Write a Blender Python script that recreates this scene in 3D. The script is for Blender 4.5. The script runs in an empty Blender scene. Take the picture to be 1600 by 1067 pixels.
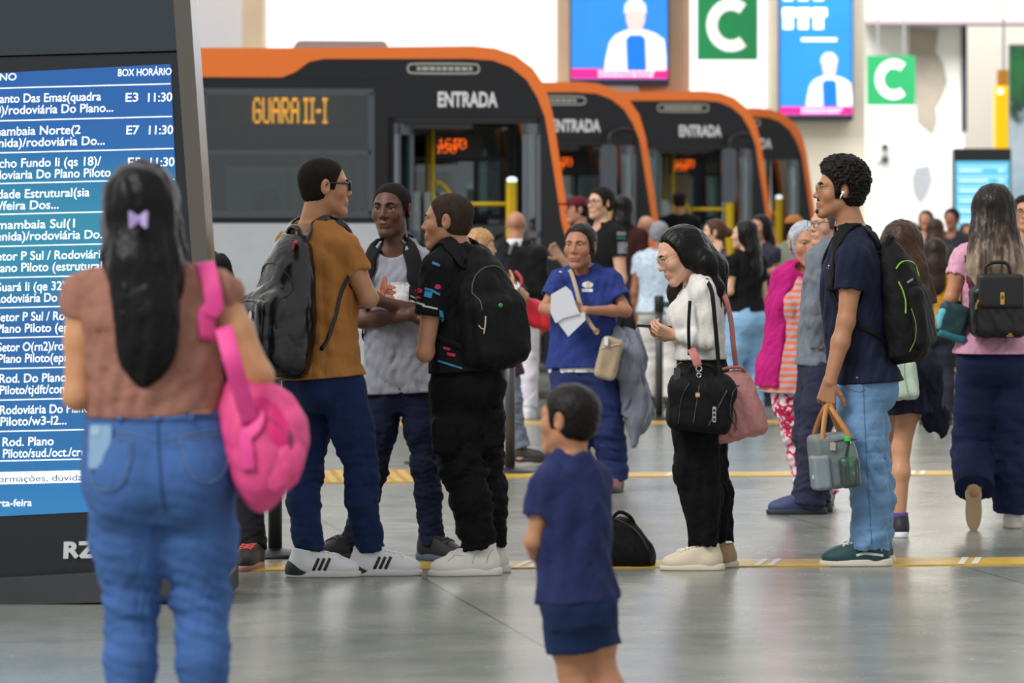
import bpy, bmesh, math, random
import numpy as np
import openvdb
from mathutils import Vector, Matrix

SC = bpy.context.scene
COL = SC.collection
# ------------------------------------------------------------------ camera
FPX, CX, HY, CH = 6000.0, 800.0, 386.0, 1.387     # focal length in px, centre column, horizon row, eye height
cd = bpy.data.cameras.new('camera'); cam = bpy.data.objects.new('camera', cd); COL.objects.link(cam)
cam.location = (0, 0, CH); cam.rotation_euler = (math.pi / 2, 0, 0)
cd.sensor_width = 36; cd.lens = 135; cd.shift_y = (HY - 533.5) / 1600.0
cd.clip_end = 500
cd.dof.use_dof = True; cd.dof.focus_distance = 16.5; cd.dof.aperture_fstop = 4.2; cd.dof.aperture_blades = 9
SC.camera = cam
# ------------------------------------------------------------------ daylight
w = bpy.data.worlds.new('daylight'); SC.world = w; w.use_nodes = True
wn = w.node_tree; wn.nodes.clear()
def N(t, typ, **kw):
    n = t.nodes.new(typ)
    for k, v in kw.items(): setattr(n, k, v)
    return n
tc = N(wn, 'ShaderNodeTexCoord'); sp = N(wn, 'ShaderNodeSeparateXYZ'); wn.links.new(tc.outputs['Generated'], sp.inputs[0])
def fill_light(name, loc, size, power, rot=(0, 0, 0)):
    l = bpy.data.lights.new(name, 'AREA'); l.shape = 'RECTANGLE'; l.size, l.size_y = size; l.energy = power
    o = bpy.data.objects.new(name, l); COL.objects.link(o); o.location = loc; o.rotation_euler = [math.radians(a) for a in rot]
def ramp(t, stops, interp='LINEAR'):
    r = N(t, 'ShaderNodeValToRGB'); r.color_ramp.interpolation = interp
    while len(r.color_ramp.elements) < len(stops): r.color_ramp.elements.new(0.5)
    for e, (p, c) in zip(r.color_ramp.elements, stops):
        e.position = p; e.color = (*c, 1) if len(c) == 3 else c
    return r
mr = N(wn, 'ShaderNodeMapRange'); mr.inputs[1].default_value = -1; mr.inputs[2].default_value = 1
wn.links.new(sp.outputs['Y'], mr.inputs[0])
rp = ramp(wn, [(0.0, (0.43, 0.43, 0.43)), (0.45, (0.46, 0.46, 0.46)), (0.8, (0.66, 0.65, 0.63)), (0.97, (1.0, 1.0, 1.0))])
wn.links.new(mr.outputs[0], rp.inputs[0])
bg = N(wn, 'ShaderNodeBackground'); bg.inputs[1].default_value = 1.35
wo = N(wn, 'ShaderNodeOutputWorld'); wn.links.new(rp.outputs[0], bg.inputs[0]); wn.links.new(bg.outputs[0], wo.inputs[0])
def sun(name, rot, strength, angle, col):
    l = bpy.data.lights.new(name, 'SUN'); l.energy = strength; l.angle = math.radians(angle); l.color = col
    o = bpy.data.objects.new(name, l); COL.objects.link(o); o.rotation_euler = [math.radians(a) for a in rot]
sun('sun', (48, 0, -48), 2.0, 22, (1.0, 0.97, 0.93))       # soft daylight from the open side, over the photographer's left shoulder
fill_light('far_wall_fill', (10, 62, 13), (16, 6), 2600, (32, 0, 0))                    # added area light out of view, brightens the far white wall
SC.view_settings.view_transform = 'Standard'; SC.view_settings.look = 'None'
SC.view_settings.gamma = 1.0; SC.view_settings.use_curve_mapping = False
SC.view_settings.exposure = 0.28

def px(u, v, Y):
    "world point seen at pixel (u, v) at distance Y"
    return np.array([(u - CX) * Y / FPX, Y, CH - (v - HY) * Y / FPX])
# ------------------------------------------------------------------ materials
MATS = {}
def srgb(c):
    if isinstance(c, str):
        c = [int(c[i:i + 2], 16) / 255 for i in (0, 2, 4)]
    return tuple((x / 12.92 if x <= 0.04045 else ((x + 0.055) / 1.055) ** 2.4) for x in c)
def mat(key, col, rough=0.6, metal=0.0, spec=0.5, var=0.0, vscale=6.0, bump=0.0, bscale=60.0, emit=0.0, attr=None, sheen=0.0, detail=4):
    if key in MATS: return MATS[key]
    m = bpy.data.materials.new(key); m.use_nodes = True; t = m.node_tree
    b = t.nodes['Principled BSDF']; c = srgb(col)
    b.inputs['Base Color'].default_value = (*c, 1); b.inputs['Roughness'].default_value = rough
    b.inputs['Metallic'].default_value = metal; b.inputs['Specular IOR Level'].default_value = spec
    if sheen: b.inputs['Sheen Weight'].default_value = sheen
    base = None
    if attr:
        a = N(t, 'ShaderNodeVertexColor', layer_name=attr); base = a.outputs[0]
    if var:
        n = N(t, 'ShaderNodeTexNoise'); n.inputs['Scale'].default_value = vscale; n.inputs['Detail'].default_value = detail
        co = N(t, 'ShaderNodeTexCoord'); t.links.new(co.outputs['Object'], n.inputs['Vector'])
        h = N(t, 'ShaderNodeHueSaturation')
        mm = N(t, 'ShaderNodeMapRange'); mm.inputs[1].default_value = 0.3; mm.inputs[2].default_value = 0.7
        mm.inputs[3].default_value = 1 - var; mm.inputs[4].default_value = 1 + var
        t.links.new(n.outputs['Fac'], mm.inputs[0]); t.links.new(mm.outputs[0], h.inputs['Value'])
        if base: t.links.new(base, h.inputs['Color'])
        else: h.inputs['Color'].default_value = (*c, 1)
        base = h.outputs[0]
    if base: t.links.new(base, b.inputs['Base Color'])
    if bump:
        n2 = N(t, 'ShaderNodeTexNoise'); n2.inputs['Scale'].default_value = bscale; n2.inputs['Detail'].default_value = 3
        co2 = N(t, 'ShaderNodeTexCoord'); t.links.new(co2.outputs['Object'], n2.inputs['Vector'])
        bp = N(t, 'ShaderNodeBump'); bp.inputs['Strength'].default_value = bump; bp.inputs['Distance'].default_value = 0.01
        t.links.new(n2.outputs['Fac'], bp.inputs['Height']); t.links.new(bp.outputs[0], b.inputs['Normal'])
    if emit:
        b.inputs['Emission Color'].default_value = (*c, 1); b.inputs['Emission Strength'].default_value = emit
    MATS[key] = m
    return m
def cloth(col, var=0.10, rough=0.85, bump=0.25, bscale=140.0, vscale=9.0):
    return mat('cloth_%s_%g_%g' % (col, var, rough), col, rough, spec=0.25, var=var, vscale=vscale, bump=bump, bscale=bscale)
def plain(col, rough=0.5, metal=0.0):
    return mat('plain_%s_%g_%g' % (col, rough, metal), col, rough, metal)
def glow(col, e=1.0):
    return mat('glow_%s_%g' % (col, e), col, 0.4, emit=e)
def denim(col):
    return mat('denim_' + col, col, 0.85, spec=0.2, var=0.16, vscale=7.0, bump=0.35, bscale=220.0, detail=6)
def glass(key, tint=(0.75, 0.82, 0.8), refl=0.12, rough=0.03, top=0.9):
    if key in MATS: return MATS[key]
    m = bpy.data.materials.new(key); m.use_nodes = True; t = m.node_tree; t.nodes.clear()
    tr = N(t, 'ShaderNodeBsdfTransparent'); tr.inputs[0].default_value = (*tint, 1)
    g = N(t, 'ShaderNodeBsdfGlossy'); g.inputs['Roughness'].default_value = rough; g.inputs[0].default_value = (.9, .95, 1, 1)
    fr = N(t, 'ShaderNodeLayerWeight'); fr.inputs[0].default_value = 0.3
    mm = N(t, 'ShaderNodeMapRange'); mm.inputs[3].default_value = refl; mm.inputs[4].default_value = top
    t.links.new(fr.outputs['Fresnel'], mm.inputs[0])
    mx = N(t, 'ShaderNodeMixShader'); t.links.new(mm.outputs[0], mx.inputs[0]); t.links.new(tr.outputs[0], mx.inputs[1]); t.links.new(g.outputs[0], mx.inputs[2])
    o = N(t, 'ShaderNodeOutputMaterial'); t.links.new(mx.outputs[0], o.inputs[0])
    MATS[key] = m
    return m
def pattern(key, kind, cols, scale=10.0, rough=0.85, thr=0.5, axis=2, dist=0.0):
    "printed cloth: 'stripes' across an axis, or 'blots' of two or three colours"
    if key in MATS: return MATS[key]
    m = bpy.data.materials.new(key); m.use_nodes = True; t = m.node_tree; b = t.nodes['Principled BSDF']
    b.inputs['Roughness'].default_value = rough; b.inputs['Specular IOR Level'].default_value = 0.25
    co = N(t, 'ShaderNodeTexCoord')
    if kind == 'stripes':
        n = N(t, 'ShaderNodeTexWave'); n.bands_direction = 'XYZ'[axis]; n.inputs['Scale'].default_value = scale
        n.inputs['Distortion'].default_value = dist; n.inputs['Detail Scale'].default_value = 1.0
    else:
        n = N(t, 'ShaderNodeTexNoise'); n.inputs['Scale'].default_value = scale; n.inputs['Detail'].default_value = 2
    t.links.new(co.outputs['Object'], n.inputs['Vector'])
    k = len(cols)
    lo, hi = (0.0, 1.0) if kind == 'stripes' else (0.36, 0.62)
    r = ramp(t, [(lo + (hi - lo) * i / k if i else 0.0, srgb(c)) for i, c in enumerate(cols)], 'CONSTANT')
    t.links.new(n.outputs['Fac'], r.inputs[0]); t.links.new(r.outputs[0], b.inputs['Base Color'])
    MATS[key] = m
    return m

# ------------------------------------------------------------------ objects
def base_obj(name, data, parent=None, loc=(0, 0, 0)):
    o = bpy.data.objects.new(name, data); COL.objects.link(o); o.location = loc
    if parent is not None: o.parent = parent
    return o
def tag(o, label, cat, group=None, kind=None):
    o['label'] = label
    o['category'] = cat
    if group: o['group'] = group
    if kind: o['kind'] = kind
    return o
def thing(name, loc, label, cat, group=None):
    return tag(base_obj(name, None, None, tuple(float(v) for v in loc)), label, cat, group)
def origin(parent):
    o = np.zeros(3)
    while parent is not None:
        o = o + np.array(parent.location); parent = parent.parent
    return o
def link(name, verts, faces, m, parent=None, smooth=True, loc=None, midx=None, label=None):
    "one mesh object from world-space vertices; loc is the world position of its own origin"
    off = origin(parent)
    own = off if loc is None else np.array(loc, float)
    me = bpy.data.meshes.new(name)
    v = np.asarray(verts, float) - own
    if isinstance(faces, np.ndarray): fast_mesh(me, v, faces)
    else: me.from_pydata(v.tolist(), [], list(map(tuple, faces)))
    for q in (m if isinstance(m, (list, tuple)) else [m]): me.materials.append(q)
    if midx is not None: me.polygons.foreach_set('material_index', np.asarray(midx, np.int32))
    me.polygons.foreach_set('use_smooth', np.full(len(me.polygons), smooth))
    me.update()
    o = base_obj(name, me, parent, tuple(own - off))
    if label: o['label'] = label
    return o
def fast_mesh(me, v, f):
    k = f.shape[1]
    me.vertices.add(len(v)); me.vertices.foreach_set('co', np.ascontiguousarray(v, np.float32).ravel())
    me.loops.add(f.size); me.loops.foreach_set('vertex_index', np.ascontiguousarray(f, np.int32).ravel())
    me.polygons.add(len(f)); me.polygons.foreach_set('loop_start', np.arange(0, f.size, k, dtype=np.int32))
    me.polygons.foreach_set('loop_total', np.full(len(f), k, np.int32))
    me.update(calc_edges=True); me.validate()

class MB:
    "collects polygons of one part"
    def __init__(s): s.v = []; s.f = []; s.mi = []; s.cur = 0
    def poly(s, pts, faces):
        n = len(s.v); s.v += [tuple(map(float, p)) for p in pts]; s.f += [tuple(n + i for i in f) for f in faces]; s.mi += [s.cur] * len(faces); return s
    def box(s, lo, hi, M=None):
        (a, b, c), (d, e, f) = lo, hi
        P = [(a, b, c), (d, b, c), (d, e, c), (a, e, c), (a, b, f), (d, b, f), (d, e, f), (a, e, f)]
        if M is not None: P = [M(p) for p in P]
        return s.poly(P, [(0, 3, 2, 1), (4, 5, 6, 7), (0, 1, 5, 4), (1, 2, 6, 5), (2, 3, 7, 6), (3, 0, 4, 7)])
    def rbox(s, lo, hi, r=0.01, n=3, axis=1):
        "box with corners rounded around one axis"
        ax = [i for i in range(3) if i != axis]
        pts = []
        for cxs, cys, a0 in ((1, 1, 0), (-1, 1, 90), (-1, -1, 180), (1, -1, 270)):
            c0 = hi[ax[0]] - r if cxs > 0 else lo[ax[0]] + r
            c1 = hi[ax[1]] - r if cys > 0 else lo[ax[1]] + r
            for i in range(n + 1):
                a = math.radians(a0 + 90 * i / n); pts.append((c0 + r * math.cos(a), c1 + r * math.sin(a)))
        return s.prism(pts, axis, lo[axis], hi[axis])
    def prism(s, pts, axis, a, b):
        ax = [i for i in range(3) if i != axis]; n = len(pts)
        def mk(p, t):
            q = [0, 0, 0]; q[ax[0]], q[ax[1]] = p; q[axis] = t; return q
        P = [mk(p, a) for p in pts] + [mk(p, b) for p in pts]
        F = [tuple(range(n)), tuple(range(2 * n - 1, n - 1, -1))] + [(i, i + n, (i + 1) % n + n, (i + 1) % n) for i in range(n)]
        return s.poly(P, F)
    def tube(s, pts, r, n=8, flat=None, closed=False):
        "round bar (or, with flat=(normals, half_width, half_thick), a ribbon) along points"
        P = np.asarray(pts, float); m = len(P)
        if closed: T = np.roll(P, -1, 0) - np.roll(P, 1, 0)
        else: T = np.gradient(P, axis=0)
        T /= np.linalg.norm(T, axis=1)[:, None] + 1e-12
        r = np.broadcast_to(np.asarray(r, float), (m,)) if flat is None else None
        ref = np.array([0.13, 0.31, 0.94]) if flat is None else None
        rings = []
        prev = None
        for i in range(m):
            if flat is None:
                a = ref if prev is None else prev
                a = a - T[i] * a.dot(T[i])
                if np.linalg.norm(a) < 1e-3: a = np.cross(T[i], [1, 0, 0])
                a /= np.linalg.norm(a); prev = a; b = np.cross(T[i], a)
                rings.append([P[i] + r[i] * (math.cos(2 * math.pi * k / n) * a + math.sin(2 * math.pi * k / n) * b) for k in range(n)])
            else:
                nn, hw, ht = flat
                nn = np.asarray(nn, float); a = nn if nn.ndim == 1 else nn[i]
                a = a - T[i] * a.dot(T[i]); a /= np.linalg.norm(a) + 1e-12; b = np.cross(T[i], a)
                hwi = hw if np.isscalar(hw) else hw[i]
                rings.append([P[i] + sx * b * hwi + sy * a * ht for sx, sy in ((1, .6), (.8, 1), (-.8, 1), (-1, .6), (-1, -1), (1, -1))])
        k = len(rings[0])
        V = [p for g in rings for p in g]; F = []
        for i in range(m if closed else m - 1):
            j = (i + 1) % m
            for q in range(k): F.append((i * k + q, i * k + (q + 1) % k, j * k + (q + 1) % k, j * k + q))
        if not closed: F += [tuple(range(k - 1, -1, -1)), tuple((m - 1) * k + q for q in range(k))]
        return s.poly(V, F)
    def ball(s, c, r, nu=14, nv=9):
        r = np.broadcast_to(np.asarray(r, float), (3,)); V = [(c[0], c[1], c[2] + r[2])]; F = []
        for j in range(1, nv):
            t = math.pi * j / nv
            for i in range(nu):
                a = 2 * math.pi * i / nu; V.append((c[0] + r[0] * math.sin(t) * math.cos(a), c[1] + r[1] * math.sin(t) * math.sin(a), c[2] + r[2] * math.cos(t)))
        V.append((c[0], c[1], c[2] - r[2])); L = len(V) - 1
        for i in range(nu): F.append((0, 1 + i, 1 + (i + 1) % nu)); F.append((L, 1 + (nv - 2) * nu + (i + 1) % nu, 1 + (nv - 2) * nu + i))
        for j in range(nv - 2):
            for i in range(nu): a = 1 + j * nu; F.append((a + i, a + nu + i, a + nu + (i + 1) % nu, a + (i + 1) % nu))
        return s.poly(V, F)
    def lathe(s, c, prof, n=24, axis=2):
        V = []; F = []; m = len(prof)
        for (r, h) in prof:
            for i in range(n):
                a = 2 * math.pi * i / n; q = [r * math.cos(a), r * math.sin(a), h]
                if axis == 1: q = [q[0], q[2], q[1]]
                if axis == 0: q = [q[2], q[0], q[1]]
                V.append([c[k] + q[k] for k in range(3)])
        for j in range(m - 1):
            for i in range(n): F.append((j * n + i, j * n + (i + 1) % n, (j + 1) * n + (i + 1) % n, (j + 1) * n + i))
        F += [tuple(range(n - 1, -1, -1)), tuple((m - 1) * n + i for i in range(n))]
        return s.poly(V, F)
    def xf(s, fn): s.v = [tuple(map(float, fn(np.array(p)))) for p in s.v]; return s
    def build(s, name, m, parent=None, smooth=False, loc=None, label=None):
        return link(name, s.v, s.f, m, parent, smooth, loc, s.mi if isinstance(m, (list, tuple)) else None, label)
def smooth_path(pts, n=40, closed=False):
    "Catmull-Rom through points"
    P = [np.asarray(p, float) for p in pts]
    if closed: Q = [P[-1]] + P + [P[0], P[1]]
    else: Q = [2 * P[0] - P[1]] + P + [2 * P[-1] - P[-2]]
    m = len(Q) - 3; out = []
    for t in np.linspace(0, m, n, endpoint=not closed):
        i = min(int(t), m - 1); f = t - i; a, b, c, d = Q[i:i + 4]
        out.append(0.5 * (2 * b + (c - a) * f + (2 * a - 5 * b + 4 * c - d) * f * f + (3 * b - a - 3 * c + d) * f ** 3))
    return np.array(out)
def text_polys(s, size, bold=0.0, xs=1.0, align='LEFT', ext=0.0):
    "vertices (x, z) and faces of flat lettering"
    c = bpy.data.curves.new('lettering', 'FONT'); c.body = s; c.size = size; c.align_x = align; c.offset = bold; c.resolution_u = 4
    o = bpy.data.objects.new('lettering', c); me = bpy.data.meshes.new_from_object(o)
    V = np.array([v.co[:2] for v in me.vertices]).reshape(-1, 2) * np.array([xs, 1.0]); F = [tuple(p.vertices) for p in me.polygons]
    bpy.data.objects.remove(o); bpy.data.curves.remove(c); bpy.data.meshes.remove(me)
    return V, F
def add_text(mb, s, org, size, right=(1, 0, 0), up=(0, 0, 1), **kw):
    V, F = text_polys(s, size, **kw); r = np.array(right, float); u = np.array(up, float); o = np.array(org, float)
    mb.poly([o + r * x + u * z for x, z in V], F)
    return (V[:, 0].max() if len(V) else 0)
# ------------------------------------------------------------------ implicit surfaces for bodies, clothes and bags
F4 = np.float32
def nrm(v):
    v = np.asarray(v, float); return v / (np.linalg.norm(v) + 1e-12)
def lerp(a, b, t): return np.asarray(a, float) * (1 - t) + np.asarray(b, float) * t
class Prim:
    def __init__(s, fn, lo, hi): s.fn = fn; s.lo = np.asarray(lo, float); s.hi = np.asarray(hi, float)
def cone(a, b, ra, rb, end=None, start=None, flat=None):
    "tapered capsule; end/start = cut it square there; flat = (normal, factor) squashes it"
    a = np.asarray(a, float); b = np.asarray(b, float); d = b - a; L2 = d.dot(d) + 1e-12; L = math.sqrt(L2); u = d / L
    def fn(x, y, z):
        X, Y, Z = x - F4(a[0]), y - F4(a[1]), z - F4(a[2])
        if flat is not None:
            n, q = flat; h = (X * F4(n[0]) + Y * F4(n[1]) + Z * F4(n[2])) * F4(1 / q - 1)
            X, Y, Z = X + h * F4(n[0]), Y + h * F4(n[1]), Z + h * F4(n[2])
        t = (X * F4(d[0]) + Y * F4(d[1]) + Z * F4(d[2])) * F4(1 / L2); tt = t; t = np.clip(t, 0, 1)
        r = np.sqrt((X - t * F4(d[0])) ** 2 + (Y - t * F4(d[1])) ** 2 + (Z - t * F4(d[2])) ** 2) - (F4(ra) + t * F4(rb - ra))
        if flat is not None: r = r * F4(max(flat[1], .35))
        if end is not None: r = np.maximum(r, (tt - 1) * F4(L))
        if start is not None: r = np.maximum(r, -tt * F4(L))
        return r
    R = max(ra, rb)
    return Prim(fn, np.minimum(a, b) - R, np.maximum(a, b) + R)
def chain(pts, rad, **kw):
    n = len(pts) - 1
    return [cone(pts[i], pts[i + 1], rad[i], rad[i + 1], end=kw.get('end') if i == n - 1 else None, start=kw.get('start') if i == 0 else None, flat=kw.get('flat')) for i in range(n)]
def ell(c, R, r):
    c = np.asarray(c, float); R = np.asarray(R, float); r = np.asarray(r, float)
    def fn(x, y, z):
        X, Y, Z = x - F4(c[0]), y - F4(c[1]), z - F4(c[2]); k0 = 0; k1 = 0
        for i in range(3):
            q = X * F4(R[i][0]) + Y * F4(R[i][1]) + Z * F4(R[i][2])
            k0 = k0 + (q * F4(1 / r[i])) ** 2; k1 = k1 + (q * F4(1 / r[i] ** 2)) ** 2
        k0 = np.sqrt(k0); k1 = np.sqrt(k1) + F4(1e-6)
        return k0 * (k0 - 1) / k1
    m = np.sqrt((R ** 2 * (r ** 2)[:, None]).sum(0))
    return Prim(fn, c - m, c + m)
def ball(c, r): return ell(c, np.eye(3), (r, r, r))
def rbox(c, R, h, rd):
    c = np.asarray(c, float); R = np.asarray(R, float); h = np.asarray(h, float)
    def fn(x, y, z):
        X, Y, Z = x - F4(c[0]), y - F4(c[1]), z - F4(c[2]); o = 0; ins = None
        for i in range(3):
            q = np.abs(X * F4(R[i][0]) + Y * F4(R[i][1]) + Z * F4(R[i][2])) - F4(h[i] - rd)
            o = o + np.maximum(q, 0) ** 2; ins = q if ins is None else np.maximum(ins, q)
        return np.sqrt(o) + np.minimum(ins, 0) - F4(rd)
    m = (np.abs(R) * h[:, None]).sum(0)
    return Prim(fn, c - m, c + m)
def loft(o, R, st, k=0.0):
    "stack of ellipses: st = [(height, half width, half depth, forward shift)] along R[2] from o; ends rounded by the profile"
    o = np.asarray(o, float); R = np.asarray(R, float); st = np.array([tuple(q) + (0.0,) * (4 - len(q)) for q in st], float)
    zz = np.linspace(st[0, 0], st[-1, 0], 160); cols = []
    for j in (1, 2, 3):
        c = np.interp(zz, st[:, 0], st[:, j])
        w = 17; p = np.pad(c, w // 2, mode='edge'); c = np.convolve(p, np.hanning(w + 2)[1:-1] / np.hanning(w + 2).sum(), 'valid'); cols.append(c.astype(F4))
    z0, z1 = float(st[0, 0]), float(st[-1, 0])
    def fn(x, y, z):
        X, Y, Z = x - F4(o[0]), y - F4(o[1]), z - F4(o[2])
        l = X * F4(R[0][0]) + Y * F4(R[0][1]) + Z * F4(R[0][2]); f = X * F4(R[1][0]) + Y * F4(R[1][1]) + Z * F4(R[1][2]); h = X * F4(R[2][0]) + Y * F4(R[2][1]) + Z * F4(R[2][2])
        ti = np.clip((h - F4(z0)) * F4(159 / (z1 - z0)), 0, 158.999); i = ti.astype(np.int32); fr = (ti - i).astype(F4)
        a, b, c = (q[i] * (1 - fr) + q[i + 1] * fr for q in cols)
        f = f - c; k0 = np.sqrt((l / a) ** 2 + (f / b) ** 2); k1 = np.sqrt((l / a ** 2) ** 2 + (f / b ** 2) ** 2) + F4(1e-6)
        d = k0 * (k0 - 1) / k1
        d = np.where(k0 < 1e-3, -np.minimum(a, b), d)
        return np.maximum(d, np.maximum(h - F4(z1), F4(z0) - h))
    m = max(st[:, 1].max(), st[:, 2].max()) + np.abs(st[:, 3]).max()
    e0 = o + R[2] * z0; e1 = o + R[2] * z1
    return Prim(fn, np.minimum(e0, e1) - m, np.maximum(e0, e1) + m)
def smin(a, b, k):
    if k <= 0: return np.minimum(a, b)
    h = np.clip(F4(0.5) + F4(0.5 / k) * (b - a), 0, 1)
    return b + (a - b) * h - F4(k) * h * (1 - h)
class Sdf:
    def __init__(s): s.ops = []; s.disp = None
    def add(s, p, k=0.02):
        for q in (p if isinstance(p, list) else [p]): s.ops.append(('u', q, k))
        return s
    def sub(s, p, k=0.005):
        for q in (p if isinstance(p, list) else [p]): s.ops.append(('s', q, k))
        return s
    def cut(s, p, n, k=0.004):
        "remove everything on the side n points to"
        p = np.asarray(p, float); n = nrm(n)
        s.ops.append(('c', (p, n), k)); return s
    def clip(s, other, off=0.0, k=0.0):
        "keep only what lies inside another body grown by off"
        s.ops.append(('k', (other, off), k)); return s
    def carve(s, other, off=0.0, k=0.0):
        s.ops.append(('v', (other, off), k)); return s
    def keep(s, fn, taper=0.0):
        "keep where fn < 0, thinning by taper towards that edge"
        s.ops.append(('f', fn, taper)); return s
    def grow(s, g): s.ops.append(('g', g, 0)); return s
    def bounds(s):
        lo = np.min([q.lo for m, q, k in s.ops if m == 'u'], 0); hi = np.max([q.hi for m, q, k in s.ops if m == 'u'], 0)
        return lo, hi
    def raw(s, ax):
        "values on a grid given by three axis arrays"
        x, y, z = ax; d = np.full((len(x), len(y), len(z)), 1.0, F4)
        last = max(i for i, q in enumerate(s.ops) if q[0] == 'u')
        for n_, (m, q, k) in enumerate(s.ops):
            if m in 'us':
                mg = 0.045 + k; sl = []; ok = True
                for i, a in enumerate(ax):
                    i0 = np.searchsorted(a, q.lo[i] - mg); i1 = np.searchsorted(a, q.hi[i] + mg)
                    if i1 <= i0: ok = False
                    sl.append(slice(i0, i1))
                if ok:
                    sl = tuple(sl)
                    v = q.fn(x[sl[0], None, None], y[None, sl[1], None], z[None, None, sl[2]])
                    d[sl] = smin(d[sl], v, k) if m == 'u' else -smin(-d[sl], v, k)
            elif m == 'c':
                p, n = q
                v = (x[:, None, None] - F4(p[0])) * F4(n[0]) + (y[None, :, None] - F4(p[1])) * F4(n[1]) + (z[None, None, :] - F4(p[2])) * F4(n[2])
                d = -smin(-d, -v, k)
            elif m == 'k': d = -smin(-d, -(q[0].raw(ax) - F4(q[1])), k)
            elif m == 'v': d = -smin(-d, q[0].raw(ax) - F4(q[1]), k)
            elif m == 'g': d = d - F4(q)
            elif m == 'f': hl = q(x[:, None, None], y[None, :, None], z[None, None, :]); d = np.maximum(d + F4(k) * np.clip(1 + hl * 45, 0, 1), hl)
            if n_ == last and s.disp is not None:
                ii = np.nonzero(np.abs(d) < 0.035)
                if len(ii[0]): d[ii] += s.disp(x[ii[0]], y[ii[1]], z[ii[2]]).astype(F4)
        return d
    def at(s, P):
        "values at points"
        P = np.asarray(P, float); x, y, z = (P[:, i].astype(F4) for i in range(3)); d = np.full(len(P), 1.0, F4)
        for m, q, k in s.ops:
            if m == 'u': d = smin(d, q.fn(x, y, z), k)
            elif m == 's': d = -smin(-d, q.fn(x, y, z), k)
            elif m == 'c': d = -smin(-d, -((P - q[0]) @ q[1]).astype(F4), k)
            elif m == 'k': d = -smin(-d, -(q[0].at(P) - F4(q[1])), k)
            elif m == 'v': d = -smin(-d, q[0].at(P) - F4(q[1]), k)
            elif m == 'g': d = d - F4(q)
            elif m == 'f': hl = q(x, y, z); d = np.maximum(d + F4(k) * np.clip(1 + hl * 45, 0, 1), hl)
        if s.disp is not None: d = d + s.disp(x, y, z)
        return d
    def grad(s, P, e=0.004):
        P = np.asarray(P, float); g = np.zeros_like(P)
        for i in range(3):
            q = np.zeros(3); q[i] = e; g[:, i] = s.at(P + q) - s.at(P - q)
        return g / (np.linalg.norm(g, axis=1)[:, None] + 1e-9)
    def snap(s, P, off=0.004, it=7):
        "move points onto the surface (plus off)"
        P = np.array(P, float)
        for _ in range(it): P -= s.grad(P) * (s.at(P)[:, None] - off) * 0.9
        return P, s.grad(P)
    def project(s, P, dirn, off=0.003, far=0.5):
        "shoot points along dirn until they meet the surface"
        P = np.array(P, float); n = len(P); t = np.zeros(n)
        if dirn[0] == 0 and dirn[1] == 1 and dirn[2] == 0:
            dirn = P - np.array([0, 0, CH]); dirn = dirn / np.linalg.norm(dirn, axis=1)[:, None]
        else: dirn = nrm(dirn)
        for _ in range(40):
            d = s.at(P + t[:, None] * dirn) - off
            t += np.clip(d * 0.7, -0.02, 0.05)
        miss = s.at(P + t[:, None] * dirn) > .03
        if miss.any() and not miss.all(): t[miss] = t[~miss].mean()
        return P + t[:, None] * dirn
def axis_pts(lo, hi, h, fine):
    c = lo; out = [lo]
    while c < hi:
        st = h
        for a, b, f in fine:
            if a - h * 2 <= c <= b: st = min(st, f)
        c += st; out.append(c)
    return np.array(out, F4)
def tess(S, h=0.007, fine=None, pad=0.03):
    "mesh an Sdf; fine = [(centre, half size, spacing)] regions with denser sampling"
    lo, hi = S.bounds(); lo = lo - pad; hi = hi + pad
    ax = [axis_pts(lo[i], hi[i], h, [(c[i] - hs, c[i] + hs, f) for c, hs, f in (fine or [])]) for i in range(3)]
    d = S.raw(ax)
    d = np.clip(d, -0.05, 0.05); d[[0, -1]] = 0.05; d[:, [0, -1]] = 0.05; d[:, :, [0, -1]] = 0.05
    g = openvdb.FloatGrid(0.05); g.copyFromArray(d)
    pts, quads = g.convertToQuads(0.0)
    if len(pts) == 0: return np.zeros((0, 3)), np.zeros((0, 4), int)
    V = np.stack([np.interp(pts[:, i], np.arange(len(ax[i])), ax[i]) for i in range(3)], 1)
    Q = quads.astype(np.int64)
    a, b, c = V[Q[:, 0]], V[Q[:, 1]], V[Q[:, 2]]
    if np.einsum('ij,ij->i', a, np.cross(b, c)).sum() + np.einsum('ij,ij->i', a, np.cross(c, V[Q[:, 3]])).sum() < 0: Q = Q[:, ::-1]
    return V, Q
def solid(name, S, m, parent, h=0.007, fine=None, label=None, midx=None, loc=None):
    V, Q = tess(S, h, fine)
    if len(V) == 0: return None
    mi = midx(V[Q].mean(1)) if midx else None
    return link(name, V, Q, m, parent, True, loc, mi, label)
def folds(seed, amp=0.005, wl=0.07, aniso=(1.0, 1.0, 0.35), n=5, sharp=True):
    "cloth creases: warped waves; aniso scales the wave numbers per axis (a small last value gives folds that run down)"
    r = np.random.RandomState(seed); K = r.normal(size=(n, 3)); K /= np.linalg.norm(K, axis=1)[:, None]
    K = K * np.array(aniso) * (2 * math.pi / wl) * r.uniform(0.55, 1.3, n)[:, None]; ph = r.uniform(0, 6.28, n); W = r.normal(size=(3, 3)) * (2 * math.pi / (wl * 4))
    def fn(x, y, z):
        wx = np.sin(x * F4(W[0, 0]) + y * F4(W[0, 1]) + z * F4(W[0, 2])); wy = np.sin(x * F4(W[1, 0]) + y * F4(W[1, 1]) + z * F4(W[1, 2]) + 1)
        o = 0
        for i in range(n):
            s_ = np.sin(x * F4(K[i, 0]) + y * F4(K[i, 1]) + z * F4(K[i, 2]) + F4(ph[i]) + 1.3 * (wx if i % 2 else wy))
            o = o + (1 - 1.6 * np.abs(s_) if sharp and i % 2 == 0 else s_)
        return o * F4(amp / n * 1.6)
    return fn
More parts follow.
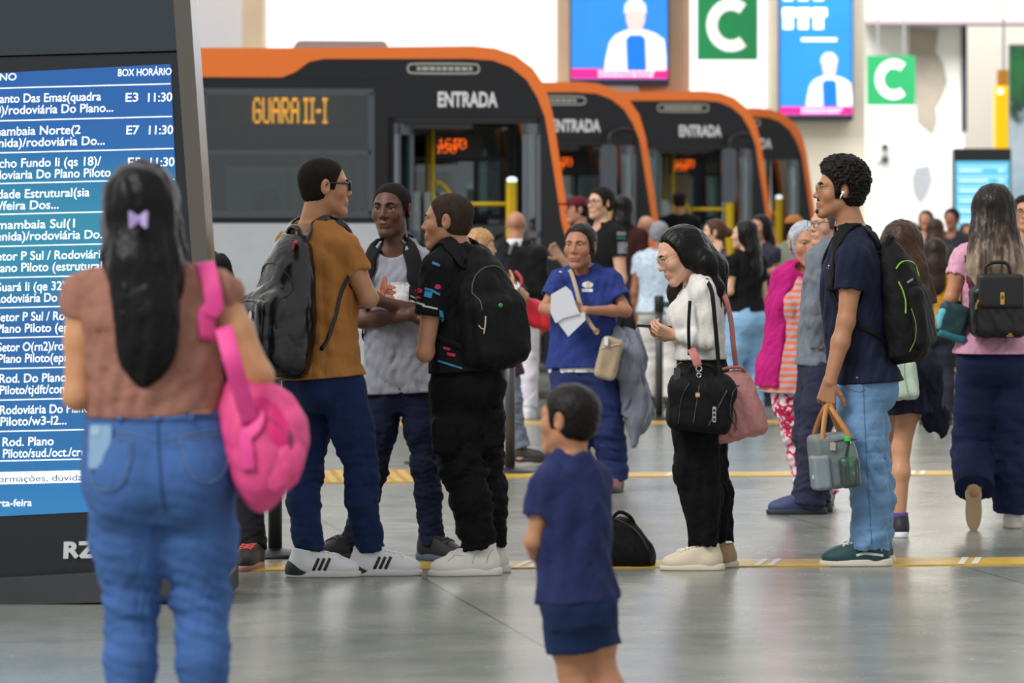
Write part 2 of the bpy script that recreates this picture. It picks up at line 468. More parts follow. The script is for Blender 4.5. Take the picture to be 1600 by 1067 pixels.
def addf(*fs): return lambda x, y, z: sum(f(x, y, z) for f in fs)
# ------------------------------------------------------------------ people
SKIN = {'pale': 'd9a98c', 'light': 'c8926f', 'tan': 'b07a58', 'brown': '8d5a3f', 'dark': '5a3a2b', 'olive': 'bb8a66'}
def skin_mat(): return mat('skin', 'c08a68', 0.5, spec=0.4, attr='tone', var=0.05, vscale=25, bump=0.06, bscale=300)
def hair_mat(c='15110f', r=0.45): return mat('hair_%s_%g' % (c, r), c, r, spec=0.22, var=0.3, vscale=40, bump=0.22, bscale=130)
UP = np.array([0, 0, 1.0])
def face_dir(yaw): a = math.radians(yaw); return np.array([math.sin(a), -math.cos(a), 0])
def left_dir(yaw): a = math.radians(yaw); return np.array([math.cos(a), math.sin(a), 0])
def rot(v, ax, deg):
    a = math.radians(deg); ax = nrm(ax); v = np.asarray(v, float)
    return v * math.cos(a) + np.cross(ax, v) * math.sin(a) + ax * ax.dot(v) * (1 - math.cos(a))
class Person:
    """yaw: 0 looks at the camera, 90 to the picture's right, 180 away. J: joints as (column, row, extra distance);
    'l' joints are the person's own left."""
    def __init__(s, label, Y, u, H, yaw, skin='tan', sex='m', build=1.0, J=None, head=None, pitch=0, roll=0, hh=None, seed=1, group=None, fine=True, z0=0.0, tyaw=None, hpos=None):
        s.Y, s.H, s.yaw, s.sex, s.b, s.seed, s.fine = Y, H, yaw, sex, build, seed, fine
        k = s.k = H / 1.75; s.skin = srgb(SKIN.get(skin, skin))
        base = np.array([(u - CX) * Y / FPX, Y, z0]); s.base = base; s.z0 = z0
        s.root = thing('person', base, label, 'person', group)
        J = {n: px(q[0], q[1], Y + (q[2] if len(q) > 2 else 0)) for n, q in (J or {}).items()}
        f = face_dir(yaw); l = left_dir(yaw); s.f, s.l = f, l
        P = {}
        P['pelvis'] = J.get('pelvis', base + UP * .53 * H)
        P['neck'] = J.get('neck', P['pelvis'] + UP * .305 * H + f * .0)
        s.Lt = np.linalg.norm(P['neck'] - P['pelvis'])
        U = nrm(P['neck'] - P['pelvis']); tl = left_dir(tyaw if tyaw is not None else yaw); tl = nrm(tl - U * tl.dot(U)); s.R = np.array([tl, np.cross(tl, U), U])
        hip = left_dir(yaw)
        s.hs = (hh / .226) if hh else (.98 if sex == 'm' else .95) * k ** .5
        hy = head if head is not None else yaw
        F = face_dir(hy); L = left_dir(hy); F = rot(F, L, pitch); Uh = np.cross(L, F)
        Uh = -Uh if Uh[2] < 0 else Uh
        if roll: L = rot(L, F, roll); Uh = rot(Uh, F, roll)
        s.hR = np.array([L, F, Uh])
        P['head'] = J.get('head', P['neck'] + U * .098 * H + f * .025 * k)
        shw = (.100 if sex == 'm' else .090) * H * build ** .5
        for sd, g in (('l', 1), ('r', -1)):
            P['sh_' + sd] = J.get('sh_' + sd, P['neck'] + s.R[0] * g * shw - U * .035 * H)
            P['el_' + sd] = J.get('el_' + sd, P['sh_' + sd] + s.R[0] * g * .03 * H - UP * .178 * H - f * .01)
            P['wr_' + sd] = J.get('wr_' + sd, P['el_' + sd] - UP * .142 * H + f * .05 * H - s.R[0] * g * .01)
            P['hip_' + sd] = J.get('hip_' + sd, P['pelvis'] + hip * g * .05 * H * build ** .3 - UP * .02 * H)
            P['an_' + sd] = J.get('an_' + sd, base + hip * g * .062 * H + UP * .05 * H + f * (.03 if sd == 'l' else -.02))
            P['kn_' + sd] = J.get('kn_' + sd, lerp(P['hip_' + sd], P['an_' + sd], .49) + f * .025 * H)
        s.P = P
        if sex == 'm': st = [(-.20, .05, .07, 0), (-.10, .135, .105, -.005), (.0, .165, .118, -.008), (.28, .148, .108, .004), (.62, .166, .118, .006), (.80, .172, .108, 0), (.93, .135, .082, -.008), (1.04, .062, .058, -.006)]
        else: st = [(-.20, .05, .07, 0), (-.10, .15, .115, -.012), (.02, .172, .122, -.014), (.32, .130, .096, .004), (.60, .142, .108, .008), (.80, .150, .098, 0), (.93, .115, .074, -.008), (1.04, .052, .052, -.006)]
        s.st = [(t * s.Lt, a * k * build, b_ * k * build, c * k) for t, a, b_, c in st]
        s.arm = [q * k * build ** .5 * (1 if sex == 'm' else .88) for q in (.054, .046, .038, .039, .027)]
        s.leg = [q * k * build ** .6 for q in (.086, .072, .053, .053, .037)]
        s.hand_spec = {}
        s.body_extra = []
    # -- frames
    def hp(s, l, f, u): return s.P['head'] + s.hs * (l * s.hR[0] + f * s.hR[1] + u * s.hR[2])
    def tp(s, l, f, t): "torso point: left and forward in metres, height as a fraction of the trunk"; return s.P['pelvis'] + s.R[0] * l + s.R[1] * f + s.R[2] * t * s.Lt
    def dec(s, dy): q = (s.Y + dy) / FPX; return s.xy(0, 0, dy), np.array([q, 0, 0]), np.array([0, 0, -q])
    def xy(s, u, v, dy=0): return px(u, v, s.Y + dy)
    # -- pieces
    def torso(s, S, e=0.0, ext=None, lo=None, hi=None, k=.03):
        st = []
        for (h, a, b, c) in s.st:
            t = h / s.Lt; da = db = dc = 0
            if ext:
                T = [q[0] for q in ext]; da = np.interp(t, T, [q[1] for q in ext]); db = np.interp(t, T, [q[2] for q in ext]); dc = np.interp(t, T, [q[3] if len(q) > 3 else 0 for q in ext])
            st.append((h, a + e + da, b + e + db, c + dc))
        if lo is not None and lo * s.Lt < st[0][0] + 1e-6 or lo is not None:
            a, b, c = (np.interp(lo * s.Lt, [q[0] for q in st], [q[i] for q in st]) for i in (1, 2, 3))
            if lo < -.08 and ext:      # a hem below the hips hangs straight
                a, b, c = st[2][1:4]
                if len(ext) and ext[0][0] <= lo: a = s.st[2][1] + e + ext[0][1]; b = s.st[2][2] + e + ext[0][2]
            st = [(lo * s.Lt, a, b, c)] + [q for q in st if q[0] > max(lo * s.Lt + .02, -.04 * s.Lt if (lo < -.08 and ext) else -9)]
        S.add(loft(s.P['pelvis'], s.R, st), k)
        return S
    def yoke(s, S, e=0.0, k=.035):
        n = s.P['neck'] + s.R[2] * .012
        for sd in 'lr':
            q = s.P['sh_' + sd]
            S.add(cone(lerp(n, q, .12), q + s.R[2] * -.006, (.048 if s.sex == 'm' else .040) * s.k + e, s.arm[0] * .98 + e), k)
        return S
    def bust(s, S, e=0.0, sz=.055):
        if s.sex != 'm':
            for g in (1, -1): S.add(ell(s.tp(g * .068 * s.k, .075 * s.k, .62), s.R, (sz * 1.1 + e, sz + e, sz * 1.1 + e)), .04)
        return S
    def seat(s, S, e=0.0, sz=.085):
        for g in (1, -1): S.add(ell(s.P['pelvis'] + s.R[0] * g * .072 * s.k * s.b - s.f * .062 * s.k * s.b - UP * .045 * s.k, np.array([s.l, s.f, UP]), (sz * s.k * s.b + e, sz * s.k * s.b + e, sz * 1.1 * s.k * s.b + e)), .05)
        return S
    def arm_chain(s, sd): 
        a, b, c = s.P['sh_' + sd], s.P['el_' + sd], s.P['wr_' + sd]
        return [a, lerp(a, b, .45), b, lerp(b, c, .35), c]
    def leg_chain(s, sd):
        a, b, c = s.P['hip_' + sd], s.P['kn_' + sd], s.P['an_' + sd]
        return [a, lerp(a, b, .5), b, lerp(b, c, .33) - s.f * .018 * s.k, c]
    def head_prims(s, S, feat=True):
        h = s.hs; A = s.hp; R = s.hR; m = s.sex == 'm'
        S.add(ell(A(0, -.016, .034), R, np.array([.0745, .094, .079]) * h), .0)
        S.add(ell(A(0, .026, -.022), R, np.array([.060, .064, .084]) * h), .03)
        for g in (1, -1): S.add(cone(A(g * (.041 if m else .036), .004, -.056), A(g * .014, .066, -.097), .016 * h, .016 * h), .03)
        S.add(ball(A(0, .074, -.096), (.019 if m else .016) * h), .02)
        S.add(cone(A(0, -.02, -.045), s.P['neck'] + (A(0, -.012, 0) - A(0, 0, 0)), (.055 if m else .046) * h, (.060 if m else .050) * s.k * s.b ** .3), .025)
        if not feat:
            S.add(cone(A(0, .085, .012), A(0, .105, -.024), .009 * h, .013 * h), .012)
            for g in (1, -1): S.add(ell(A(g * .077, -.010, -.002), R, np.array([.011, .018, .031]) * h), .008)
            return S
        for g in (1, -1):
            S.add(ball(A(g * .044, .052, -.020), .021 * h), .025)                                   # cheekbone
            S.add(cone(A(g * .046, .064, .028), A(g * .012, .080, .027), .0090 * h, .0085 * h), .014)  # brow
            S.sub(ell(A(g * .032, .094, .009), R, np.array([.019, .018, .013]) * h), .012)           # socket
            S.add(ell(A(g * .032, .0685, .0180), R, np.array([.0165, .0142, .0085]) * h), .004)      # lids
            S.add(ell(A(g * .032, .0675, -.0040), R, np.array([.0165, .0138, .0075]) * h), .005)
        S.add(cone(A(0, .084, .014), A(0, .0985, -.020), .0072 * h, .0105 * h), .010)                 # nose
        S.add(ball(A(0, .1005, -.0225), .0112 * h), .006)
        for g in (1, -1): S.add(ball(A(g * .0130, .0905, -.0265), .0088 * h), .005)
        S.add(ell(A(0, .078, -.058), R, np.array([.030, .016, .020]) * h), .014)                     # mouth mound
        up, lo = (.0058, .0068) if m else (.0062, .0074)
        S.add(cone(A(-.021, .083, -.0565), A(.021, .083, -.0565), .0035 * h, .0035 * h), .007); S.add(cone(A(-.009, .0905, -.0545), A(.009, .0905, -.0545), up * h, up * h), .006)
        S.add(cone(A(-.013, .0880, -.0680), A(.013, .0880, -.0680), lo * h, lo * h), .006)
        for g in (1, -1):
            e = np.array([rot(R[0], R[2], g * 22), rot(R[1], R[2], g * 22), R[2]])
            S.add(ell(A(g * .0785, -.014, -.001), e, np.array([.0085, .0195, .032]) * h), .006)
            S.sub(ell(A(g * .090, -.006, .002), e, np.array([.0085, .011, .020]) * h), .004)
        return S
    def hand(s, S, sd, d=None, pn=None, curl=22, th=0.6, scale=1.0, spread=.0):
        wr, el = s.P['wr_' + sd], s.P['el_' + sd]; g = 1 if sd == 'l' else -1
        d = nrm(wr - el) if d is None else nrm(d)
        pn = -g * s.R[0] if pn is None else np.asarray(pn, float)
        pn = nrm(pn - d * d.dot(pn)); t = np.cross(d, pn) * g        # towards the thumb
        k = s.k ** .8 * scale * (1 if s.sex == 'm' else .92)
        r = .0088 * k
        cu = curl if isinstance(curl, (list, tuple)) else [curl] * 4
        kn = []
        for i in range(4):
            b0 = wr + t * (.014 - .010 * i) * k; b1 = wr + d * (.088 - .004 * abs(i - 1)) * k + t * (.030 - .0205 * i) * k
            S.add(cone(b0, b1, .0155 * k, .0115 * k), .010); kn.append(b1)
        for i in range(4):
            L = [.072, .080, .074, .058][i] * k; q = kn[i]; dd = rot(d, pn, 0); dd = nrm(dd + t * spread * (1.5 - i)); ax = np.cross(dd, pn)
            for j, fr in enumerate((.45, .30, .25)):
                dd = rot(dd, ax, cu[i] * (.8, 1.1, .8)[j]); q2 = q + dd * L * fr
                S.add(cone(q, q2, r * (1.02, .95, .85)[j], r * (.95, .85, .72)[j]), .0025 if j else .005); q = q2
        dd = nrm(d * .62 + t * .72 + pn * .25 * th * 1.6); q = wr + d * .022 * k + t * .022 * k
        for j, L in enumerate((.042, .032, .026)):
            q2 = q + dd * L * k; S.add(cone(q, q2, r * (1.55, 1.25, 1.05)[j], r * (1.25, 1.05, .85)[j]), .008 if j == 0 else .003); q = q2; dd = nrm(dd + (d * .45 + pn * .35 * th))
        s.hand_c = getattr(s, 'hand_c', []) + [(wr + d * .09 * k, .12 * k, .0032)]
        return S
    def body(s, hands=('l', 'r'), feet=False, legs=True, face=True, h=None):
        S = Sdf(); s.head_prims(S, face and s.fine)
        s.torso(S, -.006, lo=-.08); s.yoke(S, -.003)
        for sd in 'lr':
            c = s.arm_chain(sd); S.add(chain(c, s.arm), .02)
            if sd in hands: s.hand(S, sd, **s.hand_spec.get(sd, {})) if s.fine or sd in s.hand_spec else s.mitt(S, sd)
            if legs: S.add(chain(s.leg_chain(sd), s.leg), .025)
            if feet: s.foot(S, sd)
        for q in s.body_extra: S.add(q, .02)
        fine = []
        hh = h or (.006 if s.fine else .010)
        if s.fine: fine = [(s.P['head'] + s.hs * .0 * UP, .135 * s.hs, .0025)] + getattr(s, 'hand_c', [])
        else: fine = [(s.P['head'], .13 * s.hs, .0055)]
        V, Q = tess(S, hh, fine)
        o = link('body', V, Q, skin_mat(), s.root)
        cl = np.tile(np.array([*s.skin, 1.0]), (len(V), 1))
        if face:
            rel = (V - s.P['head']) @ s.hR.T / s.hs
            lip = np.exp(-((rel[:, 0] / .025) ** 4 + ((rel[:, 2] + .0605) / .0115) ** 4)) * (rel[:, 1] > .07)
            slit = np.exp(-((rel[:, 0] / .025) ** 4 + ((rel[:, 2] + .0610) / .0022) ** 2)) * (rel[:, 1] > .07)
            lc = np.array(s.skin) * np.array([.92, .60, .62]); cl[:, :3] = cl[:, :3] * (1 - .75 * lip[:, None]) + lc * .75 * lip[:, None]
            cl[:, :3] *= 1 - .62 * slit[:, None]
            chk = np.exp(-(((np.abs(rel[:, 0]) - .042) / .02) ** 2 + ((rel[:, 2] + .028) / .02) ** 2)) * (rel[:, 1] > .03)
            cl[:, :3] *= 1 - chk[:, None] * np.array([.0, .10, .10])
        a = o.data.color_attributes.new('tone', 'FLOAT_COLOR', 'POINT'); a.data.foreach_set('color', cl.astype(np.float32).ravel())
        s.S = S; s.skin_obj = o
        if face and s.fine:
            for g in (1, -1):
                mb = MB(); mb.ball((0, 0, 0), .0118 * s.hs, 20, 14); c = s.hp(g * .032, .0665, .0075)
                mi = []
                V = np.array(mb.v); 
                for fc in mb.f:
                    n = nrm(V[list(fc)].mean(0)); dd = n.dot(s.hR[1]); mi.append(2 if dd > .965 else 1 if dd > .86 else 0)
                link('eye', V + c, mb.f, [plain('c4b8ae', .3), plain('20140d', .2), plain('080505', .1)], o, True, None, mi)
        return S
    def foot(s, S, sd, yaw=None):
        fd = face_dir(yaw if yaw is not None else s.yaw); a = s.P['an_' + sd]; k = s.k; z = a[2]
        b = np.array([a[0], a[1], z - .055 * k])
        S.add(chain([a, b + UP * .01 - fd * .03 * k], [.036 * k, .036 * k]), .02); S.add(chain([b + fd * .0, b + fd * .12 * k - UP * .005, b + fd * .17 * k - UP * .012], [.040 * k, .034 * k, .022 * k], flat=(UP, .75)), .03)
        return S
    def mitt(s, S, sd):
        "a small far-off hand, fingers closed together, thumb apart"
        return s.hand(S, sd, curl=18)
    # -- clothes
    def top(s, m, name='shirt', sleeve=.5, hem=-.06, ease=.012, sl=.014, ext=None, amp=.0055, wl=.085, neck=.0, arms='lr', extra=None, h=None, bust=.05, vneck=False, neck_r=.066, sub=None, aniso=(1, 1, .45), cuff=None, openc=True, over=None):
        S = Sdf(); s.torso(S, ease, ext or [(-.3, .012, .012), (.3, .010, .008), (.8, .004, .004)], lo=hem); s.yoke(S, ease)
        if s.sex != 'm' and bust: s.bust(S, ease, bust)
        for sd in arms:
            c = s.arm_chain(sd); r = s.arm
            if sleeve <= 1:
                e = lerp(c[0], c[2], sleeve); S.add(cone(c[0], e, r[0] + ease - .002, r[1] + sl, end=1), .025)
            else:
                e = lerp(c[2], c[4], sleeve - 1); S.add(chain([c[0], c[1], c[2]], [r[0] + ease, r[1] + sl, r[2] + sl]), .03); S.add(chain([c[2], c[3], e], [r[2] + sl, r[3] + sl, r[4] + (cuff if cuff is not None else sl * .7)], end=1), .012)
        if extra: extra(S)
        if over:
            s.seat(S, over - .085 + ease, .085)
            for sd in 'lr': S.add(cone(s.P['hip_' + sd], lerp(s.P['hip_' + sd], s.P['kn_' + sd], .4), over, over), .04)
        S.cut(s.tp(0, 0, hem + .004), -s.R[2])
        n = s.P['neck']; up = nrm(s.hp(0, -.02, -.045) - n)
        S.sub(cone(n - up * .015, n + up * .2, neck_r * s.k, neck_r * s.k), .006)
        S.sub(ell(s.tp(0, .06 * s.k, 1.0) , s.R, (.062 * s.k, .055 * s.k, (.10 if vneck else .045) * s.k)), .008)
        if openc and sleeve <= 1:
            for sd in arms:
                c = s.arm_chain(sd); e = lerp(c[0], c[2], sleeve); d = nrm(c[2] - c[0]); S.sub(cone(e - d * .015, e + d * .02, s.arm[1] + sl * .35, s.arm[1] + sl * .4), .002)
        if sub: sub(S)
        S.disp = addf(folds(s.seed * 7 + 3, amp * 1.25, wl, aniso), folds(s.seed * 7 + 4, amp * .45, wl * .42, aniso, 4)) if s.fine else folds(s.seed * 7 + 3, amp, wl, aniso)
        s.S_top = S
        return solid(name, S, m, s.root, h or (.0065 if s.fine else .011))
    def trousers(s, m, name='trousers', waist=.16, rad=None, hem=.96, ease=.014, amp=.006, wl=.075, h=None, seat=.085, extra=None, sides='lr', aniso=(.5, .5, 1.0), belt=None, ext=None, smk=.03):
        S = Sdf(); s.torso(S, ease, ext or [(-.2, .0, .0), (.3, .006, .004)])
        if seat: s.seat(S, ease * .6, seat)
        r = rad or [q + ease + .004 for q in s.leg[:4]] + [s.leg[4] + .03]
        if len(r) == 3: r = [r[0], (r[0] + r[1]) / 2, r[1], (r[1] + r[2]) / 2 + .004, r[2]]
        for sd in sides:
            c = s.leg_chain(sd); c[-1] = lerp(c[2], c[4], hem); S.add(chain(c, r, end=1), smk)
        if extra: extra(S)
        S.cut(s.tp(0, 0, waist), s.R[2])
        f0 = addf(folds(s.seed * 11 + 5, amp * 1.15, wl, aniso), folds(s.seed * 11 + 6, amp * .45, wl * .45, aniso, 4)) if s.fine else folds(s.seed * 11 + 5, amp, wl, aniso)
        kn = [s.P['kn_l'], s.P['kn_r'], s.P['an_l'], s.P['an_r']]
        def disp(x, y, z):
            wgt = .35
            for q in kn: wgt = wgt + .85 * np.exp(-((x - F4(q[0])) ** 2 + (y - F4(q[1])) ** 2 + (z - F4(q[2])) ** 2) / F4(.020))
            return f0(x, y, z) * np.minimum(wgt, F4(1.3))
        S.disp = disp; s.S_bot = S
        return solid(name, S, m, s.root, h or (.0065 if s.fine else .011))
    def shorts(s, m, name='shorts', waist=.12, hem=.85, rad=(.10, .095), h=None, amp=.006):
        S = Sdf(); s.torso(S, .012, lo=-.12); s.seat(S, .01, .08)
        for sd in 'lr':
            c = s.leg_chain(sd); e = lerp(c[0], c[2], hem); S.add(cone(c[0], e, rad[0], rad[1], end=1), .03)
        S.cut(s.tp(0, 0, waist), s.R[2])
        for sd in 'lr':
            c = s.leg_chain(sd); e = lerp(c[0], c[2], hem); d = nrm(c[2] - c[0]); S.sub(cone(e - d * .04, e + d * .03, rad[1] - .012, rad[1] - .01), .002)
        S.disp = folds(s.seed * 11 + 5, amp, .09, (1, 1, .5)); s.S_bot = S
        return solid(name, S, m, s.root, h or (.006 if s.fine else .011))
    def skirt(s, m, name='skirt', waist=.2, z1=.5, r0=None, r1=(.22, .2), h=None, amp=.012, f1=0.0):
        S = Sdf(); p = s.P['pelvis']; R = np.array([s.l, s.f, UP]); a, b = s.st[2][1] + .016, s.st[2][2] + .016
        zt = s.Lt * waist; zb = z1 - p[2]
        S.add(loft(p, R, [(zb, r1[0], r1[1], f1), (lerp(zb, 0, .6), lerp(r1[0], a, .55), lerp(r1[1], b, .55), f1 / 2), (-.03, a, b, -.01), (zt, a * .86, b * .9, 0)]), 0); s.seat(S, .008, .08)
        S.cut(p + UP * (zt - .01), UP)
        S.disp = folds(s.seed * 5 + 1, amp, .11, (1, 1, .12)); s.S_bot = S
        return solid(name, S, m, s.root, h or (.007 if s.fine else .011))
    def shoe(s, sd, up='222222', sole='e8e6e0', yaw=None, L=.285, z=None, pitch=0, name='shoe', stripes=None, laces=None, roll=0, high=.0, pos=None, wide=1.0, heel=None):
        k = L / .285; fd = face_dir(yaw if yaw is not None else s.yaw); a = s.P['an_' + sd] if pos is None else pos
        side = np.cross(fd, UP)
        if pitch: fd = rot(fd, side, -pitch)
        up_v = np.cross(side, fd)
        R = np.array([side, fd, up_v]); z = s.z0 if z is None else z
        o = np.array([a[0], a[1], z]) if pitch == 0 and pos is None else (a - up_v * .09 * k)
        C = lambda l, f, u_: o + (l * wide * side + f * fd + u_ * up_v) * k
        W = np.array([wide, 1, 1]) * k
        S = Sdf()
        S.add(ell(C(0, -.035, .050), R, W * (.040, .053, .056)), 0); S.add(ell(C(0, .035, .048), R, W * (.044, .105, .052)), .02); S.add(ell(C(0, .120, .036), R, W * (.047, .078, .041)), .03)
        S.add(cone(C(0, -.022, .05), C(0, -.026, .125 + high), .044 * k, .046 * k), .025); S.add(cone(C(0, .015, .105), C(0, .090, .060), .036 * k, .032 * k), .025)
        S.cut(C(0, 0, .016), -up_v); S.cut(C(0, -.02, .112 + high), nrm(up_v + fd * .18))
        S.sub(cone(C(0, -.02, .098 + high), C(0, -.024, .17 + high), .034 * k, .037 * k), .004)
        um = plain(up, .6) if isinstance(up, str) else up
        hh = .0042 if s.fine else .008
        sh = solid(name, S, um, s.root, hh); s.shoes = getattr(s, 'shoes', {}); s.shoes[sd] = (S, sh)
        B = Sdf(); B.add(ell(C(0, -.035, .014), R, W * (.043, .063, .05)), 0); B.add(ell(C(0, .085, .014), R, W * (.050, .122, .05)), .02); B.add(ell(C(0, .03, .014), R, W * (.040, .09, .05)), .02)
        B.cut(C(0, 0, .0), -up_v); B.cut(C(0, 0, .030), nrm(up_v + fd * .03))
        solid('sole', B, plain(sole, .6) if isinstance(sole, str) else sole, sh, hh)
        if heel:
            Hc = Sdf(); Hc.add(ell(C(0, -.035, .03), R, W * (.0455, .0655, .06)), 0).cut(C(0, 0, .004), -up_v).cut(C(0, -.02, .045), nrm(up_v + fd * .9)).cut(C(0, .02, .03), fd); solid('heel', Hc, plain(heel, .5), sh, hh)
        if laces and s.fine:
            mb = MB()
            for i in range(6):
                f = .028 + i * .016; pts = [C(x, f + .012 * (x / .02) * (1 if i % 2 else -1), .2) for x in np.linspace(-.030, .030, 9)]
                P_ = S.project(pts, -up_v, .002); mb.tube(P_, .0042 * k, 6)
            mb.build('laces', plain(laces, .8), sh, True)
        if stripes and s.fine:
            for g in (1, -1):
                mb = MB()
                for i in range(3):
                    f = .012 + i * .022; pts = [C(g * .12, f + .022 * t, .030 + .048 * t) for t in np.linspace(0, 1, 7)]
                    P_ = S.project(pts, -g * side, .0015); mb.tube(P_, 0, flat=(S.grad(P_), .0058 * k, .0012))
                mb.build('stripe', plain(stripes, .6), sh, True)
        return sh
    # -- hair and face
    def scalp(s, t=.006, line=.084, ear=-.045, back=-.072, side=-.022, top=0.0, fs=0.0):
        "cap of hair hugging the skull"
        S = Sdf(); A = s.hp; h = s.hs; R = s.hR
        S.add(ell(A(0, -.016, .034 + top * .5), R, (np.array([.0745, .094, .079 + top * .5]) + t) * h), 0); S.add(ell(A(0, .026, -.022), R, (np.array([.060, .064, .084]) + t) * h), .03); S.add(ell(A(0, -.02, -.012), R, (np.array([.066, .078, .075]) + t * .8) * h), .02)
        fx = np.array([-.12, -.035, -.016, -.006, .028 + fs, .032 + fs, .040 + fs, .054 + fs, .074, .12]); fz = np.array([back - .006, back, ear - .01, side, side, .014, .034, line - .022, line, line + .01])
        o = s.P['head']
        def hairline(x, y, z):
            X, Y, Z = x - F4(o[0]), y - F4(o[1]), z - F4(o[2])
            f = (X * F4(R[1][0]) + Y * F4(R[1][1]) + Z * F4(R[1][2])) / F4(h); u = (X * F4(R[2][0]) + Y * F4(R[2][1]) + Z * F4(R[2][2])) / F4(h)
            return ((np.interp(f, fx, fz) - u) * h * .7).astype(F4)
        S.keep(hairline, t * h * .8)
        for g in (1, -1): S.sub(ell(A(g * .088, -.012, -.002), R, np.array([.03, .023, .033]) * h), .003)
        return S
    def short_hair(s, c='15110f', t=.006, amp=.0026, wl=.016, rough=.7, **kw):
        S = s.scalp(t, **kw); S.disp = folds(s.seed + 50, amp, wl, (1, 1, 1), 6)
        s.S_hair = S
        return solid('hair', S, hair_mat(c, rough), s.root, .0032 if s.fine else .006)
    def brows(s, c='15110f', th=None, ang=.0):
        th = th or (.0038 if s.sex == 'm' else .0026)
        if not s.fine: return
        mb = MB()
        for g in (1, -1):
            pts = [s.hp(g * x, .12, z) for x, z in ((.013, .0255 - ang), (.024, .029), (.036, .030), (.047, .025))]
            P_ = s.S.project(smooth_path(pts, 12), -s.hR[1], .0004); mb.tube(P_, 0, flat=(s.S.grad(P_), np.array([1, 1.2, 1.25, 1.25, 1.2, 1.15, 1.1, 1, .9, .75, .6, .3]) * th * s.hs, .0014))
        mb.build('eyebrows', hair_mat(c, .8), s.root, True)
    def beard(s, c, pts_list, w=.006):
        for pts in pts_list:
            mb = MB(); P_ = s.S.project(smooth_path([s.hp(*q) for q in pts], 14), -s.hR[1], .0004); mb.tube(P_, 0, flat=(s.S.grad(P_), w * s.hs, .0016)); mb.build('facial_hair', hair_mat(c, .9), s.root, True)
    def glasses(s, c='0c0c0c', r=.0024, w=.024, hgt=.018, sq=.6, z=.006, f=.098, drop=0):
        mb = MB(); A = s.hp
        def rim(g, n=28):
            out = []
            for i in range(n):
                a = 2 * math.pi * i / n; cx, sx = math.cos(a), math.sin(a); q = (abs(cx) ** sq * (1 if cx > 0 else -1), abs(sx) ** sq * (1 if sx > 0 else -1))
                x = .033 + w * q[0]; out.append(A(g * x, f - .20 * max(0, x - .02) ** 1.2 * 1.6, z + hgt * q[1] - drop))
            return out
        for g in (1, -1):
            mb.tube(rim(g), r * s.hs, 6, closed=True)
            mb.tube(smooth_path([A(g * .057, f - .012, z + hgt * .5 - drop), A(g * .070, .055, z + hgt * .55 - drop), A(g * .079, .0, z + hgt * .45), A(g * .080, -.018, z - .01)], 14), r * s.hs, 6)
        mb.tube(smooth_path([A(.010, f, z + .004 - drop), A(0, f + .004, z + .007 - drop), A(-.010, f, z + .004 - drop)], 6), r * s.hs, 6)
        gl = mb.build('glasses', plain(c, .3, .0), s.root, True)
        lm = MB()
        for g in (1, -1):
            q = rim(g); lm.poly(q, [tuple(range(len(q)))])
        lm.build('lens', glass('lens_glass', (.98, .98, .98), .02, .03, .12), gl)
        return gl
def ribbon_on(name, S, pts, w, m, parent, th=.003, off=.004, n=40, label=None, snap=True):
    "a flat strap that follows a surface"
    P_ = smooth_path(pts, n)
    if snap:
        Q, G = S.snap(P_, off)
        d = np.linalg.norm(Q - P_, axis=1); 
        P_ = Q
        for _ in range(2): P_[1:-1] = P_[1:-1] * .5 + (P_[:-2] + P_[2:]) * .25
    G = S.grad(P_) if snap else np.tile(np.array([0.0, -1.0, .05]), (len(P_), 1))
    for _ in range(3): G[1:-1] = G[1:-1] * .5 + (G[:-2] + G[2:]) * .25
    mb = MB(); mb.tube(P_, 0, flat=(G, w / 2, th)); return mb.build(name, m, parent, True, label=label)
def patch_on(name, S, org, ex, ey, dirn, polys, m, parent, off=.002, sub=1, label=None):
    "flat shapes (lists of (x, y) in metres) laid on a surface; dirn is the way they are pressed"
    mb = MB()
    for i, poly in enumerate(polys):
        if isinstance(poly, tuple) and isinstance(poly[0], int): mb.cur, poly = poly
        P0 = []
        n = len(poly)
        for a in range(n):
            p, q = np.array(poly[a]), np.array(poly[(a + 1) % n]); L = max(1, int(np.linalg.norm(q - p) / .012))
            for j in range(L): P0.append(p + (q - p) * j / L)
        c = np.mean(P0, 0); pts = [c] + P0
        # rings towards the centre so that the shape can bend
        rings = [P0] + [[c + (p - c) * f for p in P0] for f in (.66, .33)] + [[c]]
        allp = [org + ex * p[0] + ey * p[1] for r in rings for p in r]
        W = S.project(allp, dirn, off); N0 = len(P0); F = []
        for r in range(2):
            for j in range(N0): F.append((r * N0 + j, r * N0 + (j + 1) % N0, (r + 1) * N0 + (j + 1) % N0, (r + 1) * N0 + j))
        for j in range(N0): F.append((2 * N0 + j, 2 * N0 + (j + 1) % N0, 3 * N0))
        mb.poly(W, F)
    return mb.build(name, m, parent, True, label=label)
def rect(x0, y0, x1, y1): return [(x0, y0), (x1, y0), (x1, y1), (x0, y1)]
def disc(cx, cy, rx, ry=None, n=16): return [(cx + rx * math.cos(6.2832 * i / n), cy + (ry or rx) * math.sin(6.2832 * i / n)) for i in range(n)]
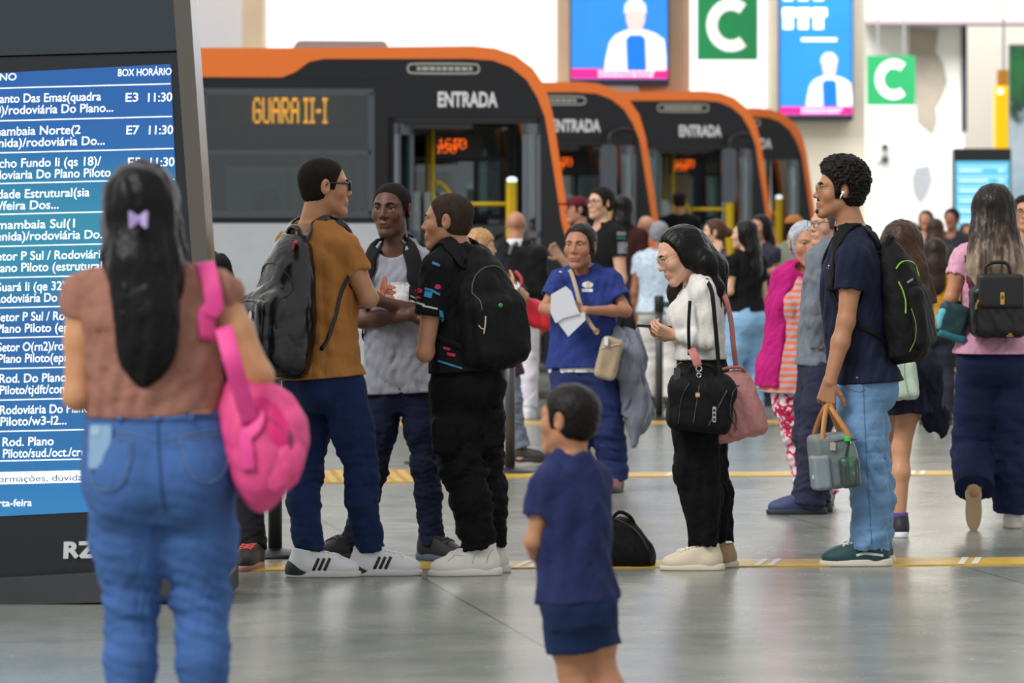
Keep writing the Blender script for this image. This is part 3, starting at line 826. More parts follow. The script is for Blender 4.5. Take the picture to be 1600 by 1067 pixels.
# ------------------------------------------------------------------ the terminal hall
GR = math.radians(5.4)                       # the floor pattern and the parked buses are turned a little
def gx(x, y, z=0.0, o=(0, 0)):
    "floor-grid coordinates turned by GR about (0, o)"
    return np.array([o[0] + x * math.cos(GR) - y * math.sin(GR), o[1] + x * math.sin(GR) + y * math.cos(GR), z])
def floor_mat():
    m = bpy.data.materials.new('polished_floor'); m.use_nodes = True; t = m.node_tree; b = t.nodes['Principled BSDF']
    co = N(t, 'ShaderNodeTexCoord'); mp = N(t, 'ShaderNodeMapping'); mp.inputs['Rotation'].default_value = (0, 0, -GR - math.radians(4.5)); t.links.new(co.outputs['Object'], mp.inputs[0])
    n = N(t, 'ShaderNodeTexNoise'); n.inputs['Scale'].default_value = 1.3; n.inputs['Detail'].default_value = 8; t.links.new(co.outputs['Object'], n.inputs['Vector'])
    r = ramp(t, [(0.25, srgb('6f746f')), (0.5, srgb('80837c')), (0.75, srgb('8f8f86'))]); t.links.new(n.outputs['Fac'], r.inputs[0])
    bk = N(t, 'ShaderNodeTexBrick', offset=0.0); bk.inputs['Scale'].default_value = 1; bk.inputs['Brick Width'].default_value = 2.4; bk.inputs['Row Height'].default_value = 3.4
    bk.inputs['Mortar Size'].default_value = 0.006; bk.inputs['Color1'].default_value = bk.inputs['Color2'].default_value = (1, 1, 1, 1); bk.inputs['Mortar'].default_value = (.45, .45, .45, 1); t.links.new(mp.outputs[0], bk.inputs['Vector'])
    mx = N(t, 'ShaderNodeMix', data_type='RGBA', blend_type='MULTIPLY'); mx.inputs[0].default_value = 1; t.links.new(r.outputs[0], mx.inputs[6]); t.links.new(bk.outputs['Color'], mx.inputs[7])
    t.links.new(mx.outputs[2], b.inputs['Base Color'])
    n2 = N(t, 'ShaderNodeTexNoise'); n2.inputs['Scale'].default_value = 5; n2.inputs['Detail'].default_value = 6; t.links.new(co.outputs['Object'], n2.inputs['Vector'])
    mr2 = N(t, 'ShaderNodeMapRange'); mr2.inputs[3].default_value = 0.16; mr2.inputs[4].default_value = 0.34; t.links.new(n2.outputs['Fac'], mr2.inputs[0]); t.links.new(mr2.outputs[0], b.inputs['Roughness'])
    b.inputs['Specular IOR Level'].default_value = 0.5
    return m
def struct(o): o['kind'] = 'structure'; return o
struct(link('floor', [(-40, 3, 0), (60, 3, 0), (60, 110, 0), (-40, 110, 0)], [(0, 1, 2, 3)], floor_mat(), smooth=False))
yel = mat('yellow_strip', 'c9a22c', 0.35, var=0.15, vscale=9); whi = plain('d8d6c8', .4); ydark = mat('yellow_strip_worn', 'b8932e', 0.45, var=0.25, vscale=14)
def strip(n, Y, x0, x1, wd=.36, gaps=()):
    mb = MB()
    def slab(a, b, c, d, z, m=0): mb.cur = m; mb.box((a, c, 0.0), (b, d, z), lambda p: gx(p[0], p[1], p[2], (0, Y)))
    slab(x0, x1, -wd / 2, wd / 2, .006)
    for g in gaps:
        for q in (0, .06): mb.cur = 1; mb.poly([gx(g + q, -wd / 2, .0075, (0, Y)), gx(g + q + .03, -wd / 2, .0075, (0, Y)), gx(g + q + .13, wd / 2, .0075, (0, Y)), gx(g + q + .10, wd / 2, .0075, (0, Y))], [(0, 1, 2, 3)])
    return struct(mb.build('trim_%d' % n, [yel, whi]))
strip(1, 16.72, -1.55, 9, .36, (-.37, -.02, 1.03, 1.93))
strip(2, 23.28, -3.5, 12, .42, (.9, 2.4))
strip(3, 30.2, -4.5, 14, .5)
strip(4, 36.6, 3.2, 15, .5); strip(5, 43.0, 3.6, 18, .6); strip(6, 52.7, 4.0, 20, .7)
mb = MB(); mb.box((-1.25, -.25, 0), (-.28, 1.0, .007), lambda p: gx(p[0], p[1], p[2], (0, 22.9)))      # tactile paving square with its domes
for i in range(12):
    for j in range(14): mb.box((-1.2 + i * .077, -.2 + j * .085, .006), (-1.17 + i * .077, -.165 + j * .085, .011), lambda p: gx(p[0], p[1], p[2], (0, 22.9)))
struct(mb.build('trim_7', ydark))
# pillars, walls
def wall_box(name, u0, u1, Y, z0, z1, m, depth=.6):
    a, b = px(u0, 0, Y)[0], px(u1, 0, Y)[0]; mb = MB(); mb.box((a, Y, z0), (b, Y + depth, z1)); return struct(mb.build(name, m))
cream = mat('beige_concrete', 'd6c4a8', .8, var=.08, vscale=1.5, bump=.2, bscale=8); white = mat('white_wall', 'f2f0ea', .8, var=.03, vscale=.8, bump=.1, bscale=6)
cream2 = mat('light_concrete', 'e2d8c6', .8, var=.06, vscale=1.2); bluewhite = mat('bluish_wall', 'd5d9de', .8, var=.03, vscale=.8)
wall_box('pillar', 871, 1078, 50.56, 0, 9, cream, 1.2)
wall_box('pillar', 1205, 1352, 63.56, 0, 9, cream2, 1.2)
wall_box('pillar', 378, 411, 60, 0, 9, cream, 1.0)
wall_box('wall_left', 200, 379, 60.2, 0, 9, bluewhite, .5)
wall_box('wall_back', 1250, 1506, 72, 0, 12, white, .5)
wall_box('wall_back', 1506, 2100, 78, 0, 12, mat('pale_wall', 'efe9df', .8), .5)
wall_box('trim_8', 1503, 1511, 71.95, 3.55, 5.6, plain('35353c', .5), .1)
wall_box('trim_9', 1352, 2100, 71.0, 5.6, 8.5, mat('beam_cream', 'ece4d2', .8), .9)
wall_box('trim_10', 1352, 1700, 70.98, 5.52, 5.6, plain('b9a9b4', .7), .9)
def stain(outline, Y, m):
    mb = MB(); P = [px(u, v, Y) for u, v in outline]; n = len(P)
    mb.poly(P + [p + np.array([0, .03, 0]) for p in P], [tuple(range(n - 1, -1, -1))] + [(i, (i + 1) % n, (i + 1) % n + n, i + n) for i in range(n)]); return struct(mb.build('trim', m))
stn = mat('bare_plaster', 'aea496', .9, var=.10, vscale=2.5)
o = stain([(1421, 43), (1466, 46), (1462, 82), (1474, 100), (1480, 128), (1472, 150), (1462, 168), (1464, 190), (1457, 210), (1446, 200), (1434, 190), (1431, 160), (1428, 120), (1421, 86)], 71.97, stn); o.name = 'trim_11'
o = stain([(1430, 262), (1452, 258), (1456, 280), (1450, 300), (1438, 316), (1428, 300), (1426, 280)], 71.97, mat('damp_patch', 'a9adb4', .9, var=.05)); o.name = 'trim_12'
# wall bracket
t = thing('wall_bracket', px(1383, 244, 71.9), 'small dark bracket fixed on the bare white wall', 'bracket')
mb = MB(); mb.rbox((-.05, -.02, .12), (.05, .1, .22), .03); mb.rbox((-.06, -.03, -.12), (.06, .1, 0), .03); mb.xf(lambda p: p + np.array(t.location)); mb.build('mount', plain('26263a'), t)
mb = MB(); mb.tube(smooth_path([px(1383, 238, 71.85), px(1383, 248, 71.8), px(1378, 252, 71.8), px(1370, 258, 71.9)], 12), .015); mb.build('cable', plain('55555a'), t)
# LED advertising screens on the pillars
sky_b = glow('2f8fe6', 1.0)
def ad_screen(u0, u1, vb, Y, vman, big, label):
    a, b = px(u0, vb, Y), px(u1, vb, Y); z0, z1 = a[2], a[2] + 3.3 * (b[0] - a[0]) / 1.25 * .62 + .35; x0, x1 = a[0], b[0]; s = 6000 / Y
    t = thing('advertising_screen', (a[0], Y, z0), label, 'screen', 'blue advertising screens on the pillars')
    mb = MB(); mb.rbox((x0 - .02, Y, z0 - .09), (x1 + .02, Y + .22, z1 + .02), .03); mb.build('casing', plain('24262c', .5), t)
    D = lambda y: Y - .002 - .003 * y
    mb = MB(); mb.box((x0, Y - .006, z0), (x1, Y, z1)); pn = mb.build('panel', mat('screen_blue', '2680dc', .4, emit=.66, var=.12, vscale=1.2), t)
    pp = lambda u, v, y=3: [(u - CX) * Y / FPX, D(y) - .004, CH - (v - HY) * Y / FPX]
    def shape(name, pts, m, y=3): q = MB(); P = [pp(u, v, y) for u, v in pts]; q.poly(P, [tuple(range(len(P)))]); return q.build(name, m, t)
    mb = MB(); mb.box((x0, Y - .011, z0 + .01), (x1, Y - .006, z0 + .14)); mb.build('banner', glow('d61f7e', .75), t)
    mb = MB(); r = random.Random(3)
    for row in range(2):
        x = x0 + .35
        while x < x1 - .2: wd = r.uniform(.03, .08); mb.box((x, Y - .013, z0 + .035 + row * .05), (x + wd, Y - .011, z0 + .062 + row * .05)); x += wd + .015
    mb.build('lettering', glow('f4dfee', .9), t)
    k = (u1 - u0) / 150; cx, vb2 = vman
    f = lambda L: [(cx + k * x, vb2 + k * y) for x, y in L]
    shape('jacket', f([(-48, 0), (-46, -18), (-40, -44), (-30, -56), (-12, -64), (14, -64), (32, -58), (46, -48), (49, -20), (49, 0)]), glow('dfe3e6', .72), 3)
    shape('shirt_front', f([(-12, 0), (-14, -48), (-8, -55), (10, -55), (16, -50), (18, 0)]), glow('0a68cc', .8), 4)
    shape('face', f([(1 + 15 * math.cos(q), -84 + 24 * math.sin(q)) for q in np.linspace(0, 6.28, 20, endpoint=False)]), glow('d9b9b4', .8), 4)
    shape('hat', f([(-17, -88), (-16, -102), (-8, -112), (8, -112), (17, -102), (18, -88), (10, -94), (-8, -94)]), glow('cfd6e2', .85), 5)
    if big:
        mb = MB(); r = random.Random(5)
        for row, (zz, hh) in enumerate(((4.98, .34), (5.45, .34))):
            x = x0 + .05
            for i in range(3): mb.box((x, Y - .012, zz), (x + .16, Y - .006, zz + hh)); mb.box((x, Y - .012, zz + hh * .6), (x + .22, Y - .006, zz + hh)); x += .25
        mb.box((x0 + .35, Y - .012, 4.78), (x1 - .25, Y - .006, 4.83)); mb.build('headline', glow('ffffff', 1.0), t)
    return t
ad_screen(893, 1043, 124, 50.3, (992, 110), False, 'blue screen on the nearer pillar showing a man cut at the top of the frame')
ad_screen(1219, 1331, 180, 63.3, (1295, 166), True, 'blue screen on the farther pillar with white headline above a man in a hat')
# hanging letter signs
def c_sign(u0, u1, v0, v1, Y, label):
    a, b = px(u0, v1, Y), px(u1, v0, Y); t = thing('hanging_sign', (a[0], Y, a[2]), label, 'sign', 'green platform letter signs')
    mb = MB(); mb.box((a[0], Y, a[2]), (b[0], Y + .12, b[2])); mb.build('board', mat('sign_green', '1f9a5c', .45, emit=.10), t)
    mb = MB(); h = b[2] - a[2]; cx, cz = (a[0] + b[0]) / 2 + .05 * h, (a[2] + b[2]) / 2 + .02 * h; ro, ri = .405 * h, .225 * h; P = []
    an = np.linspace(math.radians(52), math.radians(308), 40)
    V = [(cx + ro * .92 * math.cos(q), Y - .012, cz + ro * math.sin(q)) for q in an] + [(cx + ri * .92 * math.cos(q), Y - .012, cz + ri * math.sin(q)) for q in an]
    mb.poly(V, [(i, i + 1, 41 + i, 40 + i) for i in range(39)]); mb.build('letter', glow('f6f6f6', .5), t)
    mb = MB()
    for x in (a[0] + .2, b[0] - .2): mb.tube([(x, Y + .06, b[2]), (x, Y + .06, 9)], .02)
    mb.build('hanger', plain('9a9a9a', .5), t)
c_sign(1090, 1184, -10, 93, 54.5, 'larger nearer green sign with white letter C, lit sky behind it')
c_sign(1355, 1430, 87, 164, 70.0, 'smaller farther green sign with white letter C against the white wall')
# yellow lit post and landscape poster by the far wall
t = thing('yellow_sign_post', px(1567, 235, 62), 'tall yellow sign box hanging beside the landscape poster', 'sign')
P0, P1 = px(1555, 232, 62), px(1578, 134, 62)
mb = MB(); mb.rbox((P0[0], 62, P0[2]), (P1[0], 62.25, P1[2]), .03); mb.build('box', mat('sign_yellow', 'e8b90c', .4, emit=.35), t)
P0, P1 = px(1560, 134, 62), px(1577, 109, 62); mb = MB(); mb.box((P0[0], 62.02, P0[2]), (P1[0], 62.22, P1[2])); mb.build('bracket', plain('b47a1a', .5), t)
mb = MB(); mb.ball(px(1563, 143, 61.97), .045); mb.build('lamp', glow('fff2b0', 2.5), t, True)
mb = MB(); mb.tube([px(1568, 110, 62.1), px(1568, -60, 62.1)], .02); mb.build('hanger', plain('8a8a8a', .5), t)
Yp = 60.5; t = thing('landscape_poster', px(1600, 330, Yp), 'tall poster of green leaves above pale blue water at the frame edge', 'poster')
pm = bpy.data.materials.new('poster_print'); pm.use_nodes = True; q = pm.node_tree; b = q.nodes['Principled BSDF']; co = N(q, 'ShaderNodeTexCoord'); sx = N(q, 'ShaderNodeSeparateXYZ'); q.links.new(co.outputs['Object'], sx.inputs[0])
nz = N(q, 'ShaderNodeTexNoise'); nz.inputs['Scale'].default_value = 4; q.links.new(co.outputs['Object'], nz.inputs[0]); ad = N(q, 'ShaderNodeMath', operation='MULTIPLY_ADD'); ad.inputs[1].default_value = 1.2; q.links.new(nz.outputs['Fac'], ad.inputs[0]); q.links.new(sx.outputs['Z'], ad.inputs[2])
m2 = N(q, 'ShaderNodeMapRange'); m2.inputs[1].default_value = .4; m2.inputs[2].default_value = 3.4; q.links.new(ad.outputs[0], m2.inputs[0]); r = ramp(q, [(0, srgb('8fb6cc')), (.35, srgb('c6d8e4')), (.52, srgb('b8ccd8')), (.6, srgb('2a4a3a')), (.8, srgb('2f7a45')), (1, srgb('1f5a38'))]); q.links.new(m2.outputs[0], r.inputs[0]); q.links.new(r.outputs[0], b.inputs['Base Color'])
mb = MB(); a = px(1578, 345, Yp); c = px(1690, 74, Yp); mb.box((a[0], Yp, a[2]), (c[0], Yp + .06, c[2])); mb.build('print', pm, t)
mb = MB(); mb.box((a[0] - .0, Yp + .06, a[2] - 1.9), (c[0], Yp + .2, c[2] + .05)); mb.build('stand', plain('5a5f66', .5), t)

# ------------------------------------------------------------------ queue barriers
def stanchion(u, v, label, belt_to=None, grp='belt barrier posts'):
    Y = FPX * CH / (v - HY); b = px(u, v, Y); t = thing('queue_barrier_post', b, label, 'barrier post', grp); k = plain('17181b', .45)
    mb = MB(); mb.lathe(b, [(.165, 0), (.17, .008), (.16, .018), (.05, .032), (.03, .04)], 28); mb.build('base', k, t, True)
    mb = MB(); mb.lathe(b, [(.031, .03), (.031, .88)], 18); mb.build('pole', plain('3a3c40', .4), t, True)
    mb = MB(); mb.lathe(b, [(.031, .86), (.04, .87), (.04, .985), (.03, 1.0)], 18); mb.build('cap', k, t, True)
    if belt_to is not None:
        e = belt_to; mb = MB(); P = np.array([lerp(b + UP * .93, e, q) - UP * .03 * math.sin(math.pi * q) for q in np.linspace(0, 1, 12)]); mb.tube(P, 0, flat=(np.array([0, -1.0, .0]), .024, .0015)); mb.build('belt', plain('2f8a68', .7), t)
    return t
UP = np.array([0, 0, 1.0])
stanchion(430, 869, 'black barrier post by the boarding line, only its round base showing by the white sneakers')
stanchion(797, 739, 'black barrier post with round base beside the striding sandal')
stanchion(672, 724, 'black barrier post with base seen between the legs of the waiting men')
stanchion(1030, 656, 'dark barrier post standing in front of the floral shirt with a green belt', px(1238, 478, 32.2))
# ------------------------------------------------------------------ buses
GLY = {'G': ['01110', '10001', '10000', '10111', '10001', '10001', '01110'], 'U': ['10001'] * 6 + ['01110'], 'A': ['01110', '10001', '10001', '11111', '10001', '10001', '10001'],
       'R': ['11110', '10001', '10001', '11110', '10100', '10010', '10001'], 'I': ['111', '010', '010', '010', '010', '010', '111'], '-': ['000', '000', '000', '111', '000', '000', '000'], ' ': ['0'] * 7,
       '1': ['010', '110', '010', '010', '010', '010', '111'], '6': ['01110', '10000', '10000', '11110', '10001', '10001', '01110'], '7': ['11111', '00001', '00010', '00100', '00100', '01000', '01000'], '0': ['01110', '10001', '10011', '10101', '11001', '10001', '01110'], '5': ['11111', '10000', '11110', '00001', '00001', '10001', '01110'], '2': ['01110', '10001', '00001', '00110', '01000', '10000', '11111']}
def led(mb, s, x, y, z, d, T, bold=1, dz=None):
    dz = dz or d
    for ch in s:
        g = GLY[ch]
        for r_, row in enumerate(g):
            for c_, q in enumerate(row):
                if q == '1':
                    a = x + c_ * d; b = z - r_ * dz; mb.poly([T((a, y, b)), T((a + d * .92 * bold, y, b)), T((a + d * .92 * bold, y, b + dz * .9)), T((a, y, b + dz * .9))], [(0, 1, 2, 3)])
        x += (len(g[0]) + 1) * d
    return x
def bus(name_label, uf, Y, H=3.2, sign=None, mirror=False, seed=1, inner=True):
    X0 = px(uf, 0, Y)[0]; k = H / 3.2
    t = thing('bus', (X0, Y, 0), name_label, 'bus', 'orange and black city buses parked side by side')
    T = lambda p: gx(p[0], p[1], p[2] * k, (X0, Y))
    black = mat('bus_black', '15171c', .3, spec=.4); orange = mat('bus_orange', 'e8762a', .35); silver = mat('bus_silver', 'b4b8bc', .35, var=.04); dk = plain('15171a', .5); grey = plain('6a6f78', .4)
    W = 2.5
    def B(): return MB()
    def fin(mb, name, m, par=t, sm=False, label=None): mb.xf(T); return mb.build(name, m, par, sm, label=label)
    front = [(.30, .32), (.33, .9), (.27, 1.25), (.17, 1.62), (.02, 2.60), (-.05, 2.84), (-.16, 3.0), (-.32, 3.12), (-.5, 3.18), (-.7, 3.2)]
    # shell panels of both long sides
    sill = 1.60
    for y0, y1, nm in ((0, .07, 'side'), (W - .07, W, 'side')):
        far = y0 > 1
        mb = B()
        door = -1.43 if not far else -.35
        if not far:
            mb.prism([(-11, .32), (-3.25, .32), (-3.2, .75), (-2.95, .95), (-2.45, .95), (-2.2, .75), (-2.15, .32), (door - .05, .32), (door - .05, sill), (-11, sill)], 1, y0, y1)
        else: mb.prism([(-11, .32), (.25, .32), (.28, 1.2), (.17, sill), (-11, sill)], 1, y0, y1)
        fin(mb, 'lower_panel', silver)
        mb = B(); wins = [(-10.8, -9.3), (-9.2, -7.7), (-7.6, -6.1), (-6.0, -4.8), (-4.7, -3.28), (-3.13, -1.62)] if not far else [(-10.8, -9.3), (-9.2, -7.7), (-7.6, -6.1), (-6.0, -4.5), (-4.4, -3.0), (-2.9, -1.55), (-1.45, -.12)]
        zt, zb = 2.78, 1.68
        mb.box((-11, y0, sill), (door, y1, zb)); mb.box((-11, y0, zt), (door, y1, 2.93)); xs = [-11] + [q for w_ in wins for q in w_] + [door]
        for i in range(0, len(xs), 2):
            if xs[i + 1] - xs[i] > .01: mb.box((xs[i], y0, zb), (xs[i + 1], y1, zt))
        if far: mb.box((-.35, y0, 2.55), (-.02, y1, 2.93))
        fin(mb, 'window_band', black)
        mb = B(); gl = B()
        for a, b in wins:
            yy = y0 - .012 if not far else y1
            for lo, hi in (((a - .02, yy, zb - .03), (b + .02, yy + .03, zb + .03)), ((a - .02, yy, zt - .03), (b + .02, yy + .03, zt + .03)), ((a - .03, yy, zb), (a + .03, yy + .03, zt)), ((b - .03, yy, zb), (b + .03, yy + .03, zt)), ((a, yy, 2.215), (b, yy + .03, 2.26)), (((a + b) / 2 + .30, yy, zb), ((a + b) / 2 + .345, yy + .03, 2.23))): mb.box(lo, hi)
            gl.cur = 0; gl.box((a, yy + .012, zb), (b, yy + .02, 2.23)); gl.cur = 1; gl.box((a, yy + .012, 2.24), (b, yy + .02, zt))
        f_ = fin(mb, 'window_frame', plain('454a52', .4)); fin(gl, 'window_glass', [glass('bus_glass', (.60, .66, .64), .045), glass('bus_glass_dark', (.34, .36, .31), .05)], f_)
    # fascia above the door, orange roof edge, front pillar (near side and far side)
    for y0, y1 in ((-.004, .08), (W - .08, W + .004)):
        mb = B(); mb.prism([(-11, 2.91), (-2.42, 2.91), (-2.30, 2.96), (-2.18, 3.05), (-2.05, 3.078), (-.75, 3.085), (-.52, 3.07), (-.36, 3.01), (-.22, 2.90), (-.12, 2.74), (-.05, 2.56), (.01, 2.2), (.10, 1.62), (.19, 1.25), (.24, .9), (.22, .32)] + front + [(-2.4, 3.175), (-11, 3.15)], 1, y0, y1); fin(mb, 'roof_edge', orange)
        mb = B(); mb.prism([(-2.42, 2.90), (-2.30, 2.955), (-2.18, 3.045), (-2.05, 3.073), (-.75, 3.08), (-.52, 3.065), (-.36, 3.005), (-.22, 2.895), (-.12, 2.735), (-.05, 2.56), (-.05, 2.555), (-1.46, 2.555), (-1.46, 2.90)], 1, y0, y1); fin(mb, 'fascia', black)
        mb = B(); mb.prism([(-.05, 2.56), (-.09, 2.56), (-.06, .32), (.22, .32), (.24, .9), (.19, 1.25), (.10, 1.62), (.01, 2.2)], 1, y0, y1 - .02); fin(mb, 'front_pillar', dk)
    # roof, floor, rear, front
    mb = B(); mb.box((-11, 0.05, 3.0), (-.7, W - .05, 3.15)); P = [(-.7, 3.2), (-.5, 3.18), (-.32, 3.12), (-.16, 3.0), (-.05, 2.84), (-.05, 2.6), (-.7, 2.6)]; mb.prism(P, 1, .08, W - .08); fin(mb, 'roof', orange)
    mb = B(); mb.box((-10.9, .07, 2.46), (-.7, W - .07, 2.50)); fin(mb, 'ceiling_panel', plain('5a5d5f', .7))
    mb = B(); mb.box((-11, .02, .34), (.15, W - .02, .42)); mb.box((-10.9, .1, .42), (-3.3, W - .1, .95)); fin(mb, 'cabin_floor', plain('3a3c40', .7))
    mb = B(); mb.box((-11.05, 0, .32), (-10.95, W, 3.15)); fin(mb, 'rear_panel', orange)
    mb = B(); mb.prism([(.17, 1.2), (.28, 1.2), (.33, .9), (.30, .32), (.15, .32)], 1, 0.08, W - .08); fin(mb, 'front_bumper', orange)
    mb = B(); mb.prism([(.17, 1.2), (.27, 1.22), (.17, 1.62), (.03, 2.58), (.0, 2.58), (.13, 1.62)], 1, .08, W - .08); fin(mb, 'windscreen', glass('windscreen_glass', (.72, .8, .78), .08))
    mb = B(); mb.rbox((-2.28, .8, 3.15), (-1.42, 1.9, 3.285), .06, 4); fin(mb, 'roof_hatch', plain('8b8d90', .6))
    # wheels
    for xw in (-2.7, -8.2):
        for yw in (.02, W - .30):
            mb = B(); mb.lathe((xw, yw, .48), [(.20, 0), (.47, .02), (.48, .06), (.48, .24), (.46, .28), (.2, .28)], 28, 1); wh = fin(mb, 'wheel', plain('141414', .8), sm=False); mb = B(); mb.lathe((xw, yw - .005, .48), [(.06, -.03), (.12, -.03), (.25, .01), (.26, .05)], 20, 1); fin(mb, 'hub', plain('8b8d90', .4, .6), wh)
    # door: posts, two folded leaves with glass
    mb = B(); mb.box((-1.47, .0, .34), (-1.40, .09, 2.56)); mb.box((-.13, .0, .34), (-.09, .09, 2.56)); mb.box((-1.47, .0, 2.50), (-.09, .09, 2.56)); fin(mb, 'door_frame', dk)
    for (xa, ya, xb, yb, m_) in ((-1.40, -.03, -1.24, .12, grey), (-.25, -.05, -.09, .02, grey)):
        mb = B(); gl = B(); d = np.array([xb - xa, yb - ya]); L = np.linalg.norm(d); d /= L; n_ = np.array([-d[1], d[0]])
        def bar(mb, s0, s1, z0, z1, th=.018): mb.box((0, 0, 0), (1, 1, 1), lambda p: (xa + d[0] * (s0 + (s1 - s0) * p[0]) + n_[0] * th * (p[1] - .5) * 2, ya + d[1] * (s0 + (s1 - s0) * p[0]) + n_[1] * th * (p[1] - .5) * 2, z0 + (z1 - z0) * p[2]))
        bar(mb, 0, .045, .40, 2.5); bar(mb, L - .045, L, .40, 2.5); bar(mb, 0, L, .40, .62); bar(mb, 0, L, 2.40, 2.5); bar(mb, 0, L, 1.47, 1.53)
        bar(gl, .045, L - .045, .62, 2.40, .004); lf = fin(mb, 'door_leaf', m_); fin(gl, 'door_glass', glass('door_glass', (.6, .8, .78), .12), lf)
    # fascia writing and badge
    zt = (CH - (145 - HY) * 34.7 / FPX, CH - (167 - HY) * 34.7 / FPX)
    mb = B(); V, F = text_polys('ENTRADA', .185, bold=.006, xs=.80); xs_ = V[:, 0].max(); V = V * np.array([.545 / xs_, 1]); mb.poly([(-1.025 + x, -.008, 2.655 + z) for x, z in V], F); fin(mb, 'door_lettering', plain('d9dadc', .5), label='white lettering ENTRADA')
    mb = B(); n = 28; ring = []
    def oval(q, rx, rz): c, s_ = math.cos(q), math.sin(q); return (-.97 + (rx - rz) * max(-1, min(1, c * 3)) + rz * c, 2.995 + rz * s_)
    an = [2 * math.pi * i / n for i in range(n)]; V = [(oval(q, .33, .052)[0], -.010, oval(q, .33, .052)[1]) for q in an] + [(oval(q, .315, .036)[0], -.010, oval(q, .315, .036)[1]) for q in an]
    mb.poly(V, [(i, (i + 1) % n, n + (i + 1) % n, n + i) for i in range(n)]); r = random.Random(seed)
    x = -1.21
    while x < -.74: w_ = r.uniform(.03, .06); mb.box((x, -.012, 2.978), (x + w_, -.008, 3.012)); x += w_ + .012
    fin(mb, 'maker_badge', plain('a9a9a0', .4))
    # destination display behind the window
    mb = B(); mb.box((-2.98, .10, 2.49), (-1.85, .16, 2.76)); dsp = fin(mb, 'destination_display', plain('c3ccc6', .35))
    if sign:
        mb = B(); led(mb, sign, -2.68, .094, 2.70, .0142, lambda p: p, 1.25, .0345); mb.xf(T); mb.build('led_lettering', glow('ffae10', 6.0), dsp)
    # cabin
    mb = B()
    ye = mat('rail_yellow', 'd8b312', .4)
    for x, y in ((-1.03, .5), (-1.0, 1.6), (-2.2, .6), (-3.4, .7), (-4.4, 1.8)):
        m1 = B(); m1.tube([(x, y, .42), (x, y, 2.46)], .02); fin(m1, 'grab_pole', ye, sm=True)
    m1 = B(); m1.tube(smooth_path([(-1.0, .5, 1.98), (-.94, .5, 1.96), (-.86, .5, 1.84), (-.80, .5, 1.6), (-.80, .5, .9)], 20), .022); fin(m1, 'curved_rail', ye, sm=True)
    m1 = B(); m1.tube([(-.80, .5, 1.78), (-.32, .38, 1.78)], .022); fin(m1, 'cross_rail', ye, sm=True)
    m1 = B(); m1.rbox((-.37, .30, .42), (-.265, .42, 1.98), .03, 3, 2); fin(m1, 'card_reader_post', ye); m1 = B(); m1.ball((-.315, .36, 2.0), (.05, .05, .03)); fin(m1, 'reader_lamp', glow('d8f0f4', 1.0), sm=True)
    m1 = B(); m1.rbox((-.5, 1.2, .42), (.08, W - .15, 1.35), .08); fin(m1, 'dashboard', plain('24262a', .6))
    m1 = B(); m1.tube([( -.45 + .22 * math.cos(q), 1.85 + .22 * math.sin(q), 1.42 + .10 * math.cos(q)) for q in np.linspace(0, 6.28, 24, endpoint=False)], .014, closed=True); fin(m1, 'steering_wheel', plain('1a1a1a'), sm=True)
    m1 = B(); m1.box((-.80, 1.15, .42), (-1.35, 1.2, 1.9)); fin(m1, 'driver_partition', glass('cab_glass', (.7, .78, .76), .1))
    m1 = B(); m1.box((-1.0, 1.05, 2.22), (-.52, 1.12, 2.44)); ds = fin(m1, 'inner_display', plain('101112', .4)); m1 = B(); led(m1, '1' + '67', -.93, 1.045, 2.38, .014, lambda p: p); led(m1, '10', -.80, 1.045, 2.38, .014, lambda p: p); led(m1, '150', -.95, 1.045, 2.33, .012, lambda p: p); m1.xf(T); m1.build('led_lettering', glow('f0620a', .9), ds)
    sg = plain('25403a', .7)
    for x in (-2.2, -2.95, -3.7, -4.5, -5.4):
        for y in (.35, 1.85):
            m1 = B(); m1.rbox((x - .2, y - .2, .85), (x + .22, y + .2, .98), .05); m1.prism([(x - .26, .95), (x - .16, .95), (x - .22, 1.75), (x - .27, 1.92), (x - .36, 1.92), (x - .36, 1.75)], 1, y - .2, y + .2); fin(m1, 'passenger_seat', sg)
    m1 = B(); m1.rbox((-1.25, 1.55, .9), (-.8, 2.1, 1.02), .06); m1.prism([(-1.3, 1.0), (-1.15, 1.0), (-1.25, 2.0), (-1.38, 2.0)], 1, 1.6, 2.05); fin(m1, 'driver_seat', plain('1c1e22', .8))
    if mirror:
        m1 = B(); m1.tube(smooth_path([(-.12, -.01, 2.66), (-.25, -.16, 2.68), (-.40, -.26, 2.62), (-.42, -.28, 2.45)], 14), .02); a_ = fin(m1, 'mirror_arm', dk, sm=True)
        m1 = B(); m1.rbox((-.52, -.36, 1.85), (-.34, -.22, 2.5), .06, 4); fin(m1, 'mirror', plain('4a4f58', .3))
    return t
bus('orange and black bus nearest the hall, amber route sign and silver side behind the men', 860, 34.7, 3.2, 'GUARA II-I', seed=1)
bus('second parked bus, just behind the nearest one, mirror hanging across its door', 1006, 42.2, 3.2, None, True, seed=2)
bus('third parked bus with ENTRADA over its open door, dark capped head in front', 1186, 48.6, 3.36, None, True, seed=3)
bus('farthest orange bus, narrow strip seen beside the curly haired man', 1258, 54.5, 3.36, None, False, seed=4)
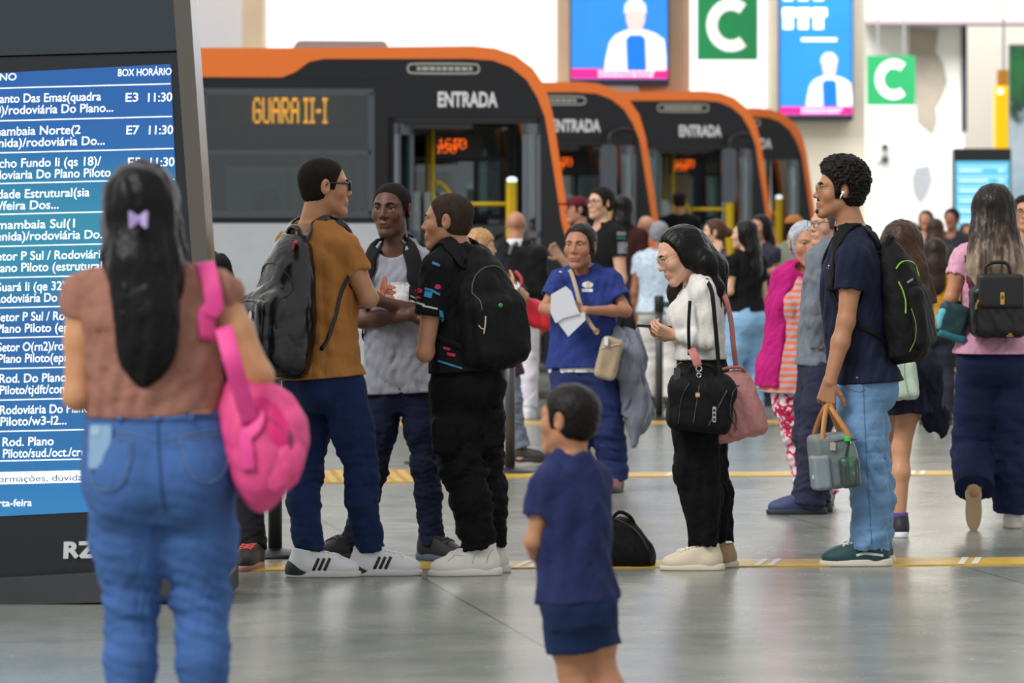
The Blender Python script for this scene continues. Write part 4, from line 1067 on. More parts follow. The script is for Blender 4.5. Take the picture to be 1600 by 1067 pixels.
# ------------------------------------------------------------------ departure totem
Yt = 15.0; st_ = FPX / Yt
tot = thing('information_totem', (px(120, 940, Yt)[0], Yt, 0), 'tall dark totem with a blue departures screen behind the woman in brown', 'information totem')
def TX(p):
    "the totem leans: (column, depth, row) of its upright drawing -> world"
    u, y, v = p; return px(u, v, Yt) * np.array([1, 0, 1]) + np.array([0, Yt + y, 0])
def edge(v): return 303 + (v - 80) * (22 / 320)         # right edge of the body at a row
def quad(mb, pts, y0, y1):
    n = len(pts); P = [TX((u, y0, v)) for u, v in pts] + [TX((u, y1, v)) for u, v in pts]
    mb.poly(P, [tuple(range(n)), tuple(range(2 * n - 1, n - 1, -1))] + [(i, i + n, (i + 1) % n + n, (i + 1) % n) for i in range(n)]); return mb
dkb = mat('totem_black', '1c1f23', .25); hd = mat('totem_head', '2b343c', .35); steel = mat('totem_steel', '6f6a64', .25, metal=.9)
L0 = -95
mb = MB(); quad(mb, [(L0 - 10, -190), (edge(-190) - 27, -190), (edge(82) - 24, 79), (L0, 90)], -.01, .34); mb.build('header', hd, tot)
mb = MB(); quad(mb, [(L0, 92), (edge(84) - 24, 82), (edge(900) - 24, 902), (L0 + 40, 905)], 0, .34); body_ = mb.build('body', dkb, tot)
mb = MB(); quad(mb, [(edge(-190) - 27, -190), (edge(-190), -190), (edge(900), 900), (edge(900) - 24, 902)], -.012, .35); mb.build('steel_edge', steel, tot)
mb = MB(); quad(mb, [(L0 - 4, 908), (358, 882), (359, 932), (L0 - 4, 945)], -.1, .5); mb.build('plinth', mat('plinth_grey', '33363a', .7, var=.1), tot)
# screen
SL = lambda v: -58 + (v - 110) * .034                      # left border of the screen
SRt = lambda v: 267 + (v - 100) * .0435
def row(v, u): return v - 7.0 * (u / 270.0) * (1 - .15 * (v - 138) / 600)
scr_m = bpy.data.materials.new('departure_screen'); scr_m.use_nodes = True; q = scr_m.node_tree; b = q.nodes['Principled BSDF']
co = N(q, 'ShaderNodeTexCoord'); sx = N(q, 'ShaderNodeSeparateXYZ'); q.links.new(co.outputs['Object'], sx.inputs[0]); m1 = N(q, 'ShaderNodeMapRange'); m1.inputs[1].default_value = .35; m1.inputs[2].default_value = 2.1; q.links.new(sx.outputs['Z'], m1.inputs[0])
nz = N(q, 'ShaderNodeTexNoise'); nz.inputs['Scale'].default_value = 1.6; q.links.new(co.outputs['Object'], nz.inputs[0]); ad = N(q, 'ShaderNodeMath', operation='MULTIPLY_ADD'); ad.inputs[1].default_value = .18; q.links.new(nz.outputs['Fac'], ad.inputs[0]); q.links.new(m1.outputs[0], ad.inputs[2])
r = ramp(q, [(.08, srgb('2f86c4')), (.25, srgb('1f6fae')), (.5, srgb('1d63a8')), (.66, srgb('2a8fae')), (.76, srgb('2b8fae')), (.9, srgb('1668b0')), (1, srgb('135fae'))]); q.links.new(ad.outputs[0], r.inputs[0])
b.inputs['Base Color'].default_value = (.01, .02, .03, 1); b.inputs['Roughness'].default_value = .12
q.links.new(r.outputs[0], b.inputs['Emission Color']); b.inputs['Emission Strength'].default_value = .74
mb = MB(); mb.poly([TX((SL(122), -.006, 117)), TX((SRt(100), -.006, 100)), TX((SRt(800), -.006, 792)), TX((SL(806), -.006, 808))], [(0, 1, 2, 3)])
scr = mb.build('screen', scr_m, tot)
wt = glow('eef3f6', .95)
mb = MB()
seps = [138, 189, 239, 287, 335, 385, 434, 481, 528, 576, 625, 674, 720]
for v in seps: a, b_ = SL(v) + 4, SRt(v) - 2; mb.poly([TX((a, -.009, row(v, a) + .8)), TX((b_, -.009, row(v, b_) + .8)), TX((b_, -.009, row(v, b_) - .9)), TX((a, -.009, row(v, a) - .9))], [(0, 1, 2, 3)])
mb.build('divider', wt, scr)
def stext(mb, s, u, v, hpx, bold=.002, xs=.82, fit=None):
    "text whose baseline starts at column u, row v"
    sc = 1 / .70; V, F = text_polys(s, 1.0, bold=bold * 3, xs=xs)
    V = V * hpx * sc
    if fit: V[:, 0] *= fit / V[:, 0].max()
    mb.poly([TX((u + x + z * .04, -.010, row(v, u + x) - z)) for x, z in V], F)
rows = [('Recanto Das Emas(quadra', '300)/rodoviária Do Plano...', 'E3', 158, 176, 176), ('Samambaia Norte(2', 'avenida)/rodoviária Do...', 'E7', 126, 163, 207), ('Riacho Fundo Ii (qs 18)/', 'rodoviaria Do Plano Piloto', 'E5', 158, 172, 255), ('Cidade Estrutural(sia', '12/feira Dos...', 'E6', 140, 91, 302), ('Samambaia Sul(1', 'avenida)/rodoviária Do...', 'E7', 117, 167, 350), ('Setor P Sul / Rodoviária', 'Plano Piloto (estrutural)', 'E8', 165, 164, 398), ('Guará Ii (qe 32)/', 'Rodoviária Do Plano', 'E2', 108, 130, 446), ('Setor P Sul / Rod. Do', 'Plano Piloto (epnb)', 'E8', 140, 130, 493), ('Setor O(rn2)/rodoviária', 'Plano Piloto(epnb)', 'E8', 150, 120, 541), ('Rod. Do Plano', 'Piloto/tjdft/comércio', 'D1', 104, 140, 590), ('Rodoviária Do Plano', 'Piloto/w3-l2...', 'D2', 140, 103, 639), ('Rod. Plano', 'Piloto/sud./oct./cruzeiro', 'D3', 84, 168, 688)]
mb = MB()
stext(mb, 'DESTINO', -45, 126, 11, fit=71); stext(mb, 'BOX HORÁRIO', 184, 124, 11, fit=84)
hgt = 13.6
for i, (l1, l2, bx, e1, e2, v) in enumerate(rows):
    vv = [158, 209, 259, 307, 355, 404, 452, 499, 546, 595, 644, 694][i]; cut = [-27, -30, -25, -22, -24, -14, -10, -7, -4, -2, -1, 3][i]
    stext(mb, l1, cut, vv + 3, hgt, fit=e1 - cut); stext(mb, l2, cut + 1, vv + 21, hgt, fit=e2 - cut)
    sh_ = (v - 176) * .0445
    stext(mb, bx, 195 + sh_, vv + 6, hgt, fit=21); stext(mb, '11:30', 228 + sh_, vv + 7, hgt, fit=41)
stext(mb, 'Quarta-feira', -32, 791, 11, fit=82)
mb.build('lettering', glow('f4f8fa', 1.0), scr, label='white departure lettering')
mb = MB(); mb.poly([TX((SL(745) + 4, -.009, 757)), TX((SRt(745) - 3, -.009, 750)), TX((SRt(745) - 3, -.009, 731)), TX((SL(745) + 4, -.009, 738))], [(0, 1, 2, 3)]); mb.build('notice_bar', glow('e8eff2', .9), scr)
mb = MB(); stext(mb, 'Informações, dúvidas ou sugestões', -22, 753, 10, .002, fit=262); mb.build('notice_lettering', plain('2a5a86', .5), scr)
mb = MB(); stext(mb, 'RZK', 98, 873, 24, .016, fit=84); mb.build('logo', plain('c9ccce', .4), tot)
# ------------------------------------------------------------------ bags and straps
BK = lambda c='17181b': mat('bag_cloth_' + c, {'17181b': '0b0c0e', '141518': '08090a', '131417': '08080a', '16181d': '0a0b0e', '191b20': '0c0d11', '1b1c20': '0d0d10', '101114': '070709', '14151a': '0a0a0d'}.get(c, c), .75, spec=.25, var=.12, vscale=12, bump=.25, bscale=180)
def straps(P, pk, m, top, width=.055, sides='lr', low=True, S=None, chest=.10, tt=.92):
    S = S or P.S_top
    for sd in sides:
        g = 1 if sd == 'l' else -1
        a = lerp(P.P['neck'], P.P['sh_' + sd], .50)
        pts = [top + P.R[0] * g * .06, P.tp(g * .085 * P.k, -.10 * P.k, tt), a + P.R[2] * .07, P.tp(g * chest * P.k, .10 * P.k, .84), P.tp(g * (chest + .015) * P.k, .14 * P.k, .62)]
        ribbon_on('shoulder_strap', S, pts, width, m, pk, .005, .009, 44)
        if low:
            pts = [P.tp(g * (chest + .015) * P.k, .14 * P.k, .64), P.tp(g * .150 * P.k, .09 * P.k, .46), P.tp(g * .175 * P.k, -.02 * P.k, .34), P.tp(g * .14 * P.k, -.14 * P.k, .24)]
            ribbon_on('webbing', S, pts, .024, m, pk, .003, .007, 30)
def press(S, pts, d, r, name, m, parent, off=.002, flat=None, n=30):
    "a thin line laid on a surface"
    Q = S.project(smooth_path(pts, n), d, off); mb = MB()
    if flat: mb.tube(Q, 0, flat=(S.grad(Q), flat, .0016))
    else: mb.tube(Q, r, 6)
    return mb.build(name, m, parent, True)
CAMD = np.array([0, 1.0, 0]); FWD = np.array([1e-6, 1.0, 0])

# ------------------------------------------------------------------ woman reading the board (nearest the camera)
A = Person('woman seen from behind in sleeveless brown top and blue jeans facing the departures board', 9.46, 255, 1.61, 178, 'c08a63', 'f', 1.07, seed=3, hh=.222,
  J=dict(pelvis=(250, 738), neck=(228, 428, -.02), head=(222, 333, 0), sh_l=(133, 462, 0), sh_r=(338, 458, 0), el_l=(122, 618, -.02), wr_l=(200, 560, .26), el_r=(404, 588, -.02), wr_r=(330, 520, .28),
         hip_l=(200, 760, 0), hip_r=(303, 760, 0), kn_l=(206, 935, .02), an_l=(203, 1205, 0), kn_r=(315, 935, .02), an_r=(324, 1205, 0)))
A.arm = [q * 1.10 for q in A.arm]; A.body(hands=(), face=False)
bw = cloth('94685a', .07)
A.top(bw, 'blouse', sleeve=.22, hem=.29, ease=.010, sl=.006, ext=[(.2, .034, .02), (.45, .034, .02), (.7, .018, .012), (1, .004, .004)], amp=.006, wl=.11, bust=.05, h=.006)
dA = mat('denim_front', '41639b', .85, spec=.2, var=.24, vscale=5.5, bump=.4, bscale=240, detail=6)
A.trousers(dA, 'jeans', waist=.30, rad=[.103, .096, .066, .062, .057], hem=.97, ease=.016, seat=.084, amp=.0055, wl=.08, aniso=(.8, .8, 1.0), h=.006, ext=[(-.2, .010, .012), (.0, .012, .010), (.3, .030, .02)])
jn = A.root.children[-1]
st = plain('23406e', .8); st2 = plain('6d7fa0', .8)
wb = [A.xy(u, v, -.4) for u, v in ((139, 652), (190, 656), (245, 657), (300, 655), (350, 651))]; press(A.S_bot, wb, CAMD, .0016, 'waistband_seam', st, jn)
press(A.S_bot, [A.xy(u, v, -.4) for u, v in ((246, 645), (248, 700), (252, 760), (256, 800))], CAMD, .0018, 'centre_seam', st, jn)
for pts in (((140, 694), (170, 690), (204, 688), (200, 730), (188, 757), (164, 766), (143, 752), (140, 694)), ((280, 684), (315, 682), (352, 681), (353, 730), (330, 753), (305, 748), (290, 720), (280, 684))):
    pc = patch_on('back_pocket', A.S_bot, *A.dec(-.4), CAMD, [[p for p in pts[:-1]]], dA, jn, .004)
    press(A.S_bot, [A.xy(u, v, -.4) for u, v in pts], CAMD, .0014, 'stitching', st2, pc, .005, n=60)
for pts in (((143, 672), (200, 676), (246, 688)), ((250, 688), (300, 678), (352, 668))): press(A.S_bot, [A.xy(u, v, -.4) for u, v in pts], CAMD, .0013, 'yoke_seam', st2, jn, .001)
for u in (187, 246, 300): press(A.S_bot, [A.xy(u, 642, -.4), A.xy(u, 658, -.4)], CAMD, 0, 'belt_loop', dA, jn, .005, .006, 6)
patch_on('leather_label', A.S_bot, *A.dec(-.4), CAMD, [rect(296, 638, 330, 646)], plain('9a7358', .7), jn, .006)
S = A.scalp(.020, back=-.095, line=.084, side=-.06); hx = lambda u, v, dy=0: A.xy(u, v, dy)
S.add(chain([hx(220, 345, -.075), hx(226, 420, -.115), hx(232, 490, -.135), hx(230, 545, -.135), hx(229, 585, -.13)], [.080, .078, .062, .052, .030], flat=((0, 1, 0), .55)), .04)
S.add(chain([hx(272, 350, .0), hx(282, 395, -.03), hx(278, 440, -.08)], [.020, .016, .010]), .02); S.add(chain([hx(172, 350, 0), hx(172, 400, -.05), hx(195, 470, -.12)], [.02, .02, .012]), .03)
S.ops = [o for o in S.ops if o[0] not in 'fs']; S.disp = addf(folds(31, .004, .06, (1.2, 1.2, .14), 6), folds(32, .0016, .018, (1.2, 1.2, .08), 6)); 
S.cut(A.hp(0, .06, 0), A.hR[1], .02)
solid('hair', S, hair_mat('08080c', .36), A.root, .0045)
t = thing('hair_bow', hx(217, 343, -.20), 'small lavender bow clip in the long black hair of the front woman', 'hair clip')
mb = MB(); c = hx(217, 343, -.165); 
for g in (1, -1): mb.poly([c + np.array([g * x, y, z]) for x, y, z in ((.003, -.012, .010), (.020, -.02, .022), (.024, -.008, .018), (.022, -.010, -.018), (.018, -.02, -.022), (.003, -.012, -.010), (.004, .004, .008), (.020, .004, .02), (.020, .004, -.02), (.004, .004, -.008))], [(0, 1, 4, 5), (1, 2, 3, 4), (6, 9, 8, 7), (0, 6, 7, 1), (5, 4, 8, 9), (2, 7, 8, 3), (1, 7, 2), (4, 3, 8), (0, 5, 9, 6)])
mb.build('ribbon', plain('b9a6dc', .5), t); mb = MB(); mb.ball(c + np.array([0, -.012, 0]), (.006, .006, .010)); mb.build('knot', plain('a892cf', .5), t, True)
for sd in 'lr': A.shoe(sd, 'e4e0d8', yaw=180)
# phone in her back pocket
t = thing('smartphone', px(157, 690, 9.30), 'pale blue phone sticking out of the left back pocket of the jeans', 'phone')
Q = A.S_bot.project([A.xy(157, 684, -.4)], CAMD, .014)[0]
mb = MB(); mb.rbox((-.027, -.006, -.075), (.027, .003, .032), .006, 4); mb.xf(lambda p: Q + rot(p, (0, 1, 0), 2)); mb.build('case', plain('8fb4d6', .35), t)
mb = MB(); mb.rbox((-.024, -.008, .006), (-.002, -.005, .027), .004, 3); mb.xf(lambda p: Q + rot(p, (0, 1, 0), 2)); mb.build('camera_bump', plain('a8c4de', .3), t)
# pink bag
pk = thing('tote_bag', A.xy(410, 797, -.05), 'bright pink cloth bag hanging from the shoulder of the woman in brown', 'bag')
pm = mat('pink_nylon', 'dd4a86', .55, spec=.4, var=.10, vscale=7, bump=.15, bscale=90); ps = mat('pink_strap', 'e0428f', .6, var=.05)
S = Sdf(); I3 = np.eye(3)
RB = np.array([rot((1, 0, 0), (0, 1, 0), 20), (0, 1, 0), rot((0, 0, 1), (0, 1, 0), 20)])
S.add(ell(A.xy(398, 672, -.04), RB, (.078, .078, .125)), 0); S.add(ell(A.xy(427, 700, -.05), RB, (.082, .085, .112)), .05); S.add(ell(A.xy(403, 742, -.05), I3, (.054, .065, .092)), .04); S.add(ell(A.xy(375, 640, -.03), I3, (.05, .06, .09)), .05)
S.disp = addf(folds(71, .010, .17, (1, 1, .5), 5), folds(72, .0035, .07, (1, 1, .5), 4)); bb = solid('body', S, pm, pk, .006)
press(S, [A.xy(u, v, -.35) for u, v in ((392, 640), (430, 660), (452, 690), (462, 725))], CAMD, .0035, 'zipper', plain('a02f66', .5), bb)
mb = MB(); mb.tube(smooth_path([S.project([A.xy(452, 672, -.35)], CAMD, .004)[0] + q for q in (np.zeros(3), np.array([.004, -.004, -.02]), np.array([.003, -.004, -.045]))], 8), .003); mb.build('zip_pull', plain('3a2a30', .4), bb, True)
S2 = Sdf(); S2.add(ell(A.xy(440, 725, -.105), RB, (.052, .03, .075)), 0); S2.disp = folds(73, .005, .05); solid('pocket', S2, pm, pk, .006)
ribbon_on('shoulder_strap', A.S_top, [A.xy(352, 520, -.14), A.xy(338, 470, -.12), A.xy(322, 418, -.05), A.xy(318, 402, .03), A.xy(322, 440, .14), A.xy(335, 520, .2)], .046, ps, pk, .004, .008, 40)
ribbon_on('strap_drop', A.S_top, [A.xy(349, 512, -.13), A.xy(362, 560, -.17), A.xy(376, 610, -.15), A.xy(392, 660, -.12)], .044, ps, pk, .004, 0, 24, snap=False)
ribbon_on('loose_strap', S, [A.xy(384, 610, -.2), A.xy(380, 660, -.2), A.xy(384, 700, -.2), A.xy(386, 740, -.2)], .034, ps, pk, .003, .006, 24)

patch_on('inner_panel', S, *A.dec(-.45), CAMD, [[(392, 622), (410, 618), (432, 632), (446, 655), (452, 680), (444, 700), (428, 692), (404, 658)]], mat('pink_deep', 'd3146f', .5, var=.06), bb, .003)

# ------------------------------------------------------------------ man in the orange-brown tee with the black backpack
M1 = Person('man with short hair and black glasses in orange-brown tee and dark jeans, arms folded', 16.2, 520, 1.76, 118, 'b98562', 'm', 1.0, head=104, pitch=2, seed=5, hh=.236,
  J=dict(pelvis=(510, 590), neck=(492, 360, 0), head=(508, 292, 0), sh_r=(538, 388, -.10), sh_l=(455, 384, .14), el_r=(576, 466, -.12), wr_r=(552, 456, .16), el_l=(518, 462, .28), wr_l=(548, 462, .20),
         hip_l=(488, 602, .08), hip_r=(535, 602, -.04), kn_l=(478, 738, .04), kn_r=(566, 740, -.02), an_l=(484, 872, -.06), an_r=(580, 868, .02)))
M1.body(hands=()); M1.brows(); M1.short_hair('1e1714', .0048, .0010, .012, .95, side=-.012); M1.glasses('0b0b0c', .0038, .0235, .0175, .55)
M1.top(cloth('a8713a', .05), 'tshirt', sleeve=.52, hem=-.0, ease=.016, sl=.020, ext=[(-.3, .018, .016), (.1, .014, .012), (.5, .014, .010), (.9, .004, .004)], amp=.0065, wl=.10, over=.108, sub=lambda S: [S.sub(ball(q_, .048), .012) for q_ in M1.S.project([M1.xy(474, 352, -.6), M1.xy(462, 366, -.6)], CAMD, 0)])
M1.trousers(denim('1a2b52'), 'jeans', waist=.08, rad=[.098, .090, .070, .066, .064], hem=.93, ease=.014, amp=.007, wl=.07)
for sd, yw, zz in (('l', 96, 0), ('r', 93, 0)): M1.shoe(sd, 'e6e8ea', 'd9d9d6', yaw=yw, L=.30, laces='f4f4f4', stripes='1a1b1e', heel='2a2c30')
bp = thing('backpack', M1.xy(445, 590, -.3), 'black leather-look backpack with round badge worn over the orange-brown tee', 'backpack', 'backpacks worn by people in the queue')
lm = mat('black_leather', '07090f', .24, spec=.6, var=.15, vscale=8, bump=.12, bscale=30)
bR = np.array([rot(M1.R[0], CAMD, 0), M1.R[1], M1.R[2]]); 
def local(o, R): return lambda l, f, u: o + R[0] * l + R[1] * f + R[2] * u
c0 = M1.xy(446, 478, -.13); axU = nrm(M1.xy(452, 380, -.13) - M1.xy(440, 585, -.15)); axB = nrm(np.array([-.84, -.54, 0])); axB = nrm(axB - axU * axU.dot(axB)); axL = np.cross(axU, -axB); bR = np.array([axL, -axB, axU]); L_ = local(c0, bR)
S = Sdf(); S.add(loft(c0, bR, [(-.30, .10, .08, -.02), (-.27, .165, .12, -.02), (-.12, .172, .13, -.01), (.05, .160, .115, 0), (.18, .140, .09, .01), (.27, .10, .06, .02), (.30, .05, .03, .02)]), 0)
S.add(rbox(L_(0, -.05, -.11), bR, (.155, .10, .165), .06), .04); S.disp = addf(folds(81, .005, .12, (1, 1, .6)), folds(82, .0018, .045)); bb = solid('body', S, lm, bp, .006)
Sp = Sdf(); Sp.add(rbox(L_(.0, -.125, -.12), bR, (.125, .055, .14), .045), 0); Sp.disp = folds(83, .005, .08); pkt = solid('front_pocket', Sp, lm, bp, .006)
zi = plain('0a0b0d', .35)
press(S, [L_(x, -.4, z) for x, z in ((-.15, -.10), (-.14, .06), (-.09, .15), (0, .175), (.09, .15), (.14, .06), (.15, -.10))], bR[1], .004, 'zipper', zi, bb, .001, n=50)
press(Sp, [L_(x, -.4, z) for x, z in ((-.115, -.14), (-.105, -.03), (-.06, .005), (0, .012), (.06, .005), (.105, -.03), (.115, -.14))], bR[1], .004, 'pocket_zipper', zi, pkt, .001, n=50)
q = Sp.project([L_(-.035, -.4, -.05)], bR[1], .003)[0]; G = -bR[1]; mb = MB(); mb.poly([q + bR[0] * .014 * math.cos(a) + bR[2] * .020 * math.sin(a) + G * d for d in (0, .004) for a in np.linspace(0, 6.2832, 16, endpoint=False)], [tuple(range(16, 32))] + [(i, (i + 1) % 16, (i + 1) % 16 + 16, i + 16) for i in range(16)]); mb.build('badge', plain('b9bcc0', .25, .8), pkt)
mb = MB(); mb.tube(smooth_path([L_(-.04, .03, .27), L_(-.045, .02, .315), L_(0, .015, .335), L_(.045, .02, .315), L_(.04, .03, .27)], 20), .011, 8); mb.build('handle', lm, bp, True)
mb = MB(); mb.tube(smooth_path([L_(-.09, -.02, .27), L_(-.10, -.035, .25), L_(-.12, -.05, .25)], 8), 0, flat=(nrm(G), .016, .004)); mb.build('tag', plain('b03a34', .5), bp)
straps(M1, bp, lm, L_(0, .05, .27), .066, low=False)
ribbon_on('webbing', M1.S_top, [M1.xy(547, 425, -.16), M1.xy(533, 470, -.2), M1.xy(515, 520, -.2), M1.xy(500, 545, -.2)], .016, lm, bp, .002, .004, 20)

# ------------------------------------------------------------------ teen in the grey tee
M2 = Person('young man in light grey tee with cup print and arms folded, looking toward the camera', 17.08, 615, 1.67, -12, '5c3b2d', 'm', .90, head=-20, pitch=2, seed=8, hh=.234,
  J=dict(pelvis=(628, 600), neck=(617, 388, 0), head=(611, 328, -.02), sh_r=(584, 413, 0), sh_l=(658, 410, 0), el_r=(566, 500, -.05), wr_r=(640, 492, -.20), el_l=(672, 494, -.04), wr_l=(592, 470, -.22),
         kn_r=(583, 735, -.03), an_r=(546, 862, .06), kn_l=(664, 730, -.05), an_l=(676, 858, -.05)))
M2.hand_spec = {'l': dict(curl=30, pn=(.2, .9, -.3), d=(-.8, .1, .45)), 'r': dict(curl=20, pn=(0, 1, 0), d=(.9, .1, .1))}
M2.body(); M2.brows('0d0a09', .0040); M2.short_hair('1a1412', .0048, .0010, .012, .95, side=-.004, back=-.055, line=.088)
M2.top(cloth('8f929d', .05), 'tshirt', sleeve=.5, hem=-.07, ease=.014, sl=.018, ext=[(-.3, .020, .016), (.1, .016, .012), (.5, .010, .008), (.9, .0, .0)], amp=.007, wl=.10, over=.100)
shirt = M2.root.children[-1]
M2.trousers(denim('161d35'), 'jeans', waist=.04, rad=[.088, .078, .060, .056, .054], hem=.95, amp=.008, wl=.06)
M2.shoe('r', '1c1d21', '2a2b2e', yaw=-40, L=.285, laces='2c2c2e'); M2.shoe('l', '202127', '5b6270', yaw=42, L=.29, laces='26262a')
o2, ex, ey = M2.dec(-.5)
patch_on('print', M2.S_top, o2, ex, ey, CAMD, [(0, [(612, 445), (643, 445), (640, 474), (616, 474)]), (1, [(610, 441), (645, 441), (644, 446), (611, 446)]), (2, [(598, 432), (602, 431), (605, 452), (598, 470), (593, 464), (594, 448)]), (2, disc(611, 449, 8, 3)), (2, disc(612, 457, 8, 3)), (2, disc(610, 465, 7, 3))], [plain('d9d9dc', .7), plain('c2c4c9', .7), plain('b5683f', .7)], shirt, .003)
b2 = thing('backpack', M2.xy(600, 545, .22), 'dark backpack on the young man in grey, only its straps and edge showing', 'backpack', 'backpacks worn by people in the queue')
S = Sdf(); S.add(rbox(M2.tp(-.02, -.19, .50), M2.R, (.155, .075, .22), .05), 0); S.disp = folds(91, .006, .1); solid('body', S, BK('1b1c20'), b2, .009)
mb = MB(); mb.tube(smooth_path([M2.tp(-.04, -.15, .92), M2.tp(-.04, -.16, 1.0), M2.tp(.02, -.16, 1.0), M2.tp(.02, -.15, .92)], 12), .009); mb.build('handle', BK('1b1c20'), b2, True)
straps(M2, b2, BK('1b1c20'), M2.tp(0, -.13, .9), .070, chest=.118)

# ------------------------------------------------------------------ teen in the black jersey
M3 = Person('young man with buzz cut in black printed jersey and black cargo trousers, facing left', 16.28, 735, 1.62, -128, 'a87a5e', 'm', .98, head=-103, pitch=2, seed=9, hh=.232,
  J=dict(pelvis=(728, 592), neck=(713, 395, 0), head=(699, 346, 0), sh_l=(683, 420, -.13), sh_r=(755, 418, .12), el_l=(664, 552, -.16), wr_l=(690, 520, .10), el_r=(735, 540, .25), wr_r=(692, 535, .16),
         hip_l=(706, 608, -.04), hip_r=(748, 608, .06), kn_l=(722, 735, -.06), kn_r=(752, 735, .06), an_l=(748, 862, -.05), an_r=(764, 858, .09)))
M3.hand_spec = {'l': dict(curl=40, d=(-.3, .3, .8), pn=(-.6, .6, .2))}
M3.body(hands=('l',)); M3.brows('2a1d17', .0032); M3.short_hair('33261f', .0040, .0008, .010, .9)
jm = cloth('0b0a0c', .08)
M3.top(jm, 'jersey', sleeve=.56, hem=.06, ease=.018, sl=.026, ext=[(-.3, .022, .018), (.1, .018, .014), (.5, .014, .010), (.9, .004, .004)], amp=.006, wl=.10, over=.108)
jersey = M3.root.children[-1]; o3 = M3.xy(0, 0, -.6)
cols = [plain('2a86b8', .7), plain('b02343', .7), plain('c9c9cb', .7), plain('c98a2a', .7)]
pr = [(0, [(676, 408), (688, 413), (687, 417), (675, 412)]), (0, [(664, 449), (676, 452), (688, 459), (687, 462), (675, 456), (663, 452)]), (0, [(664, 454), (676, 457), (674, 466), (662, 463)]), (1, disc(684, 448, 5, 4)), (1, disc(654, 454, 6, 4)), (1, [(651, 462), (658, 464), (656, 467), (650, 465)]),
      (2, [(642, 461), (652, 466), (651, 468), (641, 463)]), (2, [(641, 468), (664, 475), (663, 478), (640, 471)]), (2, [(660, 476), (684, 481), (684, 484), (660, 479)]), (3, [(709, 396), (713, 406), (722, 412), (728, 412), (728, 409), (720, 408), (714, 403), (712, 395)]), (3, [(716, 401), (722, 399), (729, 404), (727, 408), (719, 406)]),
      (1, [(690, 530), (702, 533), (701, 537), (690, 534)]), (1, [(693, 541), (704, 544), (703, 548), (692, 545)]), (1, [(698, 550), (712, 553), (711, 558), (699, 555)]), (0, [(686, 484), (692, 486), (694, 500), (689, 505)]), (0, [(684, 562), (722, 574), (722, 577), (684, 565)])]
patch_on('print', M3.S_top, *M3.dec(-.6), CAMD, pr, cols, jersey, .003)
S3 = M3
def cargo(S):
    for q in ((694, 680, -.12), (770, 670, -.02)): S.add(rbox(M3.xy(*q), np.eye(3), (.05, .07, .075), .02), .02)
M3.trousers(mat('cargo_black', '0a0a0d', .85, spec=.2, var=.12, vscale=8, bump=.25), 'cargo_trousers', waist=.12, rad=[.102, .100, .090, .086, .076], hem=.95, amp=.011, wl=.075, extra=cargo)
M3.shoe('l', 'e3e1da', 'dcdad2', yaw=-78, L=.30, laces='efece6', high=.01); M3.shoe('r', 'd9d6cd', 'd0cdc4', yaw=-70, L=.29)
b3 = thing('backpack', M3.xy(760, 575, -.1), 'large black backpack with small green dot worn over the black jersey', 'backpack', 'backpacks worn by people in the queue')
c0 = M3.xy(757, 480, -.05); axU = nrm(M3.xy(742, 385, 0) - M3.xy(764, 575, -.02)); axB = nrm(np.array([.62, -.78, 0])); axB = nrm(axB - axU * axU.dot(axB)); axL = np.cross(axU, -axB); bR = np.array([axL, -axB, axU]); L_ = local(c0, bR)
S = Sdf(); S.add(loft(c0, bR, [(-.265, .09, .06, 0), (-.24, .155, .115, 0), (-.08, .165, .125, 0), (.08, .145, .105, 0), (.18, .11, .08, .01), (.25, .06, .045, .03), (.265, .03, .02, .03)]), 0); S.add(rbox(L_(0, -.06, -.10), bR, (.14, .085, .145), .055), .04); S.disp = addf(folds(101, .007, .10, (1, 1, .5)), folds(102, .003, .04)); bb = solid('body', S, BK('141518'), b3, .006)
press(S, [L_(x, -.4, z) for x, z in ((-.12, -.02), (-.10, .10), (-.04, .16), (.04, .16), (.10, .10), (.12, -.02))], bR[1], .0032, 'zipper', plain('4b4f44', .5), bb, .001, n=40)
q = S.project([M3.xy(782, 477, -.7)], CAMD, .003)[0]; mb = MB(); mb.ball(q, (.010, .005, .010)); mb.build('green_dot', plain('2f8f52', .5), bb, True)
mb = MB(); mb.tube(smooth_path(S.project([M3.xy(759, 494, -.7), M3.xy(758, 508, -.7), M3.xy(756, 522, -.7)], CAMD, .004), 10), .0035); mb.tube(smooth_path(S.project([M3.xy(748, 508, -.7), M3.xy(752, 513, -.7), M3.xy(757, 514, -.7)], CAMD, .004), 8), .003); mb.build('zip_pull', plain('b9b48a', .5), bb, True)
mb = MB(); mb.tube(smooth_path([L_(-.04, .05, .23), L_(-.04, .06, .28), L_(.04, .06, .28), L_(.04, .05, .23)], 14), .010); mb.build('handle', BK('141518'), b3, True)
straps(M3, b3, BK('141518'), L_(0, .07, .22), .062)

# ------------------------------------------------------------------ little boy
B = Person('little boy seen from behind in navy tee and dark blue shorts, standing nearest the camera', 10.7, 903, 1.00, -148, 'b07c5c', 'm', 1.0, head=-122, pitch=0, seed=12, hh=.186,
  J=dict(pelvis=(902, 940), neck=(889, 722, 0), head=(887, 656, 0), sh_l=(857, 752, -.05), sh_r=(930, 748, .05), el_l=(834, 846, -.05), wr_l=(850, 888, .05), el_r=(925, 850, .12), wr_r=(870, 880, .14),
         hip_l=(884, 950, -.03), hip_r=(922, 950, .03), kn_l=(896, 1052, .0), kn_r=(940, 1050, .02), an_l=(905, 1138, 0), an_r=(968, 1130, .02)))
B.hs = .186 / .226
B.st = [(t_, a * 1.06, b_ * 1.16, c) for t_, a, b_, c in B.st]; B.arm = [q * 1.08 for q in B.arm]; B.leg = [.062, .056, .040, .041, .030]
B.hand_spec = {'l': dict(curl=35, scale=.95)}
B.body(hands=('l',), feet=True, h=.005); B.brows('1a1310')
